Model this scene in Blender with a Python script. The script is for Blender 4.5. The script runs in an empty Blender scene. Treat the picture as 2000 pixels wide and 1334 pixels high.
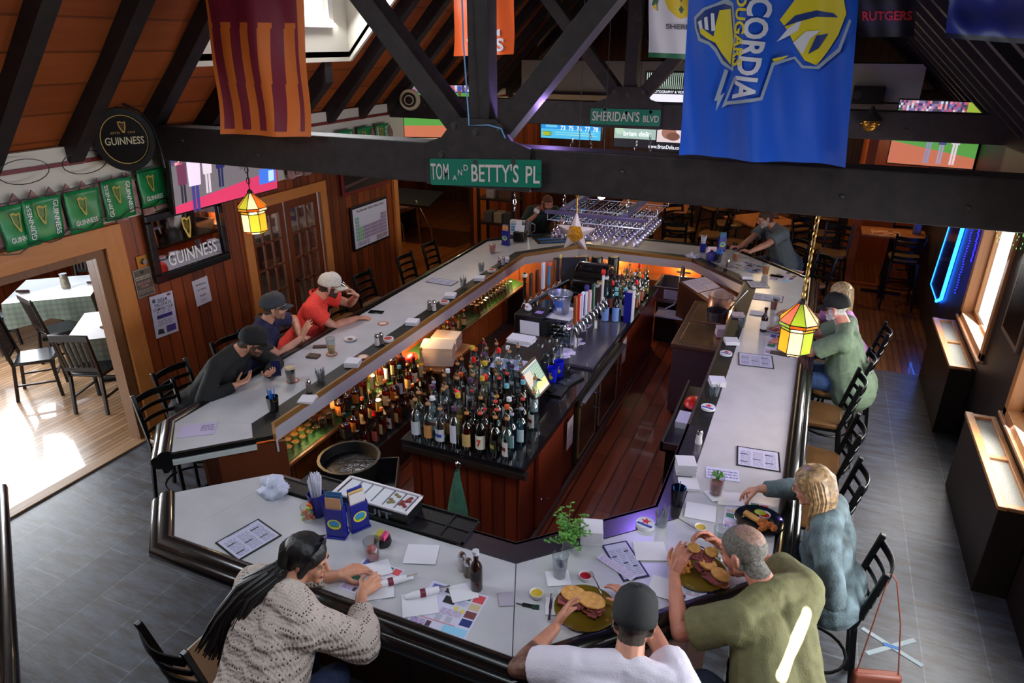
import bpy, math, random
from mathutils import Vector, Matrix, noise
random.seed(7)
V = Vector
PI = math.pi
sc = bpy.context.scene
# ---------------------------------------------------------------- camera, world, sun, exposure
CH = 3.9
TH = math.atan(582/1340); YAW = math.atan(637/(1340/math.cos(TH)))
FW = V((-math.sin(YAW)*math.cos(TH), math.cos(YAW)*math.cos(TH), -math.sin(TH)))
RT = V((math.cos(YAW), math.sin(YAW), 0)); UP = RT.cross(FW)
cam = bpy.data.cameras.new('camera'); cam.sensor_width = 36; cam.lens = 1340/2000*36
cam.clip_start = .02; cam.clip_end = 200
camo = bpy.data.objects.new('camera', cam); sc.collection.objects.link(camo)
camo.matrix_world = Matrix(((RT.x, UP.x, -FW.x, 0), (RT.y, UP.y, -FW.y, 0), (RT.z, UP.z, -FW.z, CH), (0, 0, 0, 1)))
sc.camera = camo
cam.dof.use_dof = False
sc.view_settings.view_transform = 'Standard'; sc.view_settings.look = 'None'
sc.view_settings.gamma = 1; sc.view_settings.use_curve_mapping = False
sc.view_settings.exposure = 0.25
w = bpy.data.worlds.new('daylight'); sc.world = w; w.use_nodes = True
w.node_tree.nodes['Background'].inputs[0].default_value = (.80, .90, 1.0, 1)
w.node_tree.nodes['Background'].inputs[1].default_value = 3.0

def area(name, loc, target, sx, sy, power, col=(1, 1, 1), spread=180):
    l = bpy.data.lights.new(name, 'AREA'); l.shape = 'RECTANGLE'; l.size = sx; l.size_y = sy
    l.energy = power; l.color = col; l.spread = math.radians(spread)
    o = bpy.data.objects.new(name, l); sc.collection.objects.link(o); o.location = loc
    o.rotation_euler = (V(target)-V(loc)).to_track_quat('-Z', 'Y').to_euler(); return o
def point(name, loc, power, col, r=.03):
    l = bpy.data.lights.new(name, 'POINT'); l.energy = power; l.color = col; l.shadow_soft_size = r
    o = bpy.data.objects.new(name, l); sc.collection.objects.link(o); o.location = loc; return o
# daylight at the windows and the dormer, plus two added overhead lamps
area('window_daylight', (1.80, 8.35, 1.55), (-1, 7.6, .6), 1.1, 1.3, 45, (1, .97, .93))
area('window_daylight', (1.80, 5.75, 1.55), (-1, 4.6, .6), 1.1, 1.3, 55, (1, .97, .93))
area('window_daylight', (1.80, 3.1, 1.75), (-1.0, 2.4, .9), 1.1, 1.5, 60, (.96, .98, 1))
area('window_daylight', (-9.6, 3.6, 1.5), (-6, 3.2, .2), 3.6, 1.3, 190, (.92, .96, 1))
area('roof_daylight', (-5.45, 6.6, 4.3), (-2, 6.0, 1.0), 1.6, .9, 80, (.95, .97, 1))
area('roof_daylight', (-5.2, 1.9, 4.5), (-2.2, 3.0, 1), 1.5, .9, 45, (.86, .93, 1))  # added daylight fill over the near bar, no dormer stands here
area('roof_daylight', (.5, 1.2, 5.2), (-1.4, 3.2, 1), 1.6, 1.0, 42, (.86, .93, 1))  # second added overhead fill, window side, also without a dormer
# ---------------------------------------------------------------- pixel of the photograph -> point on a known plane
def ray(x, y): return FW*1340 + RT*(x-1000) - UP*(y-667)
def at(x, y, z):
    d = ray(x, y); p = d*((z-CH)/d.z); return V((p.x, p.y, z))
def atX(x, y, X):
    d = ray(x, y); p = d*(X/d.x); return V((X, p.y, p.z+CH))
def atY(x, y, Y):
    d = ray(x, y); p = d*(Y/d.y); return V((p.x, Y, p.z+CH))
# ---------------------------------------------------------------- materials
def lin(c): return tuple((x/12.92 if x <= .04045 else ((x+.055)/1.055)**2.4) for x in c[:3])
MATS = {}
def pbr(name):
    m = bpy.data.materials.new(name); m.use_nodes = True
    return m, m.node_tree.nodes, m.node_tree.links, m.node_tree.nodes['Principled BSDF']
def M(name, c=None, rough=.5, metal=0, emit=0, spec=.5, noise_=0, nscale=20, bump=0, bscale=60, coat=0):
    if name in MATS: return MATS[name]
    m, N, L, P = pbr(name); c = lin(c)
    P.inputs['Base Color'].default_value = (*c, 1); P.inputs['Roughness'].default_value = rough
    P.inputs['Metallic'].default_value = metal; P.inputs['Specular IOR Level'].default_value = spec
    P.inputs['Coat Weight'].default_value = coat
    if emit: P.inputs['Emission Color'].default_value = (*c, 1); P.inputs['Emission Strength'].default_value = emit
    if noise_ or bump:
        tc = N.new('ShaderNodeTexCoord'); nt = N.new('ShaderNodeTexNoise'); nt.inputs['Scale'].default_value = nscale
        nt.inputs['Detail'].default_value = 5; L.new(tc.outputs['Object'], nt.inputs['Vector'])
        if noise_:
            mx = N.new('ShaderNodeMix'); mx.data_type = 'RGBA'
            mx.inputs['A'].default_value = (*[x*(1-noise_) for x in c], 1); mx.inputs['B'].default_value = (*[min(1, x*(1+noise_)) for x in c], 1)
            mr = N.new('ShaderNodeMapRange'); mr.inputs[1].default_value = .36; mr.inputs[2].default_value = .64; L.new(nt.outputs['Fac'], mr.inputs[0])
            L.new(mr.outputs[0], mx.inputs['Factor']); L.new(mx.outputs['Result'], P.inputs['Base Color'])
        if bump:
            n2 = N.new('ShaderNodeTexNoise'); n2.inputs['Scale'].default_value = bscale; L.new(tc.outputs['Object'], n2.inputs['Vector'])
            b = N.new('ShaderNodeBump'); b.inputs['Strength'].default_value = bump; b.inputs['Distance'].default_value = .01
            L.new(n2.outputs['Fac'], b.inputs['Height']); L.new(b.outputs['Normal'], P.inputs['Normal'])
    MATS[name] = m; return m
def glow(name, c, s):
    if name in MATS: return MATS[name]
    m, N, L, P = pbr(name); N.remove(P); e = N.new('ShaderNodeEmission')
    e.inputs[0].default_value = (*lin(c), 1); e.inputs[1].default_value = s
    L.new(e.outputs[0], N['Material Output'].inputs[0]); MATS[name] = m; return m
def glass(name, c=(1, 1, 1), clear=.8, rough=.02):
    "thin glass: tinted see-through mixed with a mirror layer by angle"
    if name in MATS: return MATS[name]
    m, N, L, P = pbr(name); N.remove(P)
    t = N.new('ShaderNodeBsdfTransparent'); t.inputs[0].default_value = (*lin(c), 1)
    g = N.new('ShaderNodeBsdfGlossy'); g.inputs['Roughness'].default_value = rough
    lw = N.new('ShaderNodeLayerWeight'); lw.inputs[0].default_value = .28
    r = N.new('ShaderNodeMapRange'); r.inputs[3].default_value = 1-clear-.12 if clear < .85 else .05; r.inputs[4].default_value = .5
    L.new(lw.outputs['Facing'], r.inputs[0]); mx = N.new('ShaderNodeMixShader')
    L.new(r.outputs[0], mx.inputs[0]); L.new(t.outputs[0], mx.inputs[1]); L.new(g.outputs[0], mx.inputs[2])
    L.new(mx.outputs[0], N['Material Output'].inputs[0]); MATS[name] = m; return m
def wood(name, c1, c2, axis='Z', plank=.14, across='Y', rough=.45, seam=.35, gs=6, length=0, coat=0):
    "boards running along axis, laid side by side along across"
    if name in MATS: return MATS[name]
    m, N, L, P = pbr(name); tc = N.new('ShaderNodeTexCoord'); sp = N.new('ShaderNodeSeparateXYZ')
    L.new(tc.outputs['Object'], sp.inputs[0])
    def mth(op, a, b=None):
        n = N.new('ShaderNodeMath'); n.operation = op
        for i, v in enumerate((a, b)):
            if v is None: continue
            if isinstance(v, (int, float)): n.inputs[i].default_value = v
            else: L.new(v, n.inputs[i])
        return n.outputs[0]
    d = mth('DIVIDE', sp.outputs[across], plank); cell = mth('FLOOR', d); fr = mth('FRACT', d)
    al = sp.outputs[axis]
    wn = N.new('ShaderNodeTexWhiteNoise'); wn.noise_dimensions = '2D'; cx = N.new('ShaderNodeCombineXYZ')
    L.new(cell, cx.inputs[0]); 
    e = mth('MULTIPLY', mth('ABSOLUTE', mth('SUBTRACT', fr, .5)), 2)
    edge = mth('GREATER_THAN', e, 1-.018/plank if plank > .05 else .9)
    if length:
        wo = N.new('ShaderNodeTexWhiteNoise'); wo.noise_dimensions = '1D'; L.new(cell, wo.inputs['W'])
        ll = mth('ADD', mth('DIVIDE', al, length), wo.outputs['Value']); L.new(mth('FLOOR', ll), cx.inputs[1])
        f2 = mth('FRACT', ll); edge = mth('MAXIMUM', edge, mth('LESS_THAN', f2, .008/length))
    L.new(cx.outputs[0], wn.inputs['Vector'])
    mp = N.new('ShaderNodeMapping'); L.new(tc.outputs['Object'], mp.inputs[0])
    s = {'X': 0, 'Y': 1, 'Z': 2}; sv = [gs*4]*3; sv[s[axis]] = gs*.35; mp.inputs['Scale'].default_value = sv
    L.new(cx.outputs[0], mp.inputs['Location'])
    nt = N.new('ShaderNodeTexNoise'); nt.inputs['Scale'].default_value = 1; nt.inputs['Detail'].default_value = 6; nt.inputs['Distortion'].default_value = .6
    L.new(mp.outputs[0], nt.inputs['Vector'])
    f = mth('ADD', mth('MULTIPLY', wn.outputs['Value'], .55), mth('MULTIPLY', nt.outputs['Fac'], .7))
    f = mth('SUBTRACT', f, .12)
    mx = N.new('ShaderNodeMix'); mx.data_type = 'RGBA'; mx.inputs['A'].default_value = (*lin(c1), 1); mx.inputs['B'].default_value = (*lin(c2), 1)
    L.new(f, mx.inputs['Factor'])
    m2 = N.new('ShaderNodeMix'); m2.data_type = 'RGBA'; m2.blend_type = 'MULTIPLY'; L.new(mx.outputs['Result'], m2.inputs['A'])
    m2.inputs['B'].default_value = (1-seam-.3, 1-seam-.3, 1-seam-.3, 1) if seam < .7 else (.1, .1, .1, 1); L.new(edge, m2.inputs['Factor'])
    L.new(m2.outputs['Result'], P.inputs['Base Color']); P.inputs['Roughness'].default_value = rough; P.inputs['Coat Weight'].default_value = coat
    b = N.new('ShaderNodeBump'); b.inputs['Strength'].default_value = .25; b.inputs['Distance'].default_value = .01
    L.new(mth('SUBTRACT', nt.outputs['Fac'], edge), b.inputs['Height']); L.new(b.outputs['Normal'], P.inputs['Normal'])
    MATS[name] = m; return m
def paint(name='printed_paper', rough=.55, emit=0):
    if name in MATS: return MATS[name]
    m, N, L, P = pbr(name); a = N.new('ShaderNodeVertexColor'); a.layer_name = 'Col'
    L.new(a.outputs[0], P.inputs['Base Color']); P.inputs['Roughness'].default_value = rough
    if emit:
        L.new(a.outputs[0], P.inputs['Emission Color']); P.inputs['Emission Strength'].default_value = emit
        P.inputs['Base Color'].default_value = (0, 0, 0, 1)
    MATS[name] = m; return m
# ---------------------------------------------------------------- mesh building
class MB:
    def __init__(s): s.v = []; s.f = []; s.mi = []; s.cm = 0
    def add(s, v, f):
        n = len(s.v); s.v += [tuple(x) for x in v]; s.f += [[i+n for i in q] for q in f]; s.mi += [s.cm]*len(f); return s
    def box(s, x0, y0, z0, x1, y1, z1):
        v = [(x, y, z) for z in (z0, z1) for y in (y0, y1) for x in (x0, x1)]
        return s.add(v, [(0, 2, 3, 1), (4, 5, 7, 6), (0, 1, 5, 4), (2, 6, 7, 3), (0, 4, 6, 2), (1, 3, 7, 5)])
    def obox(s, c, dims, rz=0, R=None):
        R = R or Matrix.Rotation(rz, 3, 'Z'); h = V(dims)/2; c = V(c)
        v = [c+R@V((x*h.x, y*h.y, z*h.z)) for z in (-1, 1) for y in (-1, 1) for x in (-1, 1)]
        return s.add(v, [(0, 2, 3, 1), (4, 5, 7, 6), (0, 1, 5, 4), (2, 6, 7, 3), (0, 4, 6, 2), (1, 3, 7, 5)])
    def bar(s, p0, p1, wx, wy, up=(0, 0, 1)):
        "square bar from p0 to p1"
        p0, p1 = V(p0), V(p1); d = (p1-p0); z = d.normalized(); u = V(up)
        if abs(z.dot(u)) > .97: u = V((0, 1, 0))
        x = u.cross(z).normalized(); y = z.cross(x)
        R = Matrix((x, y, z)).transposed(); return s.obox((p0+p1)/2, (wx, wy, d.length), R=R)
    def cyl(s, p0, p1, r0, r1=None, n=12, caps=True):
        return s.tube([p0, p1], [r0, r0 if r1 is None else r1], n, caps)
    def tube(s, pts, r, n=8, caps=True, closed=False):
        pts = [V(p) for p in pts]; k = len(pts); rr = r if isinstance(r, (list, tuple)) else [r]*k
        vs = []; u = None
        for i, p in enumerate(pts):
            if closed: t = (pts[(i+1) % k]-pts[i-1])
            else: t = pts[min(i+1, k-1)]-pts[max(i-1, 0)]
            t = t.normalized() if t.length else V((0, 0, 1))
            if u is None: u = t.orthogonal().normalized()
            else:
                u = (u-t*u.dot(t)); u = u.normalized() if u.length > 1e-6 else t.orthogonal().normalized()
            w_ = t.cross(u)
            for j in range(n):
                a = 2*PI*j/n; vs.append(p+(u*math.cos(a)+w_*math.sin(a))*rr[i])
        fs = [(i*n+j, i*n+(j+1) % n, (i+1)*n+(j+1) % n, (i+1)*n+j) for i in range(k-1) for j in range(n)]
        if closed: fs += [((k-1)*n+j, (k-1)*n+(j+1) % n, (j+1) % n, j) for j in range(n)]
        elif caps: fs += [tuple(range(n))[::-1], tuple(range((k-1)*n, k*n))]
        return s.add(vs, fs)
    def lathe(s, prof, c=(0, 0, 0), n=16, sx=1, sy=1, a0=0):
        vs = []; c = V(c)
        for r, z in prof:
            for j in range(n):
                a = 2*PI*j/n+a0; vs.append((c.x+r*sx*math.cos(a), c.y+r*sy*math.sin(a), c.z+z))
        k = len(prof); fs = [(i*n+j, i*n+(j+1) % n, (i+1)*n+(j+1) % n, (i+1)*n+j) for i in range(k-1) for j in range(n)]
        if prof[0][0] > 1e-5: fs.append(tuple(range(n))[::-1])
        if prof[-1][0] > 1e-5: fs.append(tuple(range((k-1)*n, k*n)))
        return s.add(vs, fs)
    def open_lathe(s, prof, c=(0, 0, 0), n=16):
        vs = []; c = V(c)
        for r, z in prof:
            for j in range(n):
                a = 2*PI*j/n; vs.append((c.x+r*math.cos(a), c.y+r*math.sin(a), c.z+z))
        k = len(prof)
        return s.add(vs, [(i*n+j, i*n+(j+1) % n, (i+1)*n+(j+1) % n, (i+1)*n+j) for i in range(k-1) for j in range(n)])
    def prism(s, poly, z0, z1):
        n = len(poly); v = [(x, y, z0) for x, y in poly]+[(x, y, z1) for x, y in poly]
        return s.add(v, [tuple(range(n))[::-1], tuple(range(n, 2*n))]+[(i, (i+1) % n, n+(i+1) % n, n+i) for i in range(n)])
    def slab(s, poly3, nrm):
        "planar polygon given thickness vector nrm"
        n = len(poly3); nr = V(nrm); v = [V(p) for p in poly3]+[V(p)+nr for p in poly3]
        return s.add(v, [tuple(range(n))[::-1], tuple(range(n, 2*n))]+[(i, (i+1) % n, n+(i+1) % n, n+i) for i in range(n)])
    def sph(s, c, r, n=12, m=8, R=None):
        if isinstance(r, (int, float)): r = (r, r, r)
        c = V(c); v = [c+(R@V((0, 0, -r[2])) if R else V((0, 0, -r[2])))]
        for i in range(1, m):
            t = -PI/2+PI*i/m
            for j in range(n):
                a = 2*PI*j/n; p = V((r[0]*math.cos(t)*math.cos(a), r[1]*math.cos(t)*math.sin(a), r[2]*math.sin(t)))
                v.append(c+(R@p if R else p))
        v.append(c+(R@V((0, 0, r[2])) if R else V((0, 0, r[2])))); l = len(v)-1
        f = [(0, 1+(j+1) % n, 1+j) for j in range(n)]
        f += [(1+i*n+j, 1+i*n+(j+1) % n, 1+(i+1)*n+(j+1) % n, 1+(i+1)*n+j) for i in range(m-2) for j in range(n)]
        f += [(l, 1+(m-2)*n+j, 1+(m-2)*n+(j+1) % n) for j in range(n)]
        return s.add(v, f)
    def cap(s, p0, p1, r0, r1=None, n=12):
        "capsule with round ends"
        r1 = r0 if r1 is None else r1; p0, p1 = V(p0), V(p1); d = p1-p0
        t = d.normalized() if d.length > 1e-6 else V((0, 0, 1)); pts, rr = [], []
        for k in (-.98, -.8, -.45, 0): pts.append(p0+t*r0*k); rr.append(r0*math.sqrt(1-k*k))
        for k in (0, .45, .8, .98): pts.append(p1+t*r1*k); rr.append(r1*math.sqrt(1-k*k))
        return s.tube(pts, rr, n)
    def sweep(s, path, prof, closed=False):
        "profile (outward, z) swept with mitres along a level path; outward is to the right of travel"
        k = len(path); n = len(prof); vs = []
        for i in range(k):
            p = V(path[i]).to_2d() if len(path[i]) == 3 else V(path[i])
            a = V(path[i-1][:2]) if (i or closed) else None; b = V(path[(i+1) % k][:2]) if (i < k-1 or closed) else None
            d1 = (p-a).normalized() if a is not None else (b-p).normalized()
            d2 = (b-p).normalized() if b is not None else d1
            n1 = V((d1.y, -d1.x)); n2 = V((d2.y, -d2.x)); mm = (n1+n2).normalized(); mm /= max(.3, mm.dot(n1))
            for o, z in prof: vs.append((p.x+mm.x*o, p.y+mm.y*o, z))
        e = k if closed else k-1
        fs = [(i*n+j, ((i+1) % k)*n+j, ((i+1) % k)*n+(j+1) % n, i*n+(j+1) % n) for i in range(e) for j in range(n)]
        if not closed: fs += [tuple(range(n)), tuple(range((k-1)*n, k*n))[::-1]]
        return s.add(vs, fs)
    def build(s, name, mat, parent=None, smooth=True, bevel=0, ang=38, uv=None):
        me = bpy.data.meshes.new(name); me.from_pydata(s.v, [], s.f); me.update()
        for m_ in (mat if isinstance(mat, (list, tuple)) else [mat]): me.materials.append(m_)
        if any(s.mi): me.polygons.foreach_set('material_index', s.mi)
        if smooth:
            me.polygons.foreach_set('use_smooth', [True]*len(me.polygons)); me.set_sharp_from_angle(angle=math.radians(ang))
        o = bpy.data.objects.new(name, me); sc.collection.objects.link(o)
        if parent: o.parent = parent
        if bevel:
            b = o.modifiers.new('bevel', 'BEVEL'); b.width = bevel; b.segments = 2; b.limit_method = 'ANGLE'
        return o
def tag(o, label=None, cat=None, group=None, kind=None):
    if label: o['label'] = label
    if cat: o['category'] = cat
    if group: o['group'] = group
    if kind: o['kind'] = kind
    return o
def struct(o): o['kind'] = 'structure'; return o
def thing(name, label, cat, loc=(0, 0, 0), rz=0, group=None):
    o = bpy.data.objects.new(name, None); sc.collection.objects.link(o); o.empty_display_size = .1
    o.location = loc; o.rotation_euler = (0, 0, rz); return tag(o, label, cat, group)
def one(mb, name, mat, label, cat, loc=(0, 0, 0), rz=0, group=None, **k):
    o = mb.build(name, mat, **k); o.location = loc; o.rotation_euler = (0, 0, rz); return tag(o, label, cat, group)
def dup(root, loc, rz=None, label=None, group=None, scale=None):
    r = root.copy(); sc.collection.objects.link(r); r.location = loc
    if rz is not None: r.rotation_euler = (0, 0, rz)
    if scale: r.scale = scale if isinstance(scale, tuple) else (scale,)*3
    if label: r['label'] = label
    if group: r['group'] = group
    for ch in list(root.children):
        c = ch.copy(); sc.collection.objects.link(c); c.parent = r
        for g in list(ch.children):
            d = g.copy(); sc.collection.objects.link(d); d.parent = c
    return r
def flatmesh(name, polys, mat, parent=None, back=0):
    "polys: list of (list of points, colour); printed artwork with its own colours per face"
    v, f, cols = [], [], []
    for pts, c in polys:
        n = len(v); v += [tuple(p) for p in pts]; f.append(list(range(n, n+len(pts)))); cols.append((*lin(c), 1))
    me = bpy.data.meshes.new(name); me.from_pydata(v, [], f); me.update(); me.materials.append(mat)
    at_ = me.color_attributes.new('Col', 'FLOAT_COLOR', 'CORNER'); d = []
    for p, c in zip(me.polygons, cols): d += list(c)*len(p.vertices)
    at_.data.foreach_set('color', d)
    o = bpy.data.objects.new(name, me); sc.collection.objects.link(o)
    if parent: o.parent = parent
    return o
def canvas(name, parent, o, xd, yd, w, h, items, base=None, thick=.002, mat=None, step=.00012):
    "a printed sheet: lower-left corner o, directions xd and yd; items in 0..1 coordinates"
    o, xd, yd = V(o), V(xd).normalized(), V(yd).normalized(); n = xd.cross(yd); P_ = []
    def pt(u, v, k): return o+xd*u*w+yd*v*h+n*(k*step)
    if base:
        q = [pt(0, 0, 0), pt(1, 0, 0), pt(1, 1, 0), pt(0, 1, 0)]; b = [p-n*thick for p in q]
        P_.append((q, base)); P_.append((b[::-1], base))
        for i in range(4): P_.append(([q[i], b[i], b[(i+1) % 4], q[(i+1) % 4]], base))
    for k, it in enumerate(items):
        k += 1; t = it[0]
        if t == 'r': P_.append(([pt(it[1], it[2], k), pt(it[3], it[2], k), pt(it[3], it[4], k), pt(it[1], it[4], k)], it[5]))
        elif t == 'p': P_.append(([pt(u, v, k) for u, v in it[1]], it[2]))
        elif t == 'e': P_.append(([pt(it[1]+it[4]*math.cos(a*PI/8), it[2]+it[5]*math.sin(a*PI/8), k) for a in range(16)], it[6]))
        elif t == 't':
            _, u0, v0, u1, v1, rows, c = it; rs = random.Random(rows*7+int(u0*99)); hh = (v1-v0)/rows
            for r in range(rows):
                u = u0
                while u < u1-.01:
                    L_ = min(u1-u, rs.uniform(.04, .14)); P_.append(([pt(u, v0+hh*(r+.3), k), pt(u+L_, v0+hh*(r+.3), k), pt(u+L_, v0+hh*(r+.72), k), pt(u, v0+hh*(r+.72), k)], c))
                    u += L_+.022
        elif t == 'n':
            _, u0, v0, u1, v1, nx, ny, cols, seed = it; rs = random.Random(seed)
            for i in range(nx):
                for j in range(ny):
                    a, b = u0+(u1-u0)*i/nx, v0+(v1-v0)*j/ny
                    P_.append(([pt(a, b, k), pt(a+(u1-u0)/nx, b, k), pt(a+(u1-u0)/nx, b+(v1-v0)/ny, k), pt(a, b+(v1-v0)/ny, k)], rs.choice(cols)))
    return flatmesh(name, P_, mat or paint(), parent)
def text_geo(s, bold=0):
    cu = bpy.data.curves.new('lettering', 'FONT'); cu.body = s; cu.resolution_u = 3; cu.offset = bold
    ob = bpy.data.objects.new('lettering', cu); sc.collection.objects.link(ob)
    me = bpy.data.meshes.new_from_object(ob.evaluated_get(bpy.context.evaluated_depsgraph_get()))
    bpy.data.objects.remove(ob); bpy.data.curves.remove(cu)
    v = [x.co.copy() for x in me.vertices]; f = [list(p.vertices) for p in me.polygons]; bpy.data.meshes.remove(me)
    if not v: return [(0, 0)], []
    x0, x1 = min(p.x for p in v), max(p.x for p in v); y0, y1 = min(p.y for p in v), max(p.y for p in v)
    return [((p.x-x0)/max(1e-6, x1-x0), (p.y-y0)/max(1e-6, y1-y0)) for p in v], f
def letters(name, s, mat, parent, c, xd, yd, w, h, bold=0, off=.002, shear=0):
    "lettering centred at c, fitted to w by h"
    g, f = text_geo(s, bold); c, xd, yd = V(c), V(xd).normalized(), V(yd).normalized(); n = xd.cross(yd).normalized()
    mb = MB(); mb.add([c+xd*((u-.5)*w+shear*(v-.5)*h)+yd*(v-.5)*h+n*off for u, v in g], f)
    return mb.build(name, mat, parent, smooth=False)
# ================================================================ the setting
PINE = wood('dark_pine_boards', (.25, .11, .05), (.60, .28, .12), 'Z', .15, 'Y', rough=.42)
PINEX = wood('dark_pine_boards_across', (.25, .11, .05), (.60, .28, .12), 'Z', .15, 'X', rough=.42)
ORNG = wood('orange_casing', (.62, .36, .15), (.78, .50, .25), 'Z', 5, 'Y', rough=.4, seam=0)
ORNGY = wood('orange_casing_long', (.62, .36, .15), (.78, .50, .25), 'Y', 5, 'Z', rough=.4, seam=0)
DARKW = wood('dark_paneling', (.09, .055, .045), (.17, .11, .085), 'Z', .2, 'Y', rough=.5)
BEAM = M('dark_stained_beam', (.155, .12, .12), .6, noise_=.35, nscale=9, bump=.25, bscale=30)
WHITE = M('cream_wall', (.80, .78, .72), .7); WHITE2 = M('white_trim', (.88, .87, .84), .5)
RED = M('dark_red_trim', (.42, .07, .08), .5)
BLACK = M('black', (.03, .03, .035), .4); CHROME = M('chrome', (.8, .8, .82), .18, 1); STEEL = M('brushed_steel', (.55, .54, .55), .35, 1)
BRASS = M('brass', (.75, .58, .28), .3, 1)
LX, RX = -6.15, 1.85
# floors
def tile_floor():
    m, N, L, P = pbr('slate_blue_floor_tiles'); tc = N.new('ShaderNodeTexCoord'); mp = N.new('ShaderNodeMapping')
    mp.inputs['Rotation'].default_value = (0, 0, PI/2); mp.inputs['Location'].default_value = (0, .02, 0); L.new(tc.outputs['Object'], mp.inputs[0])
    br = N.new('ShaderNodeTexBrick'); br.inputs['Scale'].default_value = 1; br.inputs['Mortar Size'].default_value = .005
    br.inputs['Brick Width'].default_value = .82; br.inputs['Row Height'].default_value = .41
    br.inputs['Color1'].default_value = (*lin((.30, .32, .36)), 1); br.inputs['Color2'].default_value = (*lin((.37, .38, .41)), 1); br.inputs['Mortar'].default_value = (*lin((.47, .48, .50)), 1)
    L.new(mp.outputs[0], br.inputs[0]); nt = N.new('ShaderNodeTexNoise'); nt.inputs['Scale'].default_value = 3.2; nt.inputs['Detail'].default_value = 9; nt.inputs['Roughness'].default_value = .7
    m2 = N.new('ShaderNodeMapping'); m2.inputs['Scale'].default_value = (1, 4, 1); L.new(tc.outputs['Object'], m2.inputs[0]); L.new(m2.outputs[0], nt.inputs['Vector'])
    cr = N.new('ShaderNodeValToRGB'); cr.color_ramp.elements[0].position = .40; cr.color_ramp.elements[0].color = (*lin((.62, .50, .40)), 1)
    cr.color_ramp.elements[1].position = .60; cr.color_ramp.elements[1].color = (*lin((.92, .96, 1)), 1); L.new(nt.outputs['Fac'], cr.inputs[0])
    mx = N.new('ShaderNodeMix'); mx.data_type = 'RGBA'; mx.blend_type = 'MULTIPLY'; mx.inputs['Factor'].default_value = .8
    L.new(br.outputs[0], mx.inputs['A']); L.new(cr.outputs[0], mx.inputs['B']); L.new(mx.outputs['Result'], P.inputs['Base Color'])
    P.inputs['Roughness'].default_value = .38; b = N.new('ShaderNodeBump'); b.inputs['Strength'].default_value = .3; b.inputs['Distance'].default_value = .01
    L.new(nt.outputs['Fac'], b.inputs['Height']); L.new(b.outputs['Normal'], P.inputs['Normal']); return m
struct(MB().box(-6.17, -3, -.1, 2.0, 9.3, 0).build('floor', tile_floor(), smooth=False))
struct(MB().box(-11.2, -1, -.1, -6.17, 9.3, .0).build('floor', wood('dining_floor_boards', (.50, .38, .28), (.72, .58, .44), 'Y', .07, 'X', rough=.26, seam=.1, length=1.2, coat=.5), smooth=False))
struct(MB().box(-11.2, 9.3, -.1, 2.0, 17, 0).build('floor', wood('amber_floor_boards', (.42, .22, .09), (.60, .35, .15), 'Y', .08, 'X', rough=.25, seam=.12, length=1.5, coat=.4), smooth=False))
struct(MB().box(-6.24, 1, 0, -6.1, 4.35, .018).build('trim_1', wood('threshold', (.5, .36, .24), (.6, .46, .32), 'Y', 3, 'X', seam=0), smooth=False, bevel=.006))
pit = [(-3.6, 3.3), (-3.1, 2.95), (-1.3, 2.95), (-.5, 3.75), (-.5, 9.0), (-1.2, 9.8), (-3.2, 9.8), (-3.8, 9.1)]
struct(MB().prism(pit, .0, .012).build('floor', wood('reddish_bar_floor_planks', (.33, .13, .075), (.68, .33, .18), 'Y', .15, 'X', rough=.32, seam=.4, length=1.1, gs=4, coat=.25), smooth=False))
# left wall
def wallbox(y0, y1, z0, z1, m=PINE, x0=LX-.14, x1=LX, n='wall_left'): return struct(MB().box(x0, y0, z0, x1, y1, z1).build(n, m, smooth=False))
wallbox(-3, 1.0, 0, 2.95); wallbox(1.0, 4.30, 2.13, 2.32); wallbox(4.30, 6.15, 0, 2.32); wallbox(6.15, 7.56, 2.12, 2.32); wallbox(7.56, 9.45, 0, 2.32)
wallbox(9.45, 12.3, 2.1, 2.32); wallbox(12.3, 17, 0, 2.32); wallbox(-3, 17, 2.32, 3.06, WHITE)
struct(MB().box(LX, -3, 2.90, LX+.02, 17, 2.935).build('trim_2', RED, smooth=False))
def casing(nm, y0, y1, z1, wd, x=LX, d=.035, m1=ORNG, m2=ORNGY):
    mb = MB().box(x, y0-wd, 0, x+d, y0, z1+wd).box(x, y1, 0, x+d, y1+wd, z1+wd); o = mb.build(nm, m1, smooth=False, bevel=.006); struct(o)
    struct(MB().box(x, y0-.01, z1, x+d+.004, y1+.01, z1+wd).build(nm, m2, smooth=False, bevel=.006))
casing('trim_3', 1.0, 4.30, 2.10, .2)
struct(MB().box(LX-.16, 4.20, 0, LX-.01, 4.302, 2.14).box(LX-.16, 1.0, 2.02, LX-.01, 4.199, 2.12).build('trim_4', wood('jamb_wood', (.36, .22, .12), (.5, .33, .18), 'Z', 4, 'Y', seam=0), smooth=False))
casing('trim_5', 6.18, 7.53, 2.06, .13)
casing('trim_6', 9.45, 12.3, 2.08, .12)
struct(MB().box(LX-.05, 12.28, 0, LX+.13, 12.52, 2.3).build('trim_7', wood('orange_post', (.55, .27, .08), (.74, .40, .14), 'Z', 3, 'Y', seam=0), smooth=False))
struct(MB().box(LX-.13, 9.30, 0, LX+.02, 9.47, 2.1).build('trim_8', wood('orange_post', (0, 0, 0), (0, 0, 0)), smooth=False))
struct(MB().box(LX, 4.5, 0, LX+.02, 6.05, .12).box(LX, 7.66, 0, LX+.02, 9.33, .12).build('baseboard_left', DARKW, smooth=False))
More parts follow.
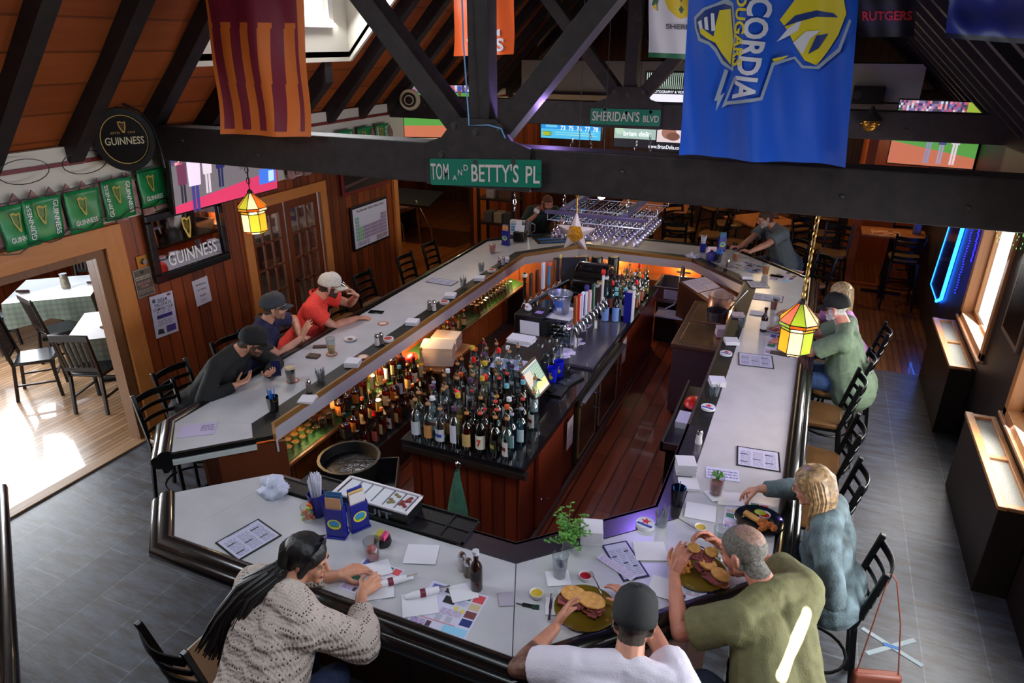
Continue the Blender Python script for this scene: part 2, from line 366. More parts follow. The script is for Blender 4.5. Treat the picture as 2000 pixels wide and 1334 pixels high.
# dining room beyond
struct(MB().box(-11.3, -1, 0, -11.1, 10, .9).box(-11.3, -1, 1.95, -11.1, 10, 2.6).box(-11.3, -1, .9, -11.1, 3.2, 1.95).box(-11.3, 9.0, .9, -11.1, 10, 1.95).build('wall_dining_side', wood('orange_pine_boards', (.40, .15, .06), (.62, .28, .12), 'Z', .12, 'Y'), smooth=False))
struct(MB().box(-11.12, 3.1, .86, -11.0, 9.1, .9).box(-11.1, 5.9, .9, -11.04, 6.0, 1.95).box(-11.1, 3.1, .55, -11.0, 9.1, .57).build('window_1', WHITE2, smooth=False))
struct(MB().box(-11.2, 9.2, 0, -6.3, 9.3, 2.6).build('wall_dining_end', PINEX, smooth=False))
struct(MB().box(-11.3, -1, 2.5, -6.28, 9.3, 2.56).build('ceiling', M('dim_ceiling', (.55, .5, .45), .8), smooth=False))
struct(MB().box(-11.0, 3.0, 0, -10.9, 9.1, .2).build('baseboard_dining', M('heater_cover', (.7, .66, .6), .5), smooth=False))
# side room beyond the second opening, far room
struct(MB().box(-9.6, 9.3, 0, -9.5, 17, 2.6).build('wall_side_room', PINE, smooth=False))
struct(MB().box(-9.49, 12.4, 1.15, -9.45, 13.4, 1.9).build('window_2', WHITE2, smooth=False)); tag(MB().box(-9.45, 12.5, 1.22, -9.44, 13.3, 1.84).build('window_2', glow('bright_pane', (.85, .93, .88), 1.3), smooth=False), kind='structure')
struct(MB().box(-9.6, 9.3, 2.55, -6.28, 17, 2.6).build('ceiling', M('dim_ceiling', (0, 0, 0)), smooth=False))
struct(MB().box(-11.2, 16.4, 0, 2, 16.6, 6.8).build('wall_far', wood('brown_far_boards', (.16, .08, .045), (.33, .17, .09), 'Z', .16, 'X'), smooth=False))
struct(MB().box(.72, 12.9, 0, .86, 14.6, 2.7).build('wall_partition', wood('orange_partition', (.55, .24, .08), (.72, .36, .13), 'Z', .6, 'Y', seam=.1), smooth=False))
struct(MB().box(.86, 13.0, .0, 1.85, 13.1, .02).box(.9, 14.5, 0, 1.9, 14.6, 2.7).build('wall_partition', wood('orange_partition', 0, 0), smooth=False))
# right wall with two windows
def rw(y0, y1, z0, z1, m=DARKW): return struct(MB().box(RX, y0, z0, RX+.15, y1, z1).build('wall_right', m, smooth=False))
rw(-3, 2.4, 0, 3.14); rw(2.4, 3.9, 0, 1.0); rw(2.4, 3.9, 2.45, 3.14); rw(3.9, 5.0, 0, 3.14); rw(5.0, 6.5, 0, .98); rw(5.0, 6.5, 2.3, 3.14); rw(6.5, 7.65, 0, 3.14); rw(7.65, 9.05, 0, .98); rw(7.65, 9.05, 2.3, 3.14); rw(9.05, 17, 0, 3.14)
SILL = wood('light_window_casing', (.62, .40, .22), (.80, .58, .36), 'Z', 3, 'Y', seam=0)
for i, (a, b, z1) in enumerate(((7.65, 9.05, 2.3), (5.0, 6.5, 2.3), (2.4, 3.9, 2.45))):
    mb = MB()
    for y in (a, b-.09): mb.box(RX-.03, y, .95, RX+.14, y+.09, z1+.05)
    mb.box(RX-.03, a, .95, RX+.14, b, 1.03).box(RX-.03, a, z1-.04, RX+.14, b, z1+.05).box(RX-.055, a-.03, .93, RX+.02, b+.03, .96)
    mb.box(RX+.08, a+.09, 1.03, RX+.11, a+.13, z1-.04).box(RX+.08, b-.13, 1.03, RX+.11, b-.09, z1-.04).box(RX+.08, a+.09, 1.03, RX+.11, b-.09, 1.07)
    struct(mb.build('window_%d' % (i+3), SILL, smooth=False, bevel=.005))
    struct(MB().box(RX+.094, a+.1, 1.05, RX+.098, b-.1, z1-.04).build('window_%d' % (i+3), glass('window_glass', (1, 1, 1), .96), smooth=False))
# roof: sloping boards between rafters, with a white dormer on the left
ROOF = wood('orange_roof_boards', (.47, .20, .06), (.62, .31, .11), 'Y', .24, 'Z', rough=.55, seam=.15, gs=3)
RIDX, EZ, PT = -2.3, 2.95, .94
def roofz(x): return EZ+PT*(x-(LX-.2)) if x < RIDX else EZ+PT*(RIDX-(LX-.2))-PT*(x-.34-RIDX)
def slope(x0, x1, y0, y1, m, nm='ceiling'):
    q = [(x0, y0, roofz(x0)), (x1, y0, roofz(x1)), (x1, y1, roofz(x1)), (x0, y1, roofz(x0))]
    return struct(MB().slab(q, (0, 0, .06)).build(nm, m, smooth=False))
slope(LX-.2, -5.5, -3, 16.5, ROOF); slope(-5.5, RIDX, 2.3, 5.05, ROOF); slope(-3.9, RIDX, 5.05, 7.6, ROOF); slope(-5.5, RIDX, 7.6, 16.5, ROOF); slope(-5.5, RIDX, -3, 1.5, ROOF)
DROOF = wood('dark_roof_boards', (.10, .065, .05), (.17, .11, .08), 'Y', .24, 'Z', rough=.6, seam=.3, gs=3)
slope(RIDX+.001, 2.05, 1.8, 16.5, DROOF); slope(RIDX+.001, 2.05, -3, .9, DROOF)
# dormer
mb = MB(); X0 = -5.5; Zt = 5.3
mb.box(X0-.06, 5.0, 3.70, X0, 5.75, Zt).box(X0-.06, 7.25, 3.70, X0, 7.65, Zt).box(X0-.06, 5.75, 3.70, X0, 7.25, 4.12).box(X0-.06, 5.75, 4.9, X0, 7.25, Zt)
mb.box(X0-.06, 5.0, Zt, -3.8, 7.65, Zt+.05)
for y in (5.0, 7.6): mb.slab([(X0, y, 3.70), (-3.85, y, roofz(-3.85)-.02), (-3.85, y, Zt), (X0, y, Zt)], (0, .05, 0))
struct(mb.build('wall_dormer', WHITE, smooth=False))
struct(MB().box(X0, 5.70, 4.07, X0+.05, 7.32, 4.12).box(X0, 5.68, 4.12, X0+.02, 5.76, 4.95).box(X0, 7.24, 4.12, X0+.02, 7.32, 4.95).box(X0-.05, 6.46, 4.12, X0-.02, 6.52, 4.9).build('window_6', WHITE2, smooth=False))
struct(MB().box(X0-.05, 5.75, 4.12, X0-.045, 7.25, 4.9).build('window_6', glass('window_glass'), smooth=False))
y = 2.75; k = 0
RAFT = M('dark_rafter', (.13, .10, .10), .65, noise_=.3, nscale=8)
while y < 16.3:
    for s in (-1, 1):
        if s < 0 and 5.05 < y < 7.6: segs = ((LX-.2, -5.52), (-3.85, RIDX))
        else: segs = ((LX-.2, RIDX),) if s < 0 else ((RIDX, 2.05),)
        for a, b in segs:
            h = .2 if s < 0 else .13; q = [(a, y-.07, roofz(a)-h*1.3), (b, y-.07, roofz(b)-h*1.3), (b, y-.07, roofz(b)), (a, y-.07, roofz(a))]
            struct(MB().slab(q, (0, .14, 0)).build('rafter_beam', RAFT, smooth=False))
    y += .74; k += 1
# roof trusses
def truss(Y, label, chord=(.18, .32), cx=-2.42, detail=True):
    t = thing('roof_truss', label, 'truss', (cx, Y, 2.86)); hw = .11
    MB().box(LX-cx-.1, -hw, 0, 2.0-cx, hw, .32).build('tie_beam', BEAM, t, smooth=False, bevel=.012)
    MB().box(-.085, -.08, .30, .085, .08, 3.6).build('king_post', BEAM, t, smooth=False, bevel=.008)
    for s in (-1, 1):
        MB().bar((s*.13, 0, .38), (s*1.95, 0, 2.45), .16, .2, (0, 1, 0)).build('diagonal_brace', BEAM, t, smooth=False, bevel=.008)
    g = MB().slab([(-.45, -hw-.035, .0), (.45, -hw-.035, .0), (.45, -hw-.035, .32), (.30, -hw-.035, .37), (.17, -hw-.035, .52), (-.17, -hw-.035, .52), (-.30, -hw-.035, .37), (-.45, -hw-.035, .32)], (0, .035, 0))
    g.build('gusset_plate', BEAM, t, smooth=False)
    if detail:
        for bx, bz in ((-.18, .46), (.2, .46), (0, .42), (-.3, .24), (0, .2), (.32, .22)):
            b = MB().cyl((bx, -hw-.05, bz), (bx, -hw-.03, bz), .022, n=6); b.cyl((bx, -hw-.036, bz), (bx, -hw-.034, bz), .032, n=14); b.build('bolt', M('old_bolt', (.3, .28, .27), .5, .6), t)
        for bx, bz in ((-3.1, .2), (-2.2, .12), (1.15, .2), (2.6, .14), (3.3, .13)):
            MB().sph((bx, -hw, bz), .016, 8, 6).build('bolt', M('old_bolt', (0, 0, 0)), t)
    return t
truss(5.0, 'near dark timber truss crossing above the bar with the big green street sign')
truss(9.5, 'second dark timber truss farther back, carrying the smaller green street sign')
truss(14.0, 'third dark timber truss deep in the far room', detail=False)
# far soffit with painted boxes, above the far televisions
struct(MB().box(-5.4, 12.4, 2.95, 1.3, 13.6, 3.0).build('ceiling', BEAM, smooth=False))
struct(MB().box(-5.3, 12.6, 3.0, 1.2, 13.5, 3.62).build('wall_soffit', M('dull_grey_wall', (.52, .50, .50), .8), smooth=False))
struct(MB().box(-.9, 12.42, 3.08, 1.25, 12.62, 3.62).build('wall_soffit', M('pale_soffit', (.84, .84, .82), .7), smooth=False))
struct(MB().box(-5.35, 12.35, 2.93, 1.3, 12.42, 3.06).build('trim_9', M('light_ledge', (.62, .56, .48), .6), smooth=False))
struct(MB().box(-3.9, 16.3, 3.9, -2.9, 16.42, 5.2).build('window_7', M('dim_window_frame', (.35, .34, .33), .6), smooth=False))
for i in (0, 1):
    struct(MB().box(-3.82+i*.47, 16.25, 4.0+.0, -3.42+i*.47, 16.31, 5.1).build('window_7', M('dark_pane', (.06, .06, .07), .1), smooth=False))
# rear of the room (behind the viewer) closes it off
struct(MB().box(-6.3, -3.1, 0, 2, -3, 6.8).build('wall_rear', PINEX, smooth=False))
# ================================================================ the bar
BZ = 1.07
TOPW = M('pale_laminate_top', (.745, .74, .755), .28, noise_=.05, nscale=5)
RAILM = M('black_bar_rail', (.055, .05, .052), .24, coat=.5)
bar = thing('bar_counter', 'long octagonal bar counter with pale laminate top and black rolled edge', 'bar counter', (-2.2, 6.2, 0))
OFF = V((-2.2, 6.2, 0))
def loc(pts): return [(p[0]-OFF.x, p[1]-OFF.y) for p in pts]
A_out = [(-4.11, 3.01), (-4.46, 3.36), (-4.52, 9.42), (-3.5, 10.45), (-.95, 10.45), (.13, 9.37), (.13, 3.46), (-1.01, 2.32), (-3.32, 2.32), (-3.69, 2.66)]
A_in = [(-3.70, 3.42), (-3.88, 3.6), (-3.9, 9.05), (-3.22, 9.9), (-1.36, 9.9), (-.46, 9.0), (-.46, 3.76), (-1.26, 2.95), (-3.16, 2.95), (-3.22, 3.11)]
for i in range(9):
    q = [A_out[i], A_out[i+1], A_in[i+1], A_in[i]]; mb = MB().prism(loc(q), BZ-.045, BZ); mb.build('countertop', TOPW, bar, smooth=False, bevel=.003)
prof = [(0, -.03), (0, .006), (.02, .022), (.05, .026), (.08, .018), (.095, .002), (.10, -.012), (.125, -.01), (.145, -.028), (.15, -.06), (.14, -.095), (.115, -.115), (.085, -.12), (.08, -.16), (.05, -.165), (.0, -.12)]
prof = [(o, z+BZ) for o, z in prof]
def rail(path, nm='armrest_rail'): return MB().sweep([V((x, y, 0)) for x, y in loc(path)], prof).build(nm, RAILM, bar, ang=50)
rail([(-3.69, 2.66), (-3.32, 2.32), (-1.01, 2.32), (.13, 3.46), (.13, 9.37), (-.95, 10.45), (-3.5, 10.45), (-4.52, 9.42), (-4.46, 3.36), (-4.11, 3.01)])
# inner black drink mats, gold-edged ledge and white fascia
MATM = M('black_bar_mat', (.045, .045, .05), .45, bump=.3, bscale=120)
def strip(a, b, off0, off1, z0, z1, nm, m, bev=0):
    "strip along inner path a..b, offset toward the pit"
    pth = [V((x, y, 0)) for x, y in loc(a)]
    return MB().sweep(pth, [(off0, z0), (off0, z1), (off1, z1), (off1, z0)]).build(nm, m, bar, smooth=False, bevel=bev)
pathL = [(-3.22, 3.11), (-3.16, 2.95)]
inner = [(-1.36, 9.9), (-3.22, 9.9), (-3.9, 9.05), (-3.88, 3.6), (-3.70, 3.42)]
inner2 = [(-3.16, 2.95), (-1.26, 2.95), (-.46, 3.76), (-.46, 9.0), (-1.36, 9.9)]
GOLD = wood('golden_ledge', (.50, .34, .16), (.64, .46, .22), 'Y', 4, 'X', seam=0)
FASC = M('lilac_white_fascia', (.74, .73, .76), .5)
for pth, s in ((inner, -1), (inner2, -1)):
    strip(pth, 0, .0*s, .15*s, BZ-.04, BZ-.004, 'drink_ledge', MATM)
    strip(pth, 0, .15*s, .172*s, BZ-.045, BZ+.004, 'ledge_edge', GOLD if pth is inner else M('grey_ledge_edge', (.34, .30, .30), .35, .5))
strip(inner, 0, -.165, -.18, BZ-.16, BZ-.045, 'fascia', FASC)
strip([(-.46, 8.2), (-.46, 9.0), (-1.36, 9.9)], 0, -.165, -.18, BZ-.16, BZ-.045, 'fascia', FASC)
# supporting walls under the top
DIE = wood('bar_front_boards', (.16, .07, .035), (.30, .14, .07), 'Z', .12, 'X', rough=.4)
def die(path, o0, o1, z1, nm, m):
    pth = [V((x, y, 0)) for x, y in loc(path)]; return MB().sweep(pth, [(o0, .0), (o0, z1), (o1, z1), (o1, 0)]).build(nm, m, bar, smooth=False)
die([(-3.95, 3.17), (-4.2, 3.45), (-4.25, 9.3), (-3.4, 10.15), (-1.05, 10.15), (-.15, 9.25)][::-1], -.08, .0, BZ-.05, 'bar_front', DIE)
die([(-3.5, 2.85), (-3.2, 2.62), (-1.12, 2.62), (-.17, 3.58), (-.17, 9.25)], -.0, -.08, BZ-.05, 'bar_front', DIE)
MB().box(0, 0, 0, .62, .03, .93).build('flap_panel', wood('flap_end_boards', (.30, .14, .07), (.42, .21, .11), 'Z', 2, 'X', seam=0), bar, smooth=False).matrix_local = Matrix.Translation(V((-3.98, 3.16, .06))-OFF) @ Matrix.Rotation(PI/4, 4, 'Z')
MB().box(0, -.03, -.045, .60, .0, -.004).build('end_trim', M('pale_end_trim', (.75, .78, .78), .4), bar, smooth=False).matrix_local = Matrix.Translation(V((-4.11, 3.01, BZ-.045))-OFF) @ Matrix.Rotation(PI/4, 4, 'Z')
MB().box(0, -.02, -.04, .60, .01, .002).build('end_trim', BLACK, bar, smooth=False).matrix_local = Matrix.Translation(V((-4.11, 3.01, BZ))-OFF) @ Matrix.Rotation(PI/4, 4, 'Z')
# seam lines of the top: thin dark joints
MB().bar(V((-1.01, 2.32, BZ+.0005))-OFF, V((-1.26, 2.95, BZ+.0005))-OFF, .004, .001).bar(V((.13, 3.46, BZ+.0005))-OFF, V((-.46, 3.76, BZ+.0005))-OFF, .004, .001).build('seam', BLACK, bar, smooth=False)
# back wall of the inner shelf, lit warm by lamps under the counter
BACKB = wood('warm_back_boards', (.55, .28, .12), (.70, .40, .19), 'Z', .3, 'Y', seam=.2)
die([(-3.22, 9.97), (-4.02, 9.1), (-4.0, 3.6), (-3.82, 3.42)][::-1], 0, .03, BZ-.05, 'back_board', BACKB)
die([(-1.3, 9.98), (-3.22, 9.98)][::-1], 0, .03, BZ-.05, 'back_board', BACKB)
SZ = .66
SHELF = M('green_shelf_mat', (.10, .32, .12), .5, bump=.4, bscale=150)
sh = thing('glass_shelf', 'long wooden back shelf with green netting mat under the bar edge', 'shelf', (-3.8, 6.2, SZ))
def rel(pts, o): return [(x-o[0], y-o[1]) for x, y in pts]
shp = [(-3.97, 3.62), (-3.72, 3.52), (-3.66, 3.70), (-3.66, 8.95), (-3.99, 9.05)]
MB().prism(rel(shp, (-3.8, 6.2)), -.03, -.004).build('board', wood('shelf_board', (.35, .2, .1), (.5, .31, .16), 'Y', 4, 'X', seam=0), sh, smooth=False)
MB().prism(rel([(-3.96, 3.66), (-3.72, 3.57), (-3.69, 3.70), (-3.69, 8.9), (-3.96, 9.0)], (-3.8, 6.2)), -.004, .0).build('mat', SHELF, sh, smooth=False)
MB().box(-.16, -2.5, -.66, .12, -2.44, -.03).box(-.16, 0, -.66, .12, .06, -.03).box(-.16, 2.7, -.66, .12, 2.76, -.03).build('support', DARKW, sh, smooth=False)
# far inner shelf (behind the taps) with warm light
sh2 = thing('glass_shelf', 'short shelf of amber-lit glasses at the far end of the bar', 'shelf', (-2.6, 9.75, .72))
MB().box(-.9, -.14, -.03, 1.1, .16, 0).build('board', wood('shelf_board', 0, 0), sh2, smooth=False)
# lamps under the counter that light the shelves
bulbm = glow('warm_bulb', (1, .78, .42), 14)
for i, (x, y, p) in enumerate(((-3.86, 4.15, 9), (-3.86, 5.25, 14), (-3.86, 6.0, 11), (-3.86, 7.9, 9), (-3.84, 8.75, 9), (-2.6, 9.85, 10), (-1.55, 9.85, 8), (-.68, 8.3, 9))):
    t = thing('shelf_lamp', ['warm bulb lamp under the near end of the bar ledge', 'warm bulb lamp under the ledge above the liquor bottles', 'warm bulb lamp shining on the paper stacks', 'warm bulb lamp above the upturned pint glasses', 'warm bulb lamp at the far corner of the shelf', 'warm bulb lamp behind the beer taps', 'warm bulb lamp by the hand sink', 'warm bulb lamp over the steel cooler'][i], 'lamp', (x, y, .985))
    MB().lathe([(.012, -.01), (.028, .0), (.03, .035), (.012, .04)], n=12).build('socket', BLACK, t)
    MB().sph((0, 0, -.03), .022, 10, 8).build('bulb', bulbm, t)
    point('shelf_lamp_light', (x+(.02 if i < 5 else 0), y-(.03 if i > 4 else 0), .93), p*1.7, (1, .60, .26), .025)
# left-over edge rail of a second counter near the viewer
g = thing('stand_up_counter', 'end of a second black-edged counter cut off beside the floor tiles', 'counter', (-4.03, 1.59, 0), math.atan2(1.24-2.23, -3.12+4.77))
MB().box(-.94, -.55, BZ-.05, 1.4, -.02, BZ-.005).build('top', BLACK, g, smooth=False)
MB().sweep([V((1.4, -.0, 0)), V((-.96, 0, 0)), V((-.96, -.5, 0))], [(o, z) for o, z in prof]).build('edge', RAILM, g, ang=50)
MB().box(-.8, -.5, 0, 1.4, -.15, BZ-.05).build('base', DIE, g, smooth=False)
# ---- island: back bar with cabinets, cooler doors, upper shelf
CHERRY = wood('cherry_boards', (.27, .085, .05), (.50, .19, .10), 'Z', .11, 'X', rough=.35, gs=4)
CHERRYY = wood('cherry_panels', (.27, .085, .05), (.50, .19, .10), 'Z', 3, 'Y', rough=.3, seam=0, gs=4)
isl = thing('back_bar_island', 'dark cherry back bar cabinet with black top standing in the middle of the bar', 'cabinet', (-2.2, 4.1, 0)); iz = .92
def ib(x0, y0, z0, x1, y1, z1, mb=None): return (mb or MB()).box(x0+2.2, y0-4.1, z0, x1+2.2, y1-4.1, z1)
ib(-2.72, 4.14, 0, -1.74, 5.5, iz-.05).build('body', CHERRY, isl, smooth=False)
ib(-2.65, 5.5, 0, -1.74, 8.7, iz-.05).build('body', CHERRYY, isl, smooth=False)
ib(-2.78, 4.08, iz-.05, -1.68, 8.75, iz).build('countertop', M('black_granite_top', (.075, .07, .085), .18, noise_=.6, nscale=180, coat=.4), isl, smooth=False, bevel=.006)
ib(-2.76, 4.06, iz-.09, -1.66, 4.12, iz-.045).build('top_edge', DARKW, isl, smooth=False)
# door on the right face nearest
d = ib(-1.735, 4.45, .08, -1.70, 5.05, .82); d.build('door', CHERRYY, isl, smooth=False, bevel=.006)
dd = [c for c in isl.children if c.name.startswith('door')][0]
MB().tube([(.5, .42, .34), (.545, .42, .34), (.55, .44, .35), (.56, .47, .33), (.54, .49, .31)], .008, 8).sph((.5, .42, .34), .014).build('handle', CHROME, dd)
for y0, y1 in ((5.45, 6.1), (6.13, 6.9)):
    fr = ib(-1.735, y0, .12, -1.70, y1, .78).build('cooler_door', M('dark_bronze_frame', (.24, .20, .17), .4, .5), isl, smooth=False, bevel=.004)
    ib(-1.702, y0+.06, .17, -1.695, y1-.06, .73).build('pane', M('cooler_glass', (.16, .13, .10), .08), fr, smooth=False)
    mb = ib(-1.70, y0+.04, .15, -1.69, y1-.04, .17); ib(-1.70, y0+.04, .73, -1.69, y1-.04, .75, mb); ib(-1.70, y0+.04, .15, -1.69, y0+.06, .75, mb); ib(-1.70, y1-.06, .15, -1.69, y1-.04, .75, mb)
    mb.build('door_trim', M('tan_door_trim', (.55, .44, .30), .4), fr, smooth=False)
    MB().tube([(.50, y1-4.1-.03, .62), (.54, y1-4.1-.03, .62), (.54, y1-4.1-.03, .45), (.5, y1-4.1-.03, .45)], .006, 8).build('handle', CHROME, fr)
ib(-1.73, 5.4, .79, -1.685, 6.95, .86).build('vent_grille', M('dark_grille', (.08, .08, .085), .3, .4), isl, smooth=False)
ib(-1.70, 5.42, .82, -1.62, 6.92, .835).build('drip_shelf', STEEL, isl, smooth=False)
ib(-1.74, 6.98, 0, -1.70, 8.7, .86).build('side_panel', CHERRYY, isl, smooth=False)
ib(-1.72, 4.12, 0, -1.685, 8.72, .07).build('kick_board', M('kick_metal', (.42, .33, .28), .4, .3), isl, smooth=False)
# upper riser counter with taps
ib(-2.2, 5.95, iz, -1.72, 7.25, iz+.03).build('serving_top', M('grey_serving_top', (.30, .28, .33), .25, coat=.3), isl, smooth=False, bevel=.004)
# notices taped on the island
for (x, y, z, lab, hh) in ((-1.698, 5.15, .45, 'curled white paper notice taped beside the near cooler door', .30), (-1.698, 7.05, .50, 'long white paper notice taped near the middle of the island side', .30)):
    canvas('paper_notice', None, (x, y, z), (0, 1, 0), (0, 0, 1), .17, hh, [('t', .2, .4, .8, .75, 4, (.3, .3, .32))], (.80, .74, .74), .001); tag(bpy.context.scene.collection.objects[-1], lab, 'notice')
# ================================================================ stools, tables, chairs, radiators
STM = M('black_stool_frame', (.045, .05, .055), .3, .3); SEATM = M('brown_vinyl_seat', (.44, .30, .16), .36, noise_=.15, nscale=6); 
def make_stool(label, seatm=SEATM, nm='bar_stool'):
    t = thing(nm, label, 'stool')     # faces +Y, back at -Y
    MB().prism([(-.19, -.16), (-.15, -.2), (.15, -.2), (.19, -.16), (.215, .1), (.18, .19), (.08, .215), (-.08, .215), (-.18, .19), (-.215, .1)], .72, .775).build('seat', seatm, t, bevel=.018)
    MB().prism([(-.18, -.19), (.18, -.19), (.2, .19), (-.2, .19)], .695, .72).build('seat_frame', STM, t, smooth=False)
    for k in (1, -1):
        MB().bar((.165*k, .17, .70), (.21*k, .24, 0), .03, .03, (0, 1, 0)).build('leg', STM, t, bevel=.004)
        MB().bar((.17*k, -.18, .72), (.215*k, -.27, 0), .03, .034, (0, 1, 0)).build('leg', STM, t, bevel=.004)
        MB().bar((.178*k, -.17, .70), (.185*k, -.27, 1.16), .032, .034, (0, 1, 0)).build('back_post', STM, t, bevel=.005)
    mb = MB(); mb.tube([(.21*math.cos(a)*.95, .21*math.sin(a), .30) for a in [i*2*PI/20 for i in range(20)]], .011, 6, closed=True).build('foot_ring', STM, t)
    for z in (.47,):
        MB().bar((-.2, -.215, z), (.2, -.215, z), .02, .02).build('stretcher', STM, t)
    for i in range(4):
        z = .80+.098*i; y = -.19-.1*(z-.70)/.46; pts = [(-.178+.356*j/8, y-.045*math.sin(PI*j/8), z) for j in range(9)]; mb = MB()
        hh = .018 if i < 3 else .03
        vs = [(p[0], p[1]+dy, p[2]+dz) for p in pts for dy, dz in ((-.007, -hh), (.007, -hh), (.007, hh), (-.007, hh))]
        mb.add(vs, [(j*4+q, (j+1)*4+q, (j+1)*4+(q+1) % 4, j*4+(q+1) % 4) for j in range(8) for q in range(4)]); mb.build('back_slat', STM, t, bevel=.004)
    return t
st = [ # x, y, facing angle (0 = facing +Y), label
 (.36, 6.15, PI/2, 'black ladder-back bar stool with brown seat behind the man in green'), (.36, 5.38, PI/2, 'empty black bar stool with brown seat, second from the man in green'), (.36, 4.68, PI/2, 'empty black bar stool with brown seat just beyond the woman in denim'),
 (.46, 3.80, PI/2, 'black bar stool carrying the woman in denim with a strap hung on it'), (.50, 6.88, PI/2, 'black bar stool under the man in green'), (.68, 7.70, PI/2, 'black bar stool under the blonde woman in lilac'),
 (.42, 2.58, PI/4, 'black bar stool under the man in olive'), (-.30, 1.84, 0, 'black bar stool under the man in the white T-shirt'), (-2.12, 1.60, 0, 'black bar stool under the woman in the knitted sweater'), (-2.62, 1.92, -.12, 'empty black bar stool turned out beside the woman in the knitted sweater'),
 (-4.95, 4.0, -PI/2, 'black bar stool under the man in the black jacket'), (-5.0, 4.74, -PI/2, 'black bar stool under the man in navy'), (-5.0, 5.48, -PI/2, 'black bar stool under the man in red'), (-4.72, 3.58, -PI/2-.15, 'empty black bar stool pulled up at the gap in the bar, by the poster wall'),
 (-4.98, 6.45, -PI/2, 'empty black bar stool next to the man in red'), (-4.98, 7.1, -PI/2, 'empty black bar stool, second past the man in red'), (-4.92, 8.05, -PI/2, 'empty black bar stool, third past the man in red'), (-4.92, 8.75, -PI/2, 'empty black bar stool near the far bend of the long side'), (.14, 10.25, PI*.72, 'black bar stool with round post beside the man in grey'), (-.22, 11.05, PI*.75, 'black bar stool under the man in grey')]
s0 = None
for x, y, rz, lab in st:
    if s0 is None: s0 = make_stool(lab); s0.location = (x, y, 0); s0.rotation_euler = (0, 0, rz); s0['group'] = 'ladder-back bar stools around the bar'
    else: dup(s0, (x, y, 0), rz, lab)
s0.scale = (1.06,)*3
# high tables with stools in the far room
HT = M('orange_table_top', (.66, .40, .20), .35, noise_=.15, nscale=8)
def high_table(x, y, rz, w_, d_, lab, z=1.05):
    t = thing('high_table', lab, 'table', (x, y, 0), rz, 'high tables in the far room'); MB().box(-w_/2, -d_/2, z-.035, w_/2, d_/2, z).build('tabletop', HT, t, smooth=False, bevel=.008)
    MB().cyl((0, 0, .03), (0, 0, z-.035), .04).build('post', STM, t); MB().obox((0, 0, .02), (.6, .07, .04)).build('foot', STM, t, smooth=False); MB().obox((0, 0, .02), (.07, .6, .04)).build('foot', STM, t, smooth=False); return t
high_table(-.72, 12.75, PI/4, .95, .95, 'square orange-topped high table standing cornerwise behind the man in grey')
high_table(-2.75, 13.1, .1, 1.3, .8, 'orange-topped high table seen through the hanging glasses')
high_table(1.33, 12.65, 0, .95, .62, 'orange-topped high table against the window wall in the far room')
fs = [(-1.5, 12.3), (-1.35, 13.3), (-.2, 13.4), (.1, 12.2), (-2.1, 12.5), (-3.3, 12.5), (-2.3, 13.8), (-3.4, 13.8), (.3, 13.2), (-1.0, 11.9), (-2.0, 11.6), (.45, 11.9), (-.6, 14.4), (.4, 14.6), (-1.8, 14.6)]
rs = random.Random(3)
for i, (x, y) in enumerate(fs): dup(s0, (x, y, 0), rs.uniform(0, 6.3), 'dark stool in the crowded far room, '+['in front of the cornerwise table','behind the cornerwise table, barman side','behind the cornerwise table, window side','before the cornerwise table, window side','between the two inner high tables','before the table under the glass rack','behind the table under the glass rack','far behind the table under the glass rack','beside the orange partition','just behind the far edge of the bar','near the back of the overhead rack','alone near the man in grey','deep behind the cornerwise table','deepest beside the partition','deepest in the middle'][i], 'stools in the far room')
dup(s0, (1.5, 12.1, 0), 0, 'dark ladder-back stool with orange seat in front of the wall-side high table', 'stools in the far room'); dup(s0, (1.6, 13.3, 0), PI, 'dark stool behind the wall-side high table', 'stools in the far room')
MB_ = canvas('place_mat', None, (1.0, 12.42, 1.0515), (1, 0, 0), (0, 1, 0), .42, .3, [('n', .05, .05, .95, .95, 5, 4, [(.85, .6, .42), (.5, .15, .1), (.8, .55, .4), (.7, .35, .25)], 4)], (.85, .62, .45), .001); tag(MB_, 'printed paper place mat on the wall-side high table', 'place mat')
for x, y, z, lab in ((1.66, 12.7, 1.05, 'steel napkin dispenser on the wall-side high table'), (-.55, 12.95, 1.05, 'tall steel napkin dispenser on the cornerwise high table')):
    x = min(x, 1.76); t = thing('napkin_dispenser', lab, 'napkin holder', (x, y, z)); MB().box(-.06, -.05, 0, .06, .05, .19).build('case', STEEL, t, bevel=.01); MB().box(-.07, -.06, .19, .07, .06, .20).build('lid', M('copper_lid', (.7, .45, .35), .4), t, bevel=.003)
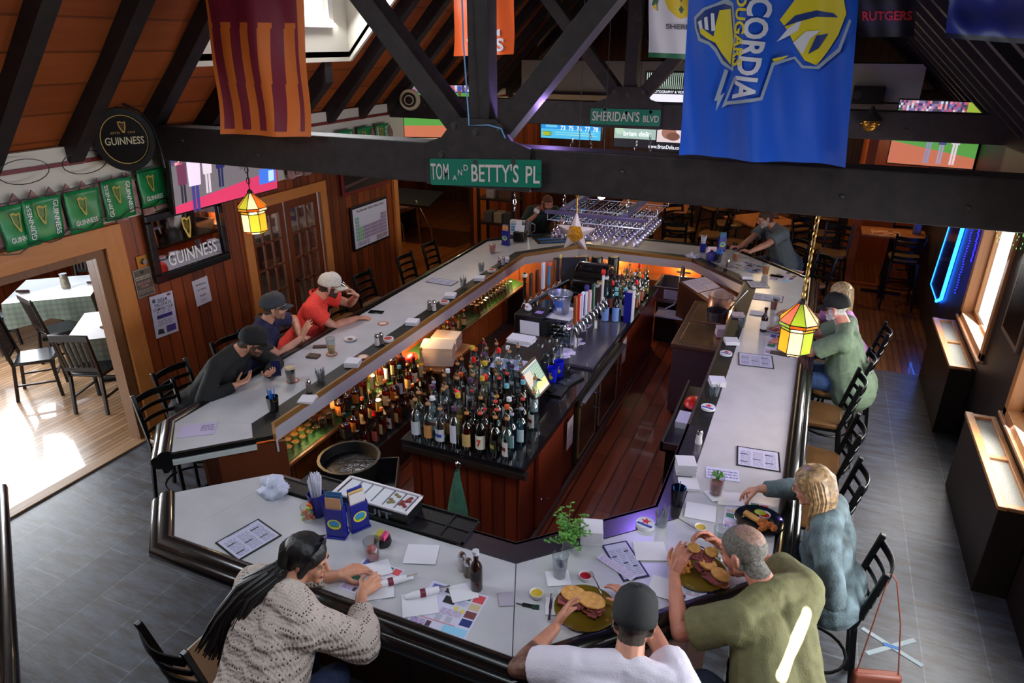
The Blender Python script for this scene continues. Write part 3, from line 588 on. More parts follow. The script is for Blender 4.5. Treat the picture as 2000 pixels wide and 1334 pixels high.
# dining chairs and tables beyond the wide opening
CHW = M('dark_walnut_chair', (.10, .055, .045), .32)
def make_chair(lab):
    t = thing('dining_chair', lab, 'chair', group='dark wooden dining chairs')
    MB().prism([(-.2, -.2), (.2, -.2), (.225, .2), (.12, .225), (-.12, .225), (-.225, .2)], .45, .49).build('seat', M('black_glossy_seat', (.09, .10, .12), .2), t, bevel=.015)
    for k in (1, -1):
        MB().bar((.19*k, .19, .46), (.2*k, .21, 0), .035, .035, (0, 1, 0)).build('leg', CHW, t, bevel=.005)
        MB().bar((.18*k, -.19, .46), (.19*k, -.25, 0), .035, .035, (0, 1, 0)).build('leg', CHW, t, bevel=.005)
        MB().bar((.185*k, -.19, .45), (.2*k, -.29, .98), .034, .036, (0, 1, 0)).build('back_post', CHW, t, bevel=.005)
        MB().bar((.195*k, .2, .2), (.188*k, -.22, .2), .02, .02).build('stretcher', CHW, t)
    MB().bar((-.2, .2, .27), (.2, .2, .27), .02, .02).build('stretcher', CHW, t)
    MB().bar((-.2, -.225, .56), (.2, -.225, .56), .02, .045).build('back_rail', CHW, t); MB().bar((-.225, -.293, .96), (.225, -.293, .96), .025, .085).build('top_rail', CHW, t, bevel=.01)
    for i in range(6): MB().bar((-.15+.06*i, -.225, .56), (-.165+.066*i, -.288, .93), .028, .012, (0, 1, 0)).build('back_slat', CHW, t)
    return t
c0 = make_chair('dark slat-back dining chair nearest the jamb, back to the bar'); c0.location = (-7.25, 4.62, 0); c0.rotation_euler = (0, 0, .35)
for x, y, rz, lab in ((-8.2, 4.55, -.75, 'dark slat-back dining chair angled beside the near cloth-covered table'), (-8.75, 5.25, -.25, 'dark slat-back dining chair between the two cloth-covered tables'), (-10.0, 5.1, -1.1, 'dark slat-back dining chair at the near corner of the far cloth-covered table'),
    (-10.35, 6.75, 3.6, 'dark slat-back dining chair under the dining room window'), (-8.5, 6.3, 1.9, 'dark slat-back dining chair beside the jamb at the far cloth-covered table'), (-9.05, 4.1, -.9, 'dark dining chair cut off at the edge of the dining room')):
    dup(c0, (x, y, 0), rz, lab)
def cloth_table(x, y, rz, w_, lab, lab2):
    t = thing('dining_table', lab, 'table', (x, y, 0), rz, 'cloth-covered dining tables'); MB().box(-w_/2+.01, -w_/2+.01, .72, w_/2-.01, w_/2-.01, .745).build('tabletop', CHW, t, smooth=False)
    MB().cyl((0, 0, 0), (0, 0, .72), .05).build('pedestal', STM, t); MB().obox((0, 0, .02), (.7, .07, .04)).build('foot', STM, t); MB().obox((0, 0, .02), (.07, .7, .04)).build('foot', STM, t)
    m, N_, L, P = pbr('patterned_cloth_%d' % len(MATS)); ck = N_.new('ShaderNodeTexVoronoi'); ck.inputs['Scale'].default_value = 14; ck.inputs['Randomness'].default_value = 0; tc = N_.new('ShaderNodeTexCoord'); L.new(tc.outputs['Object'], ck.inputs['Vector'])
    mx = N_.new('ShaderNodeMix'); mx.data_type = 'RGBA'; mx.inputs['A'].default_value = (*lin((.46, .50, .44)), 1); mx.inputs['B'].default_value = (*lin((.22, .26, .24)), 1); L.new(ck.outputs['Distance'], mx.inputs['Factor']); L.new(mx.outputs['Result'], P.inputs['Base Color']); MATS['c%d' % len(MATS)] = m
    n_ = 48; vs = []; h_ = w_/2+.012
    for i in range(n_):
        a = 4*i/n_; k = int(a); f_ = a-k; p = [(-h_, -h_), (h_, -h_), (h_, h_), (-h_, h_)]; q0, q1 = p[k], p[(k+1) % 4]; x_, y_ = q0[0]+(q1[0]-q0[0])*f_, q0[1]+(q1[1]-q0[1])*f_
        for zz, o_ in ((.755, 0), (.66, .01), (.5, .03)):
            wv_ = 1+o_*(1+.6*math.sin(i*1.7))/h_; vs.append((x_*wv_, y_*wv_, zz-(.10*abs(math.cos(PI*f_)) if zz == .5 else 0)))
    mb = MB(); mb.cm = 1; mb.add(vs, [(i*3+j, ((i+1) % n_)*3+j, ((i+1) % n_)*3+j+1, i*3+j+1) for i in range(n_) for j in range(2)]); mb.cm = 0; mb.add([vs[i*3] for i in range(n_)], [tuple(range(n_))])
    o = one(mb, 'tablecloth', [M('white_paper_cover', (.93, .94, .96), .25), m], lab2, 'tablecloth', (x, y, .002), rz)
cloth_table(-9.5, 5.82, .72, 1.02, 'square dining table under a patterned cloth beside the dining room window', 'patterned cloth with white top on the table by the dining room window')
cloth_table(-7.55, 5.25, .72, .95, 'square dining table under a patterned cloth partly behind the door jamb', 'patterned cloth with white top on the table half hidden by the jamb')
t = thing('condiment_jar', 'tall glass jar with metal lid on the window-side dining table', 'jar', (-9.35, 5.85, .757)); MB().lathe([(.05, 0), (.06, .03), (.05, .16), (.045, .19)], n=16).build('jar_body', M('mottled_jar', (.45, .42, .35), .3, noise_=.6, nscale=60), t); MB().lathe([(.05, .19), (.05, .215), (0.001, .217)], n=16).build('lid', STEEL, t)
for x, y, z, lab in ((-9.75, 5.5, .758, 'rolled napkin with cutlery on the window-side dining table'), (-9.2, 6.15, .758, 'rolled cutlery bundle at the far side of the window-side table'), (-7.5, 5.05, .758, 'rolled cutlery bundle on the table by the jamb')):
    one(MB().cap((-.08, 0, .016), (.08, 0, .016), .016, .02), 'cutlery_roll', M('dark_napkin', (.33, .22, .2), .8), lab, 'cutlery', (x, y, z), .4)
# radiator cabinets below the windows
RC = wood('dark_radiator_cabinet', (.10, .065, .05), (.19, .125, .095), 'Z', 3, 'Y', seam=0); SCR = M('pale_woven_screen', (.62, .62, .58), .7, noise_=.25, nscale=140)
for (y0, y1, lab) in ((5.2, 6.72, 'dark radiator cabinet with framed screen top under the nearer window'), (7.8, 9.3, 'dark radiator cabinet with framed screen top under the far window')):
    t = thing('radiator_cabinet', lab, 'radiator cover', (1.62, y0, 0)); L_ = y1-y0
    MB().box(0, 0, 0, .225, L_, .77).build('case', RC, t, smooth=False, bevel=.004)
    for a in (0, L_/2-.03, L_-.06): MB().box(0, a, .77, .225, a+.06, .80).build('top_frame', SILL, t, smooth=False, bevel=.004)
    MB().box(-.012, -.01, .77, .05, L_+.01, .803).build('top_frame', SILL, t, smooth=False, bevel=.004); MB().box(.185, 0, .77, .228, L_, .803).build('top_frame', SILL, t, smooth=False, bevel=.004)
    for a in (.06, L_/2+.03): MB().box(.05, a, .772, .185, a+L_/2-.09, .778).build('screen', SCR, t, smooth=False)
# a pale taped cross on the floor beside the stools
def tapeX():
    t = thing('floor_tape', 'pale worn tape cross with blue middle stuck on the floor beside the denim woman', 'tape', (1.02, 4.35, 0))
    MB().obox((0, 0, .001), (.42, .035, .002), .7).build('tape_strip', M('pale_tape', (.66, .72, .75), .6), t, smooth=False); MB().obox((0, 0, .0025), (.42, .035, .002), -.5).build('tape_strip', M('pale_tape', (0, 0, 0)), t, smooth=False)
    MB().obox((0, 0, .004), (.1, .03, .002), -.1).build('blue_tape', M('blue_tape', (.2, .45, .75), .6), t, smooth=False)
tapeX()
# handbag hanging by a long strap from the denim woman's stool
b = thing('handbag', 'small tan leather handbag hanging by a thin strap from a bar stool back', 'handbag', (.82, 3.62, .30), .3)
MB().box(-.14, -.03, 0, .14, .035, .13).build('bag_body', M('tan_leather', (.52, .27, .20), .45), b, bevel=.02)
MB().tube([(.12, 0, .12), (.06, .02, .5), (-.02, .03, .8), (-.06, .03, .855)], .004, 6).build('strap', M('tan_leather', (0, 0, 0)), b)
MB().tube([(-.12, 0, .12), (-.09, .02, .5), (-.07, .03, .855)], .004, 6).build('strap', M('tan_leather', (0, 0, 0)), b)
# ================================================================ people
def remesh(mb, voxel, smooth=4, fac=.5):
    me = bpy.data.meshes.new('shape'); me.from_pydata(mb.v, [], mb.f); me.update()
    o = bpy.data.objects.new('shape', me); sc.collection.objects.link(o)
    r = o.modifiers.new('r', 'REMESH'); r.mode = 'VOXEL'; r.voxel_size = voxel; r.use_smooth_shade = True
    if smooth: s_ = o.modifiers.new('s', 'SMOOTH'); s_.iterations = smooth; s_.factor = fac
    out = bpy.data.meshes.new_from_object(o.evaluated_get(bpy.context.evaluated_depsgraph_get()))
    bpy.data.objects.remove(o); bpy.data.meshes.remove(me); return out
def ik(a, b, l1, l2, pole):
    a, b = V(a), V(b); d = b-a; L_ = d.length; m_ = (l1+l2)*.995
    if L_ > m_: b = a+d*(m_/L_); d = b-a; L_ = m_
    x = (l1*l1-l2*l2+L_*L_)/(2*L_); h = math.sqrt(max(0, l1*l1-x*x)); u = d.normalized()
    p = V(pole); p = p-u*p.dot(u); p = p.normalized() if p.length > 1e-4 else u.orthogonal()
    return a+u*x+p*h, b
def ramp(me, fns):
    "material zones: fns = list of functions of a point returning True; first hit wins (slot i+1)"
    vs = [v.co for v in me.vertices]
    mi = [0]*len(me.polygons)
    for i, p in enumerate(me.polygons):
        c = p.center
        for k, fn in enumerate(fns):
            if fn(c): mi[i] = k+1; break
    me.polygons.foreach_set('material_index', mi)
def wrinkle(me, amp, sc_=7, st=(1, 1, 1), seed=0):
    for v, n in zip(me.vertices, [x.normal.copy() for x in me.vertices]):
        q = V((v.co.x*st[0], v.co.y*st[1], v.co.z*st[2]))*sc_+V((seed, seed*2, 0))
        a = noise.noise(q)+.5*noise.noise(q*2.3); r = 1-abs(noise.noise(q*1.4+V((5, 5, 5))))*2
        v.co += n*amp*(a*.6+r*.4)
def meshobj(name, me, mats, parent=None, origin=V((0, 0, 0))):
    me.name = name; keep = [p.material_index for p in me.polygons]; me.materials.clear()
    for m_ in mats: me.materials.append(m_)
    me.polygons.foreach_set('material_index', keep)
    me.transform(Matrix.Translation(-origin)); me.polygons.foreach_set('use_smooth', [True]*len(me.polygons))
    o = bpy.data.objects.new(name, me); sc.collection.objects.link(o)
    if parent: o.parent = parent
    return o
def skin(n, c): 
    m = M(n, c, .5, noise_=.13, nscale=14)
    m.node_tree.nodes['Principled BSDF'].inputs['Subsurface Weight'].default_value = .06
    m.node_tree.nodes['Principled BSDF'].inputs['Subsurface Radius'].default_value = (.02, .008, .004); return m
def hand(mb, w_, d, pn, tside, curl=.4, sp=1.0, s=1.0):
    """w_ wrist, d direction of the fingers, pn palm normal (out of the palm), tside direction toward the thumb"""
    d = V(d).normalized(); pn = V(pn); pn = (pn-d*pn.dot(d)).normalized(); t = d.cross(pn); t = t if t.dot(V(tside)) > 0 else -t
    w_ = V(w_); L4 = [.078, .085, .078, .06]
    for i in range(4):
        o = (1.5-i)*.0195*s; k = w_+d*(.088-.006*abs(i-1.2))*s+t*o*1.02
        mb.cap(w_+t*o*.6+d*.01, k, .0135*s, .0115*s, 8)
        a = curl*(.8+.12*i); fd = d; p = k
        for j, seg in enumerate((.46, .30, .24)):
            ang = a*(.7, 1.0, .8)[j]
            fd = (fd*math.cos(ang)+pn*math.sin(ang)+t*(1.5-i)*.035*sp).normalized()
            q = p+fd*L4[i]*seg*s*1.08; mb.cap(p, q, (.0098, .0088, .008)[j]*s, (.0088, .008, .0068)[j]*s, 8); p = q
    mb.cap(w_+d*.02*s, w_+d*.062*s-t*.0, .021*s, .019*s, 10)
    tb = w_+d*.022*s+t*.022*s+pn*.006; t1 = tb+(d*.55+t*.72+pn*.3).normalized()*.042*s
    t2 = t1+(d*.85+t*.35+pn*(.25+curl*.5)).normalized()*.032*s; t3 = t2+(d*.9+t*(.1-curl*.2)+pn*(.3+curl*.6)).normalized()*.026*s
    mb.cap(tb, t1, .015*s, .0115*s, 8).cap(t1, t2, .0108*s, .0095*s, 8).cap(t2, t3, .0095*s, .008*s, 8)
    return w_+d*.1*s+pn*.03
EYEW = M('eye_white', (.62, .58, .55), .4); IRIS = M('dark_iris', (.08, .05, .04), .2)
def face(f, up):
    f = V(f).normalized(); r = f.cross(V(up)).normalized(); u = r.cross(f); return r, f, u
def person(label, N, Hc, tf, hf, hip, arms, fat=1.0, sk='skin_light', skc=(.78, .55, .45), vox=.0065, shirt=(.3, .3, .3), shirtname='shirt', sleeve=.55, neck_skin=False,
           hair=None, haircol=(.15, .1, .08), hairkind='short', capcol=None, cap_back=False, capname='cap', beard=None, pants=(.12, .16, .26), knees=None, amp=.006, sw=.19, s=1.12, hs=1.0, shirt_mat=None, female=False, glasses=None, tilt=(0, 0, 1), foot_z=.32, standing=False, loose=0.0, tattoo=False, collar=None, extra=None, legz=None):
    """N base of the neck, Hc centre of the head, tf facing of the torso, hf facing of the head, hip pelvis centre;
    arms: list of (side, wrist, pole, hand dir, palm normal, curl)"""
    N, Hc, hip = V(N), V(Hc), V(hip); N = Hc+(N-Hc).normalized()*.178*s*hs; sw = sw*s; tf = V(tf); tf.z = 0; tf.normalize(); sp_ = (N-hip).normalized(); r = tf.cross(V((0, 0, 1))).normalized()
    fwd = r.cross(sp_)*-1; fwd = fwd if fwd.dot(tf) > 0 else -fwd
    B = MB(); C = MB(); org = V((hip.x, hip.y, 0))
    shc = N-sp_*.05*s; bs = s
    sh = {1: shc+r*sw, -1: shc-r*sw}      # +1: the person's right side
    ch = N-sp_*.17; be = hip+sp_*.12
    def tor(m, e):
        for k in (1, -1):
            m.cap(ch+r*.075*k*s+fwd*.01, be+r*.07*k+fwd*(.02*fat), .105*s+e, (.112*fat+e)*s, 14)
            m.cap(be+r*.07*k+fwd*.015*fat, hip+r*.085*k-sp_*.03*(e > 0), (.112*fat+e)*s, (.122 if e == 0 else .150)*s*min(fat, 1.2)+e, 14)
            m.cap(N-sp_*.02+r*.03*k, sh[k]-sp_*.0, .060*s+e, .058*s+e, 12)
            m.cap(ch+r*.08*k, sh[k]-sp_*.04, .095*s+e, .06*s+e, 12)
            if female: m.cap(ch+r*.07*k+fwd*.075-sp_*.02, ch+r*.07*k+fwd*.085-sp_*.04, .058+e, .055+e, 12)
        if fat > 1.15: m.cap(be+fwd*.05*fat-sp_*.02, be+fwd*.055*fat+sp_*.08, .12*fat+e, .10*fat+e, 14)
    tor(B, 0); tor(C, .014+loose)
    B.cap(N-sp_*.03, Hc+(N-Hc)*.35, .058*s*min(1.12, fat), .056*s, 14)
    for k, wr, pole, hd, pn, cu in arms:
        e, w2 = ik(sh[k], wr, .29*s, .265*s, pole); ud = (e-sh[k]).normalized(); fd = (w2-e).normalized()
        B.cap(sh[k], e, .051*s*min(fat, 1.2), .040*s, 12).cap(e, e+fd*.09, .041*s, .043*s, 12).cap(e+fd*.09, w2, .043*s, .026*s, 12)
        tt = V(hd).cross(V(pn)); ts = V((0, 0, 1)) if abs(V(pn).z) < .5 else (tf.cross(V((0, 0, 1)))*(-k))
        hand(B, w2+V(hd).normalized()*.008, hd, pn, ts, cu, s=s)
        le = .29*s
        if sleeve <= 1:
            q = sh[k]+ud*le*sleeve; C.cap(sh[k], sh[k]+ud*le*sleeve*.5, .057*s*min(fat, 1.2)+.01+loose, .055*s*min(fat, 1.2)+.013+loose, 14)
            C.tube([sh[k]+ud*.02, q], [.057*s*min(fat, 1.2)+.012+loose, .052*s*min(fat, 1.2)+.022+loose], 16)
        else:
            C.cap(sh[k], e, .062*s+loose, .054*s+loose, 14).cap(e, e+fd*.09, .054*s+loose, .052*s+loose, 14)
            q = e+fd*.265*s*(sleeve-1); C.tube([e+fd*.02, q], [.054*s+loose, .040*s+loose*.5], 16)
    s = s*hs
    # head
    R_, F_, U_ = face(hf, tilt)
    def h(x, y, z): return Hc+(R_*x+F_*y+U_*z)*s
    RM = Matrix((R_, F_, U_)).transposed()
    def el(m, c, rad): m.sph(c, [q*s for q in rad], 16, 12, R=RM)
    el(B, h(0, -.012, .032), (.077, .097, .083)); el(B, h(0, .012, -.02), (.067, .080, .085)); el(B, h(0, .045, -.055), (.048, .042, .042))
    B.cap(h(-.012, .066, -.092), h(.012, .066, -.092), .022*s, n=10)
    B.cap(h(0, .082, .018), h(0, .104, -.022), .0085*s, .0125*s, 10).cap(h(-.012, .092, -.03), h(.012, .092, -.03), .0085*s, n=8)
    B.cap(h(-.032, .072, .024), h(.032, .072, .024), .014*s, n=10)
    for k in (1, -1):
        el(B, h(.036*k, .058, -.025), (.024, .024, .026)); el(B, h(.076*k, -.008, -.005), (.010, .018, .031)); el(B, h(.083*k, -.016, .008), (.007, .013, .02))
        B.cap(h(.03*k, .03, -.08), h(.058*k, -.005, -.045), .022*s, .022*s, 8)
    B.cap(h(-.018, .088, -.058), h(.018, .088, -.058), .0078*s, n=8).cap(h(-.014, .086, -.067), h(.014, .086, -.067), .0082*s, n=8)
    s = bs
    # legs
    kd = knees or [(1, hip+tf*.42+r*.13+V((0, 0, .0))), (-1, hip+tf*.42-r*.13)]
    T = MB()
    for k, kn in kd:
        kn = V(kn); hj = hip+r*.09*k
        an = V((kn.x-tf.x*(.02), kn.y-tf.y*(.02), max(.1, kn.z-.44))) if not standing else V((kn.x, kn.y, .09))
        B.cap(hj, kn, .082*s, .055*s, 12).cap(kn, an, .052*s, .036*s, 12).cap(an-V((0, 0, .035))-tf*.03, an+tf*.16-V((0, 0, .05)), .036, .028, 10)
        T.cap(hj, kn, .092*s*min(fat, 1.1), .070*s, 14).cap(kn, an+V((0, 0, .03)), .068*s, .055*s, 14)
    T.cap(hip-r*.075, hip+r*.075, .120*s*min(fat, 1.1), n=14)
    me = remesh(B, vox, 3, .45); s = bs*hs
    zones, mats = [], [skin(sk, skc)]
    def hl(c): d = c-Hc; return V((d.dot(R_), d.dot(F_), d.dot(U_)))/s
    lip = M(sk+'_lips', tuple(min(1, a*b) for a, b in zip(skc, (.82, .55, .55))), .4)
    def zl(c): q = hl(c); return abs(q.x) < .024 and q.y > .082 and -.073 < q.z < -.052
    zones.append(zl); mats.append(lip)
    if beard:
        def zb(c):
            q = hl(c); return (q.length < .16) and ((q.z < -.045 and q.y > .0 and abs(q.x) < .075 and (q.y > .03 or q.z < -.03)) or (-.050 < q.z < -.038 and q.y > .08 and abs(q.x) < .03) or (q.z < .0 and abs(q.x) > .052 and .0 < q.y < .045))
        zones.append(zb); mats.append(M('beard_%d%d%d' % tuple(int(a*9) for a in beard), beard, .8, noise_=.3, nscale=90))
    if hairkind in ('short', 'buzz', 'fringe'):
        hm = M('hair_%d%d%d' % tuple(int(a*9) for a in haircol), haircol, .75, noise_=.35, nscale=70, bump=.6, bscale=220)
        def zh(c):
            q = hl(c)
            if q.length > .16: return False
            line = .045 if q.y > .05 else (.045-.085*(.05-q.y)/.06 if q.y > -.01 else -.04-.025*min(1, (-.01-q.y)/.05))
            return q.z > line and not (abs(q.x) > .078 and q.z < .03)
        if hairkind == 'fringe':
            zones.append(lambda c: (lambda q: q.length < .16 and q.z > .045 and q.y < -.0 and (q.x/.05)**2+((q.y+.05)/.055)**2 < 1)(hl(c))); mats.append(M('thin_crown_hair', tuple(a*.55+b*.45 for a, b in zip(haircol, skc)), .6, noise_=.25, nscale=80))
        zones.append(zh); mats.append(hm)
    if tattoo:
        mats.append(M(sk+'_tattooed', tuple(a*.62 for a in skc), .55, noise_=.5, nscale=22)); 
        def zt(c):
            for k, wr, *_ in arms:
                e, w2 = ik(sh[k], wr, .29*s, .265*s, _[0]); ax = w2-sh[k]
                if k == -1 and (c-e).length < .17 and (c-w2).length > .1: return True
            return False
        zones.append(zt)
    bm_ = MB()
    for k in (1, -1):  # eyebrows belong to the face
        pass
    ramp(me, zones); body = meshobj('person', me, mats, None, org); body.location = org; tag(body, label, 'person')
    def sub(mb, n, mat, **k_):
        o = mb.build(n, mat, None, **k_); o.data.transform(Matrix.Translation(-org)); o.parent = body; return o
    for k in (1, -1):
        c = h(.031*k, .0685, .004); mb = MB().sph(c, .0122*s, 10, 8); mb.cm = 1; mb.sph(c+F_*.0068*s, .0072*s, 8, 6); sub(mb, 'eye', [EYEW, IRIS])
        mb = MB().tube([h(.016*k, .088, .023), h(.03*k, .087, .029), h(.046*k, .074, .022)], [.002*s, .0034*s, .002*s], 6); sub(mb, 'eyebrow', M('brow_dark' if sum(haircol) < 1 else 'brow_light', tuple(x*.7 for x in haircol), .8))
    s = bs
    # clothes
    if neck_skin is False: C.tube([N-sp_*.02, N+(Hc-N).normalized()*.022], [.082*s+loose*.3, .067*s], 18)
    me = remesh(C, .009, 5, .5); wrinkle(me, amp, 8, (1, 1, .6), seed=hip.x)
    sm = shirt_mat or M('cloth_%d_%d_%d' % tuple(int(a*30) for a in shirt), shirt, .85, noise_=.1, nscale=30, bump=.25, bscale=180)
    so = meshobj(shirtname, me, [sm], body, org)
    me = remesh(T, .011, 4, .5); wrinkle(me, .006, 8, seed=hip.y)
    meshobj('trousers', me, [M('denim_%d_%d_%d' % tuple(int(a*30) for a in pants), pants, .85, noise_=.25, nscale=40)], body, org)
    if not standing:
        for k, kn in kd:
            kn = V(kn); an = V((kn.x-tf.x*.02, kn.y-tf.y*.02, max(.1, kn.z-.44)))
            mb = MB().cap(an-V((0, 0, .04))-tf*.035, an+tf*.17-V((0, 0, .058)), .046, .038, 10); sub(mb, 'shoe', M('dark_shoe', (.08, .07, .07), .6))
    s = bs*hs
    if collar:
        mb = MB(); pts = [N+sp_*.012+(r*math.cos(a)+fwd*math.sin(a))*.076*s+sp_*(.02-.02*math.sin(a)) for a in [PI/2+.35+i*(2*PI-.7)/12 for i in range(13)]]
        pts2 = [p+(p-N)*.22-sp_*.035 for p in pts]; n_ = len(pts); mb.add(pts+pts2, [(i, i+1, n_+i+1, n_+i) for i in range(n_-1)])
        o = sub(mb, 'collar', M('collar_%d' % int(collar[0]*99), collar, .8)); o.modifiers.new('t', 'SOLIDIFY').thickness = .006
    if capcol:
        cm_ = M('cap_%d%d%d' % tuple(int(a*30) for a in capcol), capcol, .85, noise_=.12, nscale=60, bump=.2, bscale=200); mb = MB(); n_ = 20; prof_ = [(1.0, .018), (1.01, .045), (.96, .075), (.80, .105), (.52, .124), (.2, .131), (0.001, .132)]
        vs, fs = [], []
        for rr, z in prof_:
            for j in range(n_):
                a = 2*PI*j/n_; vs.append(h(.086*rr*math.cos(a), -.012+.106*rr*math.sin(a), z+(.008 if math.sin(a) > 0 else -.012*rr)))
        fs = [(i*n_+j, i*n_+(j+1) % n_, (i+1)*n_+(j+1) % n_, (i+1)*n_+j) for i in range(len(prof_)-1) for j in range(n_)]
        mb.add(vs, fs); o = sub(mb, capname, cm_, ang=80); o.modifiers.new('t', 'SOLIDIFY').thickness = -.004
        sg = -1 if cap_back else 1; mb = MB(); vs = []
        for i in range(4):
            for j in range(9):
                a = PI*(.14+.72*j/8); e_ = i/3
                vs.append(h(.083*math.cos(a)*(1-.08*e_), sg*(.098*math.sin(a)-.006+e_*.074*math.sin(a)**.7), .026-.008*(a-PI/2)**2*2-.016*e_))
        mb.add(vs, [(i*9+j, i*9+j+1, (i+1)*9+j+1, (i+1)*9+j) for i in range(3) for j in range(8)]); b_ = mb
        bo = sub(b_, 'brim', cm_); bo.parent = o; bo.modifiers.new('t', 'SOLIDIFY').thickness = .005
        bt = MB().sph(h(0, -.012, .134), .007*s, 8, 6); q_ = sub(bt, 'button', cm_); q_.parent = o
    if hairkind == 'long':
        hm = hair; mb = MB(); el(mb, h(0, -.02, .045), (.092, .102, .085)); el(mb, h(0, -.05, -.01), (.085, .075, .09))
        for k in (1, -1): mb.cap(h(.06*k, .03, .075), h(.079*k, .0, -.03), .026*s, .02*s, 8)
        base = remesh(mb, .008, 3); wrinkle(base, .004, 30, (1, 1, .3)); ho = meshobj('hair', base, [hm], body, org)
        mb = MB(); rs = random.Random(int(hip.x*100)); ext = extra or {}
        for i in range(ext.get('n', 90)):
            a = PI*(1.02+.96*rs.random())*1.0; a = rs.uniform(ext.get('a0', PI*.93), ext.get('a1', PI*2.07)); e_ = rs.uniform(.93, 1.05)
            p0 = h(.07*math.cos(a)*.8, -.02+.08*math.sin(a)*.7, .105); p1 = h(.09*math.cos(a)*e_, -.02+.1*math.sin(a)*e_, .04); p2 = h(.088*math.cos(a)*e_, -.018+.096*math.sin(a)*e_, -.05)
            ln = ext.get('len', .22)*rs.uniform(.8, 1.1); dr = V(ext.get('drift', (0, 0, -1))).normalized(); out_ = (R_*math.cos(a)+F_*math.sin(a))
            p3 = p2+dr*ln*.45+out_*.008; p4 = p3+dr*ln*.5+V((rs.uniform(-.012, .012), rs.uniform(-.012, .012), 0)); pp, rr_ = [p0, p1, p2, p3, p4], [.010, .012, .0125, .0105, .003]
            if ext.get('way'):
                j_ = V((rs.uniform(-.07, .075), rs.uniform(-.06, .06), rs.uniform(-.02, .05))); ws = [V(q_)+j_*(.7+.3*i_)+V((.012*math.sin(i_*2.2+j_.x*60), .012*math.cos(i_*1.9+j_.y*60), 0)) for i_, q_ in enumerate(ext['way'])]; k_ = len(ws) if rs.random() < .7 else len(ws)-1; pp = [p0, p1, p2]+ws[:k_]; rr_ = [.011, .016, .018]+[.017, .015, .011, .004][:k_]
            mb.tube(pp, rr_, 6)
        sub(mb, 'hair', hm).parent = ho; bpy.context.view_layer.update()
    if glasses:
        mb = MB()
        for k in (1, -1):
            pts = [h(.031*k+.021*math.cos(t_), .096, .002+.016*math.sin(t_)) for t_ in [i*2*PI/14 for i in range(14)]]
            mb.tube(pts, .0014, 6, closed=True).tube([h(.052*k, .094, .006), h(.078*k, .04, .008), h(.08*k, -.01, .004)], .0014, 6)
        mb.tube([h(-.01, .097, .005), h(.01, .097, .005)], .0014, 6); sub(mb, 'eyeglasses', M('thin_frame', (.2, .17, .16), .3, .7))
    return dict(o=body, sh=sh, N=N, Hc=Hc, h=h, R=R_, F=F_, U=U_, sub=sub, org=org, r=r, fwd=fwd, sp=sp_)
def T3(x, y, z): return V((x, y, z))
# --- three men along the far long side by the pine wall
p1 = person('person in a black jacket and black cap looking at a phone', (-4.62, 4.12, 1.30), (-4.38, 4.24, 1.45), (1, .15, 0), (.9, .55, -.55), (-4.92, 4.02, .82),
    [(1, (-4.40, 3.98, 1.13), (-.3, -.9, -.6), (.35, .9, .1), (0, .3, 1), .7), (-1, (-4.30, 4.27, 1.13), (0, 1, -.5), (.75, -.35, .25), (.2, -.2, 1), .8)],
    shirt=(.075, .075, .08), shirtname='jacket', sleeve=1.93, capcol=(.055, .055, .06), fat=1.15, loose=.008, haircol=(.25, .17, .12), beard=(.34, .22, .17), tilt=(.3, .1, 1))
p2 = person('person in a navy polo shirt and grey rope cap turning to the others', (-4.78, 4.83, 1.36), (-4.68, 4.87, 1.52), (1, .25, 0), (.9, .75, -.12), (-4.98, 4.75, .82),
    [(1, (-4.52, 5.02, 1.16), (-.3, -1, -.6), (.25, .5, .9), (.2, .8, -.2), .25), (-1, (-4.66, 5.15, 1.10), (0, 1, -.4), (.7, .3, -.2), (0, 0, -1), .4)],
    shirt=(.13, .14, .27), shirtname='polo_shirt', sleeve=.62, capcol=(.21, .22, .24), haircol=(.25, .18, .12), beard=(.55, .38, .30), collar=(.12, .13, .25))
p3 = person('person in a bright red polo shirt and white cap drinking from a glass', (-4.76, 5.60, 1.36), (-4.61, 5.66, 1.50), (1, .4, 0), (.85, .7, -.35), (-4.98, 5.5, .82),
    [(1, (-4.42, 5.82, 1.10), (-.2, -1, -.5), (.7, .6, -.05), (0, 0, -1), .5), (-1, (-4.42, 5.86, 1.35), (.3, 1.0, -.9), (-.55, -.35, .75), (-.4, -.6, -.2), 1.0)],
    shirt=(.92, .25, .20), shirtname='polo_shirt', sleeve=.62, capcol=(.80, .77, .72), haircol=(.2, .13, .09), beard=(.22, .14, .10), fat=1.25, collar=(.85, .22, .18), sw=.20)
# --- barman at the far corner
p4 = person('person in a dark green shirt with a brown beard standing at the far corner', (-4.12, 10.78, 1.34), (-4.0, 10.66, 1.47), (.45, -1, 0), (.75, -.8, -.35), (-4.35, 11.05, .95),
    [(1, (-4.16, 10.50, 1.28), (-.8, -.2, -.9), (.3, .2, .9), (.6, -.5, 0), .7), (-1, (-3.72, 10.42, 1.13), (.8, 0, -.7), (.3, -.9, -.1), (0, 0, -1), .6)],
    shirt=(.10, .17, .15), shirtname='shirt', sleeve=.7, haircol=(.33, .17, .10), beard=(.36, .20, .14), standing=True, knees=[(1, (-4.45, 11.05, .5)), (-1, (-4.2, 11.1, .5))], fat=1.1, tattoo=False, skc=(.70, .46, .38), sk='skin_ruddy')
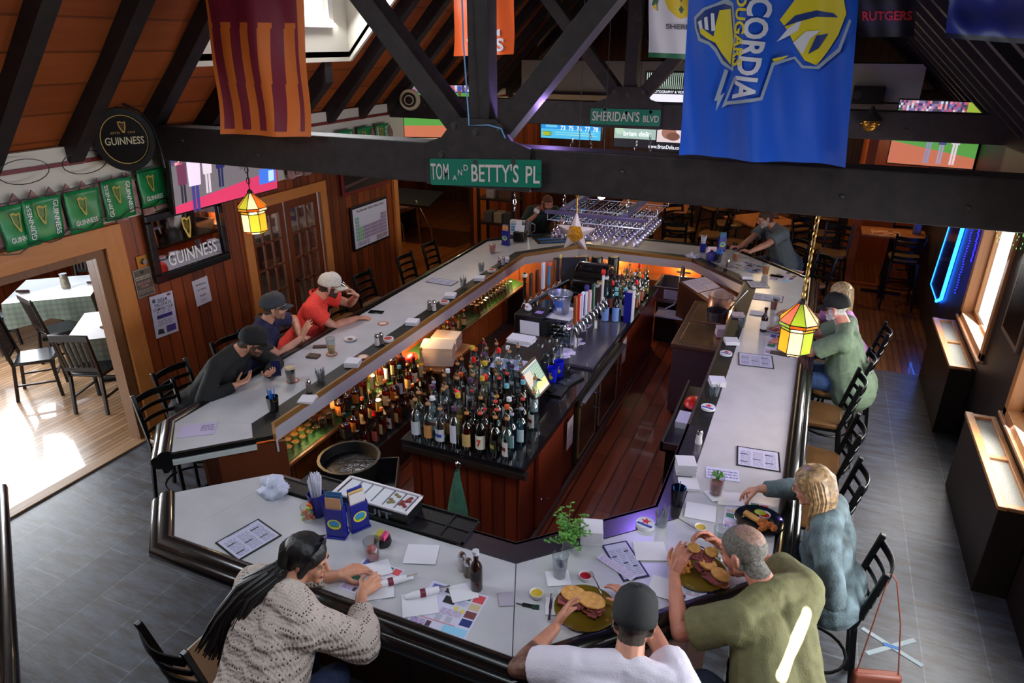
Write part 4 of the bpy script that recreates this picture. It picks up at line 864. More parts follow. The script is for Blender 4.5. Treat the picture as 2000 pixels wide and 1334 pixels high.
# --- man in grey at the far corner on the window side
p5 = person('person in a grey T-shirt and glasses with a white goatee sitting at the far corner', (-.40, 10.78, 1.36), (-.57, 10.66, 1.53), (-1, -.8, 0), (-.9, -.35, -.35), (-.22, 11.0, .82),
    [(1, (-.86, 10.42, 1.12), (-.3, .9, -.6), (-.7, -.5, .25), (.2, .3, -.8), .9), (-1, (-.72, 10.16, 1.12), (.9, -.6, -.5), (-.75, .3, .1), (0, 0, -1), .8)],
    shirt=(.37, .40, .40), shirtname='shirt', sleeve=.75, haircol=(.24, .18, .15), beard=(.62, .58, .54), glasses=True, fat=1.2, sk='skin_tan', skc=(.72, .50, .40))
# --- couple by the window side
p6 = person('person with long blonde hair in a lilac top beside the man in green', (.50, 7.72, 1.30), (.44, 7.72, 1.45), (-1, 0, 0), (-1, .25, -.25), (.66, 7.7, .82),
    [(1, (.02, 7.9, 1.12), (.3, .7, -.8), (-1, 0, 0), (0, 0, -1), .5), (-1, (.05, 7.45, 1.12), (.3, -.8, -.7), (-1, .1, 0), (0, 0, -1), .6)],
    shirt=(.66, .47, .68), shirtname='top', sleeve=.8, hairkind='long', hair=M('ash_blonde_hair', (.68, .58, .42), .45, noise_=.35, nscale=60), haircol=(.5, .4, .3), female=True, sw=.165, s=1.06, extra=dict(n=80, len=.26))
p7 = person('person in a green T-shirt, jeans and black cap with a white beard, seen from behind', (.50, 6.98, 1.37), (.39, 7.0, 1.54), (-1, .1, 0), (-1, .35, -.3), (.66, 6.85, .84),
    [(1, (.02, 7.32, 1.14), (.4, .6, -.8), (-1, .1, .1), (0, 0, -1), .6), (-1, (.0, 6.95, 1.12), (.5, -1, -.6), (-1, .3, 0), (0, .3, -1), .7)],
    shirt=(.42, .50, .40), shirtname='shirt', sleeve=.8, capcol=(.075, .08, .085), capname='cap', haircol=(.8, .78, .74), beard=(.82, .80, .78), fat=1.42, sw=.22, amp=.009, pants=(.20, .30, .48), glasses=True, sk='skin_pink', skc=(.80, .52, .45))
# --- woman in denim
DEN = M('washed_denim_jacket', (.33, .39, .41), .85, noise_=.72, nscale=6, bump=.4, bscale=90)
BLON = M('highlighted_hair', (.58, .46, .32), .42, noise_=.5, nscale=38)
p8 = person('person with blonde hair and glasses in a washed denim jacket reaching to a plate', (.40, 3.83, 1.31), (.28, 3.87, 1.46), (-1, .12, 0), (-1, .2, -.40), (.50, 3.80, .84),
    [(1, (.00, 4.13, 1.19), (.1, .8, -.2), (-.8, .1, -.45), (-.1, -.1, -1), .9), (-1, (.25, 3.62, .98), (.6, -.9, -.8), (-.5, .6, .0), (.0, .3, -1), .5)],
    shirt_mat=DEN, shirtname='jacket', sleeve=1.9, hairkind='long', hair=BLON, haircol=(.5, .38, .26), female=True, sw=.175, s=1.08, loose=.012, amp=.011, vox=.005, glasses=True, pants=(.45, .50, .52), extra=dict(n=130, len=.28, a0=PI*.98, a1=PI*2.02))
# --- men at the near corner
OLV = M('olive_cotton_shirt', (.40, .39, .25), .85, noise_=.12, nscale=20, bump=.3, bscale=120)
p9 = person('person with short grey hair in an olive T-shirt eating a sandwich with both hands', (.17, 2.98, 1.30), (-.03, 3.15, 1.42), (-.85, .7, 0), (-.95, .45, -.45), (.30, 2.58, .84),
    [(1, (-.17, 3.36, 1.27), (.5, .9, -.6), (-.7, -.1, .4), (-.2, -.6, -.2), 1.0), (-1, (-.36, 3.04, 1.24), (-.2, -.9, -1.0), (.15, .45, .85), (.2, .8, -.1), .8)],
    shirt_mat=OLV, shirtname='shirt', sleeve=.72, haircol=(.42, .40, .37), hairkind='fringe', fat=1.25, sw=.205, loose=.012, amp=.009, vox=.005, pants=(.10, .13, .20), sk='skin_sunburnt', skc=(.74, .47, .38), s=1.14, hs=1.14)
WHT = M('white_cotton_shirt', (.84, .81, .86), .85, bump=.3, bscale=120)
p10 = person('person in a white T-shirt and black cap reaching both hands around a plate', (-.43, 2.28, 1.28), (-.445, 2.46, 1.42), (-.12, 1, 0), (-.12, 1, -.45), (-.30, 1.86, .84),
    [(-1, (-.86, 2.53, 1.13), (-1, -.4, -.5), (.12, .85, .32), (.9, -.2, -.3), .35), (1, (-.58, 2.90, 1.16), (1, .3, -.6), (-.75, .55, .15), (-.1, -.2, -1), .5)],
    shirt_mat=WHT, shirtname='shirt', sleeve=.62, capcol=(.13, .135, .14), haircol=(.22, .16, .12), fat=1.2, sw=.215, loose=.01, vox=.005, pants=(.10, .12, .18), tattoo=True, sk='skin_warm', skc=(.74, .50, .40), amp=.008, s=1.14, hs=1.04)
# --- woman in the knitted sweater
def knit():
    m, N_, L, P = pbr('openwork_cream_knit'); tc = N_.new('ShaderNodeTexCoord'); mp = N_.new('ShaderNodeMapping'); mp.inputs['Scale'].default_value = (60, 60, 38); L.new(tc.outputs['Object'], mp.inputs[0])
    vo = N_.new('ShaderNodeTexVoronoi'); vo.inputs['Scale'].default_value = 1; vo.inputs['Randomness'].default_value = .35; L.new(mp.outputs[0], vo.inputs['Vector'])
    wv = N_.new('ShaderNodeTexWave'); wv.bands_direction = 'Z'; wv.inputs['Scale'].default_value = 5.5; wv.inputs['Distortion'].default_value = 2.2; wv.inputs['Detail'].default_value = 1; L.new(tc.outputs['Object'], wv.inputs['Vector'])
    a = N_.new('ShaderNodeMath'); a.operation = 'LESS_THAN'; a.inputs[1].default_value = .27; L.new(vo.outputs['Distance'], a.inputs[0])
    b = N_.new('ShaderNodeMath'); b.operation = 'GREATER_THAN'; b.inputs[1].default_value = .42; L.new(wv.outputs['Fac'], b.inputs[0])
    c = N_.new('ShaderNodeMath'); c.operation = 'MULTIPLY'; L.new(a.outputs[0], c.inputs[0]); L.new(b.outputs[0], c.inputs[1])
    mx = N_.new('ShaderNodeMix'); mx.data_type = 'RGBA'; mx.inputs['A'].default_value = (*lin((.76, .70, .66)), 1); mx.inputs['B'].default_value = (*lin((.28, .24, .22)), 1)
    L.new(c.outputs[0], mx.inputs['Factor']); L.new(mx.outputs['Result'], P.inputs['Base Color']); P.inputs['Roughness'].default_value = .95
    bp = N_.new('ShaderNodeBump'); bp.inputs['Strength'].default_value = .8; bp.inputs['Distance'].default_value = .012; s1 = N_.new('ShaderNodeMath'); s1.operation = 'ADD'
    L.new(wv.outputs['Fac'], s1.inputs[0]); L.new(vo.outputs['Distance'], s1.inputs[1]); L.new(s1.outputs[0], bp.inputs['Height']); L.new(bp.outputs['Normal'], P.inputs['Normal']); return m
p11 = person('person with long black hair and sunglasses on her head in a cream knitted sweater', (-2.20, 2.02, 1.27), (-2.13, 2.19, 1.41), (.25, 1, 0), (.95, .30, -.30), (-2.12, 1.64, .84),
    [(1, (-1.92, 2.33, 1.13), (1, -.2, -.7), (.2, .9, .05), (-.5, .1, -.8), .6), (-1, (-2.12, 2.40, 1.13), (-1, .1, -.6), (.6, .7, .05), (.1, .3, -1), .5)],
    shirt_mat=knit(), shirtname='sweater', sleeve=1.72, hairkind='long', hair=M('black_hair', (.06, .045, .045), .5, noise_=.4, nscale=60), haircol=(.06, .04, .04), female=True, sw=.185, loose=.035, amp=.012, vox=.0048, pants=(.14, .18, .30), sk='skin_olive', skc=(.76, .53, .42),
    extra=dict(n=300, len=.52, a0=PI*.9, a1=PI*1.8, way=[(-2.22, 2.07, 1.37), (-2.31, 1.95, 1.30), (-2.38, 1.87, 1.17), (-2.43, 1.83, 1.02)]))
mb = MB(); h = p11['h']
for k in (1, -1):
    pts = [h(.034*k+.028*math.cos(t_), .045+.024*math.sin(t_)*.5, .118+.022*math.sin(t_)) for t_ in [i*2*PI/14 for i in range(14)]]
    mb.add(pts, [tuple(range(14))]); mb.tube(pts, .002, 6, closed=True).tube([h(.06*k, .04, .115), h(.088*k, .01, .07), h(.086*k, -.03, .0)], .002, 6)
mb.tube([h(-.008, .05, .112), h(.008, .05, .112)], .002, 6); p11['sub'](mb, 'sunglasses', M('tinted_sunglasses', (.12, .10, .22), .12, .4))
# small things worn or printed on clothing
h = p3['h']; letters('cap_print', 'Dan & Day', BLACK, p3['o'], h(0, .104, .062)-p3['org'], -p3['R'], p3['U'], .055, .026, .01, .004)
h = p2['h']; letters('cap_print', 'S', M('white_print', (.92, .92, .92), .6), p2['o'], h(0, .104, .062)-p2['org'], -p2['R'], p2['U'], .022, .032, .02, .004)
mb = MB().tube([h(.083*math.cos(a), -.006+.104*math.sin(a), .028) for a in [PI*(.1+.8*i/10) for i in range(11)]], .0025, 6); p2['sub'](mb, 'rope_trim', M('white_print', (.9, .9, .9)))
q = p1['sh'][1]; ii = [('r', 0, 0, 1, 1, (.75, .45, .42))]+[('r', 0, i/7, 1, i/7+.07, (.9, .75, .72)) for i in range(0, 7)]+[('r', 0, .5, .4, 1, (.35, .32, .42))]
canvas('flag_patch', p1['o'], q-p1['org']+V((.02, -.075, -.16)), (.92, -.15, .35), (-.1, .1, 1), .055, .035, ii, step=.001)
# ================================================================ glassware and bottles
S = 1.13
CLR = glass('clear_glass', (.93, .95, .95), .82); CLR2 = glass('rack_glass', (.95, .94, 1), .66)
GA = glass('amber_bottle_glass', (.62, .30, .10), .7); GG = glass('green_bottle_glass', (.12, .33, .14), .7); GD = M('near_black_bottle', (.04, .045, .03), .08, coat=.5); GC = glass('clear_bottle_glass', (.86, .92, .92), .72); GB = glass('blue_bottle_glass', (.55, .78, .85), .7); GBR = M('brown_beer_bottle', (.13, .055, .03), .12, coat=.4)
LQ = {'amber': M('amber_liquor', (.50, .22, .06), .15), 'red': M('red_liquor', (.42, .05, .04), .15), 'gold': M('gold_liquor', (.75, .50, .14), .15)}
def bottle(label, H=.30, R=.038, sh=.62, nr=.014, gl=GC, liq=None, lab=(.85, .83, .78), lab2=None, cap='pourer', capc=(.7, .5, .3), square=False, lr=(.12, .48)):
    H *= S; R *= S; nr *= S; t = thing('bottle', label, 'bottle'); n_ = 4 if square else 16; a0 = PI/4 if square else 0; q = 1.25 if square else 1
    zs = H*sh; zn = H*(sh+.13)
    prof_ = [(R*.9*q, 0), (R*q, .008), (R*q, zs), (R*q*.8, zs+(zn-zs)*.5), (nr*1.3, zn), (nr, zn+.01), (nr, H*.97), (nr*1.2, H*.97), (nr*1.2, H), (.001, H)]
    if square:
        mb = MB(); b_ = R*.96; mb.prism([(-b_, -b_*.85), (-b_*.85, -b_), (b_*.85, -b_), (b_, -b_*.85), (b_, b_*.85), (b_*.85, b_), (-b_*.85, b_), (-b_, b_*.85)], 0, zs); mb.lathe([(R*.95, zs), (R*.6, zs+(zn-zs)*.5), (nr*1.2, zn), (nr, H)], n=12); body = mb
    else: body = MB().lathe(prof_, n=n_, a0=a0)
    body.build('glass_body', gl, t, ang=40, bevel=.004 if square else 0)
    if liq:
        k = .91; MB().lathe([(R*k*.98, .008), (R*k, .014), (R*k, zs*.82), (.001, zs*.82)], n=14).build('liquor', LQ[liq], t)
    z0, z1 = lr[0]*H, lr[1]*H; LM = M('label_%02d%02d%02d' % tuple(int(a*50) for a in lab), lab, .6)
    if square: o = MB().box(-R*.98, -R*.98, z0, R*.98, R*.98, z1).build('label', LM, t, smooth=False)
    else:
        mb = MB(); m_ = 12; vs = []
        for j in range(m_+1):
            a = -PI/2-1.25+2.5*j/m_; vs += [(R*1.012*math.cos(a), R*1.012*math.sin(a), z0), (R*1.012*math.cos(a), R*1.012*math.sin(a), z1)]
        mb.add(vs, [(2*j, 2*j+2, 2*j+3, 2*j+1) for j in range(m_)]); o = mb.build('label', LM, t)
    if lab2:
        mb = MB(); vs = []
        for j in range(9):
            a = -PI/2-.8+1.6*j/8; rr = R*1.02 if not square else 0; p = (rr*math.cos(a), rr*math.sin(a)) if not square else (-R*.7+1.4*R*j/8, -R*1.0)
            vs += [(p[0], p[1], z0+(z1-z0)*.35), (p[0], p[1], z0+(z1-z0)*.62)]
        mb.add(vs, [(2*j, 2*j+2, 2*j+3, 2*j+1) for j in range(8)]); mb.build('label_band', M('label_%02d%02d%02d' % tuple(int(a*50) for a in lab2), lab2, .6), t)
    cm_ = M('cap_c_%02d%02d%02d' % tuple(int(a*50) for a in capc), capc, .4)
    if cap == 'pourer':
        MB().lathe([(nr*1.1, H), (nr*1.25, H+.012), (nr*.8, H+.02)], n=12).build('cork', cm_, t); MB().tube([(0, 0, H+.015), (0, .002, H+.04), (0, -.016, H+.062)], [.006, .0055, .004], 8).build('pourer', M('steel_pourer', (.7, .6, .45), .3, .8), t)
    elif cap == 'spout': MB().tube([(0, 0, H-.005), (0, 0, H+.03), (0, -.02, H+.055)], [nr*1.3, nr*1.2, .005], 10).build('pourer', cm_, t)
    else: MB().lathe([(nr*1.35, H*.93), (nr*1.35, H+.006), (.001, H+.008)], n=14).build('cap', cm_, t)
    return t
K = []  # kinds: kwargs
KD = [
 ('clear vodka-style bottle with pale label', dict(gl=GC, lab=(.78, .80, .84), cap='pourer')),
 ('clear bottle with orange side label', dict(gl=GC, H=.29, lab=(.80, .55, .30))),
 ('clear bottle with blue banded label', dict(gl=GC, H=.27, R=.042, lab=(.78, .80, .85), lab2=(.25, .28, .65))),
 ('clear bottle with tall white label', dict(gl=GC, H=.32, R=.036, lab=(.82, .82, .88), cap='cap', capc=(.35, .2, .35), lr=(.15, .6))),
 ('dark whiskey bottle with tan label', dict(gl=GA, liq='amber', H=.28, lab=(.80, .66, .42), capc=(.75, .5, .2))),
 ('dark bottle with white label', dict(gl=GD, H=.30, lab=(.86, .84, .76), capc=(.8, .25, .2))),
 ('green gin-style bottle with dark label', dict(gl=GG, H=.30, R=.039, lab=(.14, .16, .12), lab2=(.7, .6, .3))),
 ('clear bottle with cream and maroon label', dict(gl=GC, H=.31, lab=(.86, .82, .80), lab2=(.45, .15, .15))),
 ('square whiskey bottle with black label', dict(gl=GA, liq='amber', square=True, H=.26, lab=(.10, .09, .08), cap='cap', capc=(.08, .07, .07))),
 ('round amber liqueur bottle with orange label', dict(gl=GA, liq='amber', H=.26, R=.047, sh=.55, lab=(.72, .40, .12), cap='cap', capc=(.15, .1, .08))),
 ('pale blue bottle with clear shoulders', dict(gl=GB, H=.28, lab=(.70, .78, .80), capc=(.6, .6, .7))),
 ('clear bottle with red pour spout', dict(gl=GC, H=.29, lab=(.75, .35, .32), cap='spout', capc=(.92, .10, .08))),
 ('bottle of red liqueur with yellow label', dict(gl=GC, liq='red', H=.28, lab=(.85, .72, .25), capc=(.6, .1, .1))),
 ('tall thin bottle of golden liqueur', dict(gl=GC, liq='gold', H=.36, R=.030, sh=.6, lab=(.80, .75, .55), cap='cap', capc=(.8, .65, .2))),
 ('bourbon bottle with cream label and orange neck', dict(gl=GA, liq='amber', H=.29, lab=(.84, .72, .52), cap='cap', capc=(.85, .35, .12))),
 ('dark green wine bottle with pale label', dict(gl=GD, H=.33, R=.037, sh=.58, lab=(.78, .80, .82), cap='cap', capc=(.45, .70, .75))),
 ('dark wine bottle with light blue label', dict(gl=GD, H=.33, R=.037, sh=.58, lab=(.48, .62, .86), cap='cap', capc=(.40, .72, .80), lr=(.1, .55))),
 ('white rum bottle with white cap', dict(gl=GC, H=.29, lab=(.88, .88, .90), lab2=(.7, .2, .2), cap='cap', capc=(.9, .9, .9))),
]
protos = {}
bcount = {}
def put(k, x, y, z, label, group, rz=None, sc_=None):
    rz = rs.uniform(-.5, .5)-.35 if rz is None else rz
    if k not in protos:
        protos[k] = bottle(label, **KD[k][1]); protos[k].location = (x, y, z); protos[k].rotation_euler = (0, 0, rz); protos[k]['group'] = group; return protos[k]
    return dup(protos[k], (x, y, z), rz, label, group, sc_)
ORD = ['first', 'second', 'third', 'fourth', 'fifth', 'sixth', 'seventh', 'eighth', 'ninth', 'tenth', 'eleventh', 'twelfth']
rs = random.Random(11)
G1 = 'liquor bottles on the near end of the island'
rows = [(4.165, -2.67, [0, 1, 2, 3, 4, 5, 6, 7]), (4.29, -2.70, [0, 17, 9, 13, 8, 12, 5, 10]), (4.41, -2.66, [3, 0, 11, 8, 6, 5, 14, 10]), (4.53, -2.70, [10, 2, 9, 12, 9, 4, 17, 5]), (4.65, -2.66, [0, 6, 3, 13, 9, 15, 8, 7]), (4.78, -2.70, [17, 14, 1, 11, 5, 8, 15]), (4.91, -2.66, [6, 0, 13, 2, 5, 12, 0]), (5.04, -2.70, [4, 11, 0, 7, 3, 14]), (5.18, -2.66, [13, 3, 17, 10, 2]), (5.32, -2.70, [14, 0, 11, 7]), (5.47, -2.68, [12, 1, 17, 0])]
for ri, (y, x0, ks) in enumerate(rows):
    for i, k in enumerate(ks):
        lab = '%s, %s from the pine-wall side, %s island row' % (KD[k][0], ORD[i], ORD[ri])
        put(k, x0+i*(.118 if ri < 5 else .122)+rs.uniform(-.012, .012), y+rs.uniform(-.012, .012), .92, lab, G1)
t7 = protos[5]
letters('lettering', '7', M('red_print', (.80, .10, .12), .5), t7, (0, -.0440, .100), (1, 0, 0), (0, 0, 1), .034, .06, .03, .003)
# stepped rack of whiskey bottles under the warm lamps
t = thing('bottle_rack', 'stepped dark rack holding whiskey bottles in front of the green shelf', 'rack', (-3.5, 5.2, 0))
for i, (x, z) in enumerate(((-3.56, .56), (-3.42, .42))): MB().box(x+3.5-.07, -.95, 0, x+3.5+.07, .62, z).build('step', DARKW, t, smooth=False, bevel=.004)
G2 = 'whiskey bottles under the warm lamps'
for ri, (x, z, y0, n_, nm) in enumerate(((-3.89, .66, 4.62, 9, 'shelf wall row'), (-3.76, .66, 4.56, 9, 'shelf front row'), (-3.56, .56, 4.36, 11, 'upper rack step'), (-3.42, .42, 4.34, 11, 'lower rack step'))):
    ks = ([14, 9, 14, 8, 4, 14, 12, 9, 4], [9, 8, 9, 14, 13, 4, 15, 14, 8], [8, 9, 14, 4, 12, 14, 9, 15, 4, 5, 13], [8, 4, 11, 14, 7, 4, 8, 14, 12, 6, 4])[ri]
    for i in range(n_):
        put(ks[i], x+rs.uniform(-.01, .01), y0+i*.135+rs.uniform(-.015, .015), z, '%s, %s from the flap, %s' % (KD[ks[i]][0], ORD[i], nm), G2, sc_=.92)
# small mixers further along the shelf
for i in range(8): put([12, 14, 12, 4, 11, 13, 9, 14][i], -3.84+(i % 2)*.12, 6.62+(i//2)*.14, .66, 'short %s, %s beside the paper stacks' % (KD[[12, 14, 12, 4, 11, 13, 9, 14][i]][0], ORD[i]), 'short bottles beside the paper stacks', sc_=.68)
# wine and liquor at the far end of the island
G3 = 'bottles at the far end of the island'
k3 = [(16, -1.97, 7.22), (16, -1.86, 7.25), (15, -2.02, 7.36), (15, -1.90, 7.40), (15, -1.80, 7.44), (15, -2.08, 7.52)]
for i, (k, x, y) in enumerate(k3): put(k, x, y, .92, '%s, %s beside the blue box' % (KD[k][0], ORD[i]), G3, rz=.2)
kk = [11, 0, 17, 10, 7, 11, 3, 2, 13, 12, 0, 11, 1, 17, 7, 10, 14, 6, 0, 11]
for i, k in enumerate(kk): put(k, -2.02+(i % 3)*.13, 7.66+(i//3)*.135, .92, '%s, %s row past the wine, %s across' % (KD[k][0], ORD[i//3], ORD[i % 3]), G3)
# ---- drinking glasses
def glassware(nm, label, prof_, cat='glass', mat=CLR, group=None, solid=None, parts=None):
    t = thing(nm, label, cat, group=group); MB().open_lathe([(r*S, z*S) for r, z in prof_], n=16).build('glass_wall', mat, t, ang=60); return t
PINT = [(.028, 0), (.030, .004), (.043, .146), (.0415, .146), (.0285, .012), (.001, .010)]
ROCK = [(.034, 0), (.036, .004), (.040, .088), (.038, .088), (.033, .012), (.001, .010)]
WINE = [(.001, 0), (.033, .001), (.034, .003), (.006, .008), (.004, .02), (.004, .085), (.012, .095), (.034, .12), (.039, .15), (.036, .185), (.031, .205)]
def flip(p): h_ = max(z for r, z in p); return [(r, h_-z) for r, z in p]
gp = glassware('pint_glass', '', flip(PINT)); gr = glassware('rocks_glass', '', flip(ROCK))
n1 = n2 = 0; used = set()
def place(root, x, y, z, lab, grp):
    if root.name not in used:
        used.add(root.name); root.location = (x, y, z); root['label'] = lab; root['group'] = grp; return root
    return dup(root, (x, y, z), None, lab, grp)
for i in range(9):
    for j in range(3): place(gr, -3.93+.09*j, 3.74+.092*i if not (i == 0 and j == 0) else 3.78, .66, 'small upturned shelf glass, %s from the flap, %s from the back board' % (ORD[i], ORD[j]), 'small upturned glasses by the flap')
for i in range(3):
    for j in range(3): place(gp, -3.93+.1*j, 4.60+.0-.44+.1*i+.40*0+.0, .66 if i else .66, 'upturned shelf pint past the small glasses, %s row, %s from the back board' % (ORD[i-1], ORD[j]), 'upturned pints near the flap') if i >= 0 and not (i == 0) else None
for i in range(11):
    for j in range(3): place(gp, -3.93+.1*j, 7.42+.105*i, .66, 'upturned pint beyond the shelf bottles, %s row, %s from the back board' % (ORD[i], ORD[j]), 'upturned pints beyond the bottles')
for i in range(9): 
    for j in range(2): place(gp, -3.42+.1*i, 9.72+.1*j, .72, 'upturned pint on the far shelf behind the taps, %s across, %s row' % (ORD[i], ORD[j]), 'upturned pints behind the taps')
# overhead hanging rack
rk = thing('glass_rack', 'purple-grey metal rack hung on chains above the island, full of stemware', 'rack', (-2.25, 8.2, 2.07)); RM_ = M('purple_grey_metal', (.38, .33, .46), .4, .5)
for y in (-.62, .72): MB().box(-.62, y-.03, -.02, .58, y+.03, .02).build('cross_rail', RM_, rk, smooth=False, bevel=.004)
for x in (-.42, .34): MB().box(x-.035, -.6, .0, x+.035, .7, .05).build('long_rail', RM_, rk, smooth=False, bevel=.004)
WIRE = M('white_wire', (.85, .83, .9), .3, .4)
for i in range(10): MB().tube([(-.58+.125*i, -.60, -.10), (-.58+.125*i, .72, -.10)], .0028, 6).build('hanging_wire', WIRE, rk)
for y in (-.6, .05, .72): MB().tube([(-.6, y, -.02), (-.6, y, -.10), (.57, y, -.10), (.57, y, -.02)], .005, 6).build('wire_support', WIRE, rk)
def chain(parent, p0, p1, m, r=.018, w_=.0045, nm='chain'):
    p0, p1 = V(p0), V(p1); d = p1-p0; n_ = max(2, int(d.length/(r*2.6))); u = d.normalized(); a = u.orthogonal().normalized(); b = u.cross(a); mb = MB()
    for i in range(n_):
        c = p0+d*((i+.5)/n_); s1 = a if i % 2 else b
        mb.tube([c+u*r*1.55*math.cos(q)+s1*r*.8*math.sin(q) for q in [k*2*PI/10 for k in range(10)]], w_, 5, closed=True)
    return mb.build(nm, m, parent)
for x, y in ((-.42, -.55), (.34, -.55), (-.42, .65), (.34, .65)): chain(rk, (x, y, .05), (x, y*.55, .82), CHROME, .02, .004)
wg = glassware('wine_glass', '', flip(WINE), mat=CLR2)
for i in range(9):
    for j in range(11):
        z = 2.07-.10-(.205*S)+.0; place(wg, -2.25-.58+.0625+.125*i+.0, 8.2-.57+.118*j, z, 'stemmed glass hanging in the overhead rack, %s wire, %s from the near rail' % (ORD[i], ORD[j]), 'stemmed glasses hanging in the overhead rack')
# bright bare bulb above the rack
t = thing('bare_bulb', 'dazzling white bare bulb hanging just under the near truss', 'lamp', tuple(atY(1175, 381, 6.9))); L0 = t.location.copy()
MB().sph((0, 0, 0), .045, 14, 10).build('bulb', glow('dazzling_white', (.86, .88, 1), 60), t); MB().lathe([(.014, .022), (.018, .04), (.018, .07), (.001, .072)], n=12).build('socket', CHROME, t); MB().tube([(0, 0, .07), (0, 0, 3.0)], .004, 6).build('cord', BLACK, t)
point('bare_bulb_light', tuple(L0-V((0, 0, .04))), 16, (.80, .78, 1), .03)
# star pendant and bell-shaped brass holder, and the pale oval shade above them
st_ = at(1125, 455, 1.95); t = thing('star_pendant', 'star-shaped stained glass pendant with an amber pentagon centre', 'lamp', tuple(st_))
pts = []
for i in range(10):
    a = PI/2+i*PI/5; r_ = .25 if i % 2 == 0 else .105; pts.append((r_*math.cos(a), 0, r_*math.sin(a)))
for i in range(5):
    a, b, c = pts[(2*i-1) % 10], pts[2*i], pts[(2*i+1) % 10]
    for s_ in (1, -1): MB().add([a, b, c, (0, .045*s_, 0)], [(0, 1, 3), (1, 2, 3)]).build('star_point', M('opal_star_glass', (.72, .66, .62), .35), t, smooth=False)
    break_ = MB().tube([a, b, c], .004, 5).build('lead_edge', M('brown_lead', (.3, .22, .12), .4, .5), t)
MB().add([(pts[i][0], -.035, pts[i][2]) for i in (1, 3, 5, 7, 9)]+[(0, -.05, 0)], [(0, 1, 5), (1, 2, 5), (2, 3, 5), (3, 4, 5), (4, 0, 5)]).build('centre', M('amber_star_glass', (.62, .42, .08), .3, noise_=.5, nscale=60), t, smooth=False)
MB().tube([(0, 0, .23), (0, 0, .42)], .008, 8).build('stem', BRASS, t); MB().lathe([(.018, .40), (.03, .44), (.035, .48), (.07, .50), (.072, .51)], n=16).build('holder', BRASS, t)
o_ = MB(); o_.lathe([(.001, -.02), (.38, .0), (.40, .02), (.36, .045), (.001, .05)], c=(-.02, 0, .54), n=28, sx=1, sy=.45); o_.build('oval_shade', M('pale_oval_shade', (.78, .72, .62), .5), t)
MB().tube([(0, 0, .58), (0, 0, 3.0)], .004, 6).build('cord', BLACK, t)
chain_t = thing('hanging_chain', 'short silver chain dangling under the street sign', 'chain', tuple(atY(1005, 375, 5.1))); chain(chain_t, (0, 0, .0), (0, 0, -.16), CHROME, .016, .004)
# stained glass lanterns
def lantern(label, loc_, top, chm, cols, chain_mat, warm):
    t = thing('stained_glass_lantern', label, 'lamp', loc_, group='stained glass lanterns'); R_ = .13; n_ = 8; LEAD = M('lead_strip', (.22, .17, .10), .4, .5)
    def rg(r, z): return [(r*math.cos(2*PI*(i+.5)/n_), r*math.sin(2*PI*(i+.5)/n_), z) for i in range(n_)]
    rings = [rg(.02, .19), rg(R_*1.08, .055), rg(R_*1.08, .03), rg(R_*.92, .0), rg(R_*.92, -.17), rg(R_*.55, -.20)]
    for k in range(5):
        for i in range(n_):
            if k == 2: continue
            a, b = rings[k], rings[k+1]; c = cols[(i*(3 if k else 1)+k) % len(cols)]; nm = 'lantern_glass_%d%d%d' % tuple(int(x*9) for x in c)
            if nm not in MATS:
                m, N_, L, P = pbr(nm); P.inputs['Base Color'].default_value = (*lin(c), 1); P.inputs['Roughness'].default_value = .3; tr = N_.new('ShaderNodeBsdfTranslucent'); tr.inputs[0].default_value = (*lin(c), 1)
                P.inputs['Emission Color'].default_value = (*lin(c), 1); P.inputs['Emission Strength'].default_value = .35 if c[2] < .5 else .9; mx = N_.new('ShaderNodeMixShader'); mx.inputs[0].default_value = .6
                L.new(P.outputs[0], mx.inputs[1]); L.new(tr.outputs[0], mx.inputs[2]); L.new(mx.outputs[0], N_['Material Output'].inputs[0]); MATS[nm] = m
            MB().add([a[i], a[(i+1) % n_], b[(i+1) % n_], b[i]], [(0, 1, 2, 3)]).build('glass_panel', MATS[nm], t, smooth=False)
    mb = MB()
    for i in range(n_): mb.tube([r[i] for r in rings], .0035, 5)
    for r in rings[1:]: mb.tube(r, .0045, 5, closed=True)
    mb.build('lead_frame', LEAD, t); MB().lathe([(.03, .185), (.022, .21), (.006, .225)], n=8).build('finial', LEAD, t)
    MB().sph((0, 0, -.02), .035, 12, 8).build('bulb', glow('lantern_bulb', (1, .86, .55), 9), t)
    chain(t, (0, 0, .225), tuple(V(top)-V(loc_)), chain_mat, .019, .0042)
    MB().tube([(0, 0, .22), V(top)-V(loc_)+V((.012, 0, 0))], .0045, 6).build('cord', M('gold_cord', (.62, .52, .22), .4) if warm else BLACK, t)
    MB().lathe([(.09, 0), (.088, -.012), (.05, -.035), (.015, -.045)], c=tuple(V(top)-V(loc_)+V((0, 0, .045))), n=20).build('ceiling_rose', BLACK, t)
    point('lantern_light', tuple(V(loc_)+V((0, 0, -.26))), 4, (1, .72, .38), .05); return t
top2 = atY(1585, 412, 5.0); l2 = V((top2.x, 5.0, 0)); q_ = atY(1558, 640, 5.0); q2 = V((q_.x, 5.0, q_.z)); 
lantern('lit stained glass lantern hanging on a brass chain beside the man in green', (q2.x, 5.0, q2.z), (q2.x, 5.0, 2.84), 0, [(.95, .45, .12), (.62, .80, .25), (.98, .93, .80), (.95, .66, .2)], BRASS, True)
q_ = atY(494, 415, 5.0); lantern('lit stained glass lantern hanging in front of the french doors', (q_.x, 5.0, q_.z), (q_.x, 5.0, 2.84), 0, [(.95, .70, .2), (.75, .82, .3), (.98, .93, .80), (.95, .50, .18)], M('dark_chain', (.2, .17, .13), .4, .7), False)
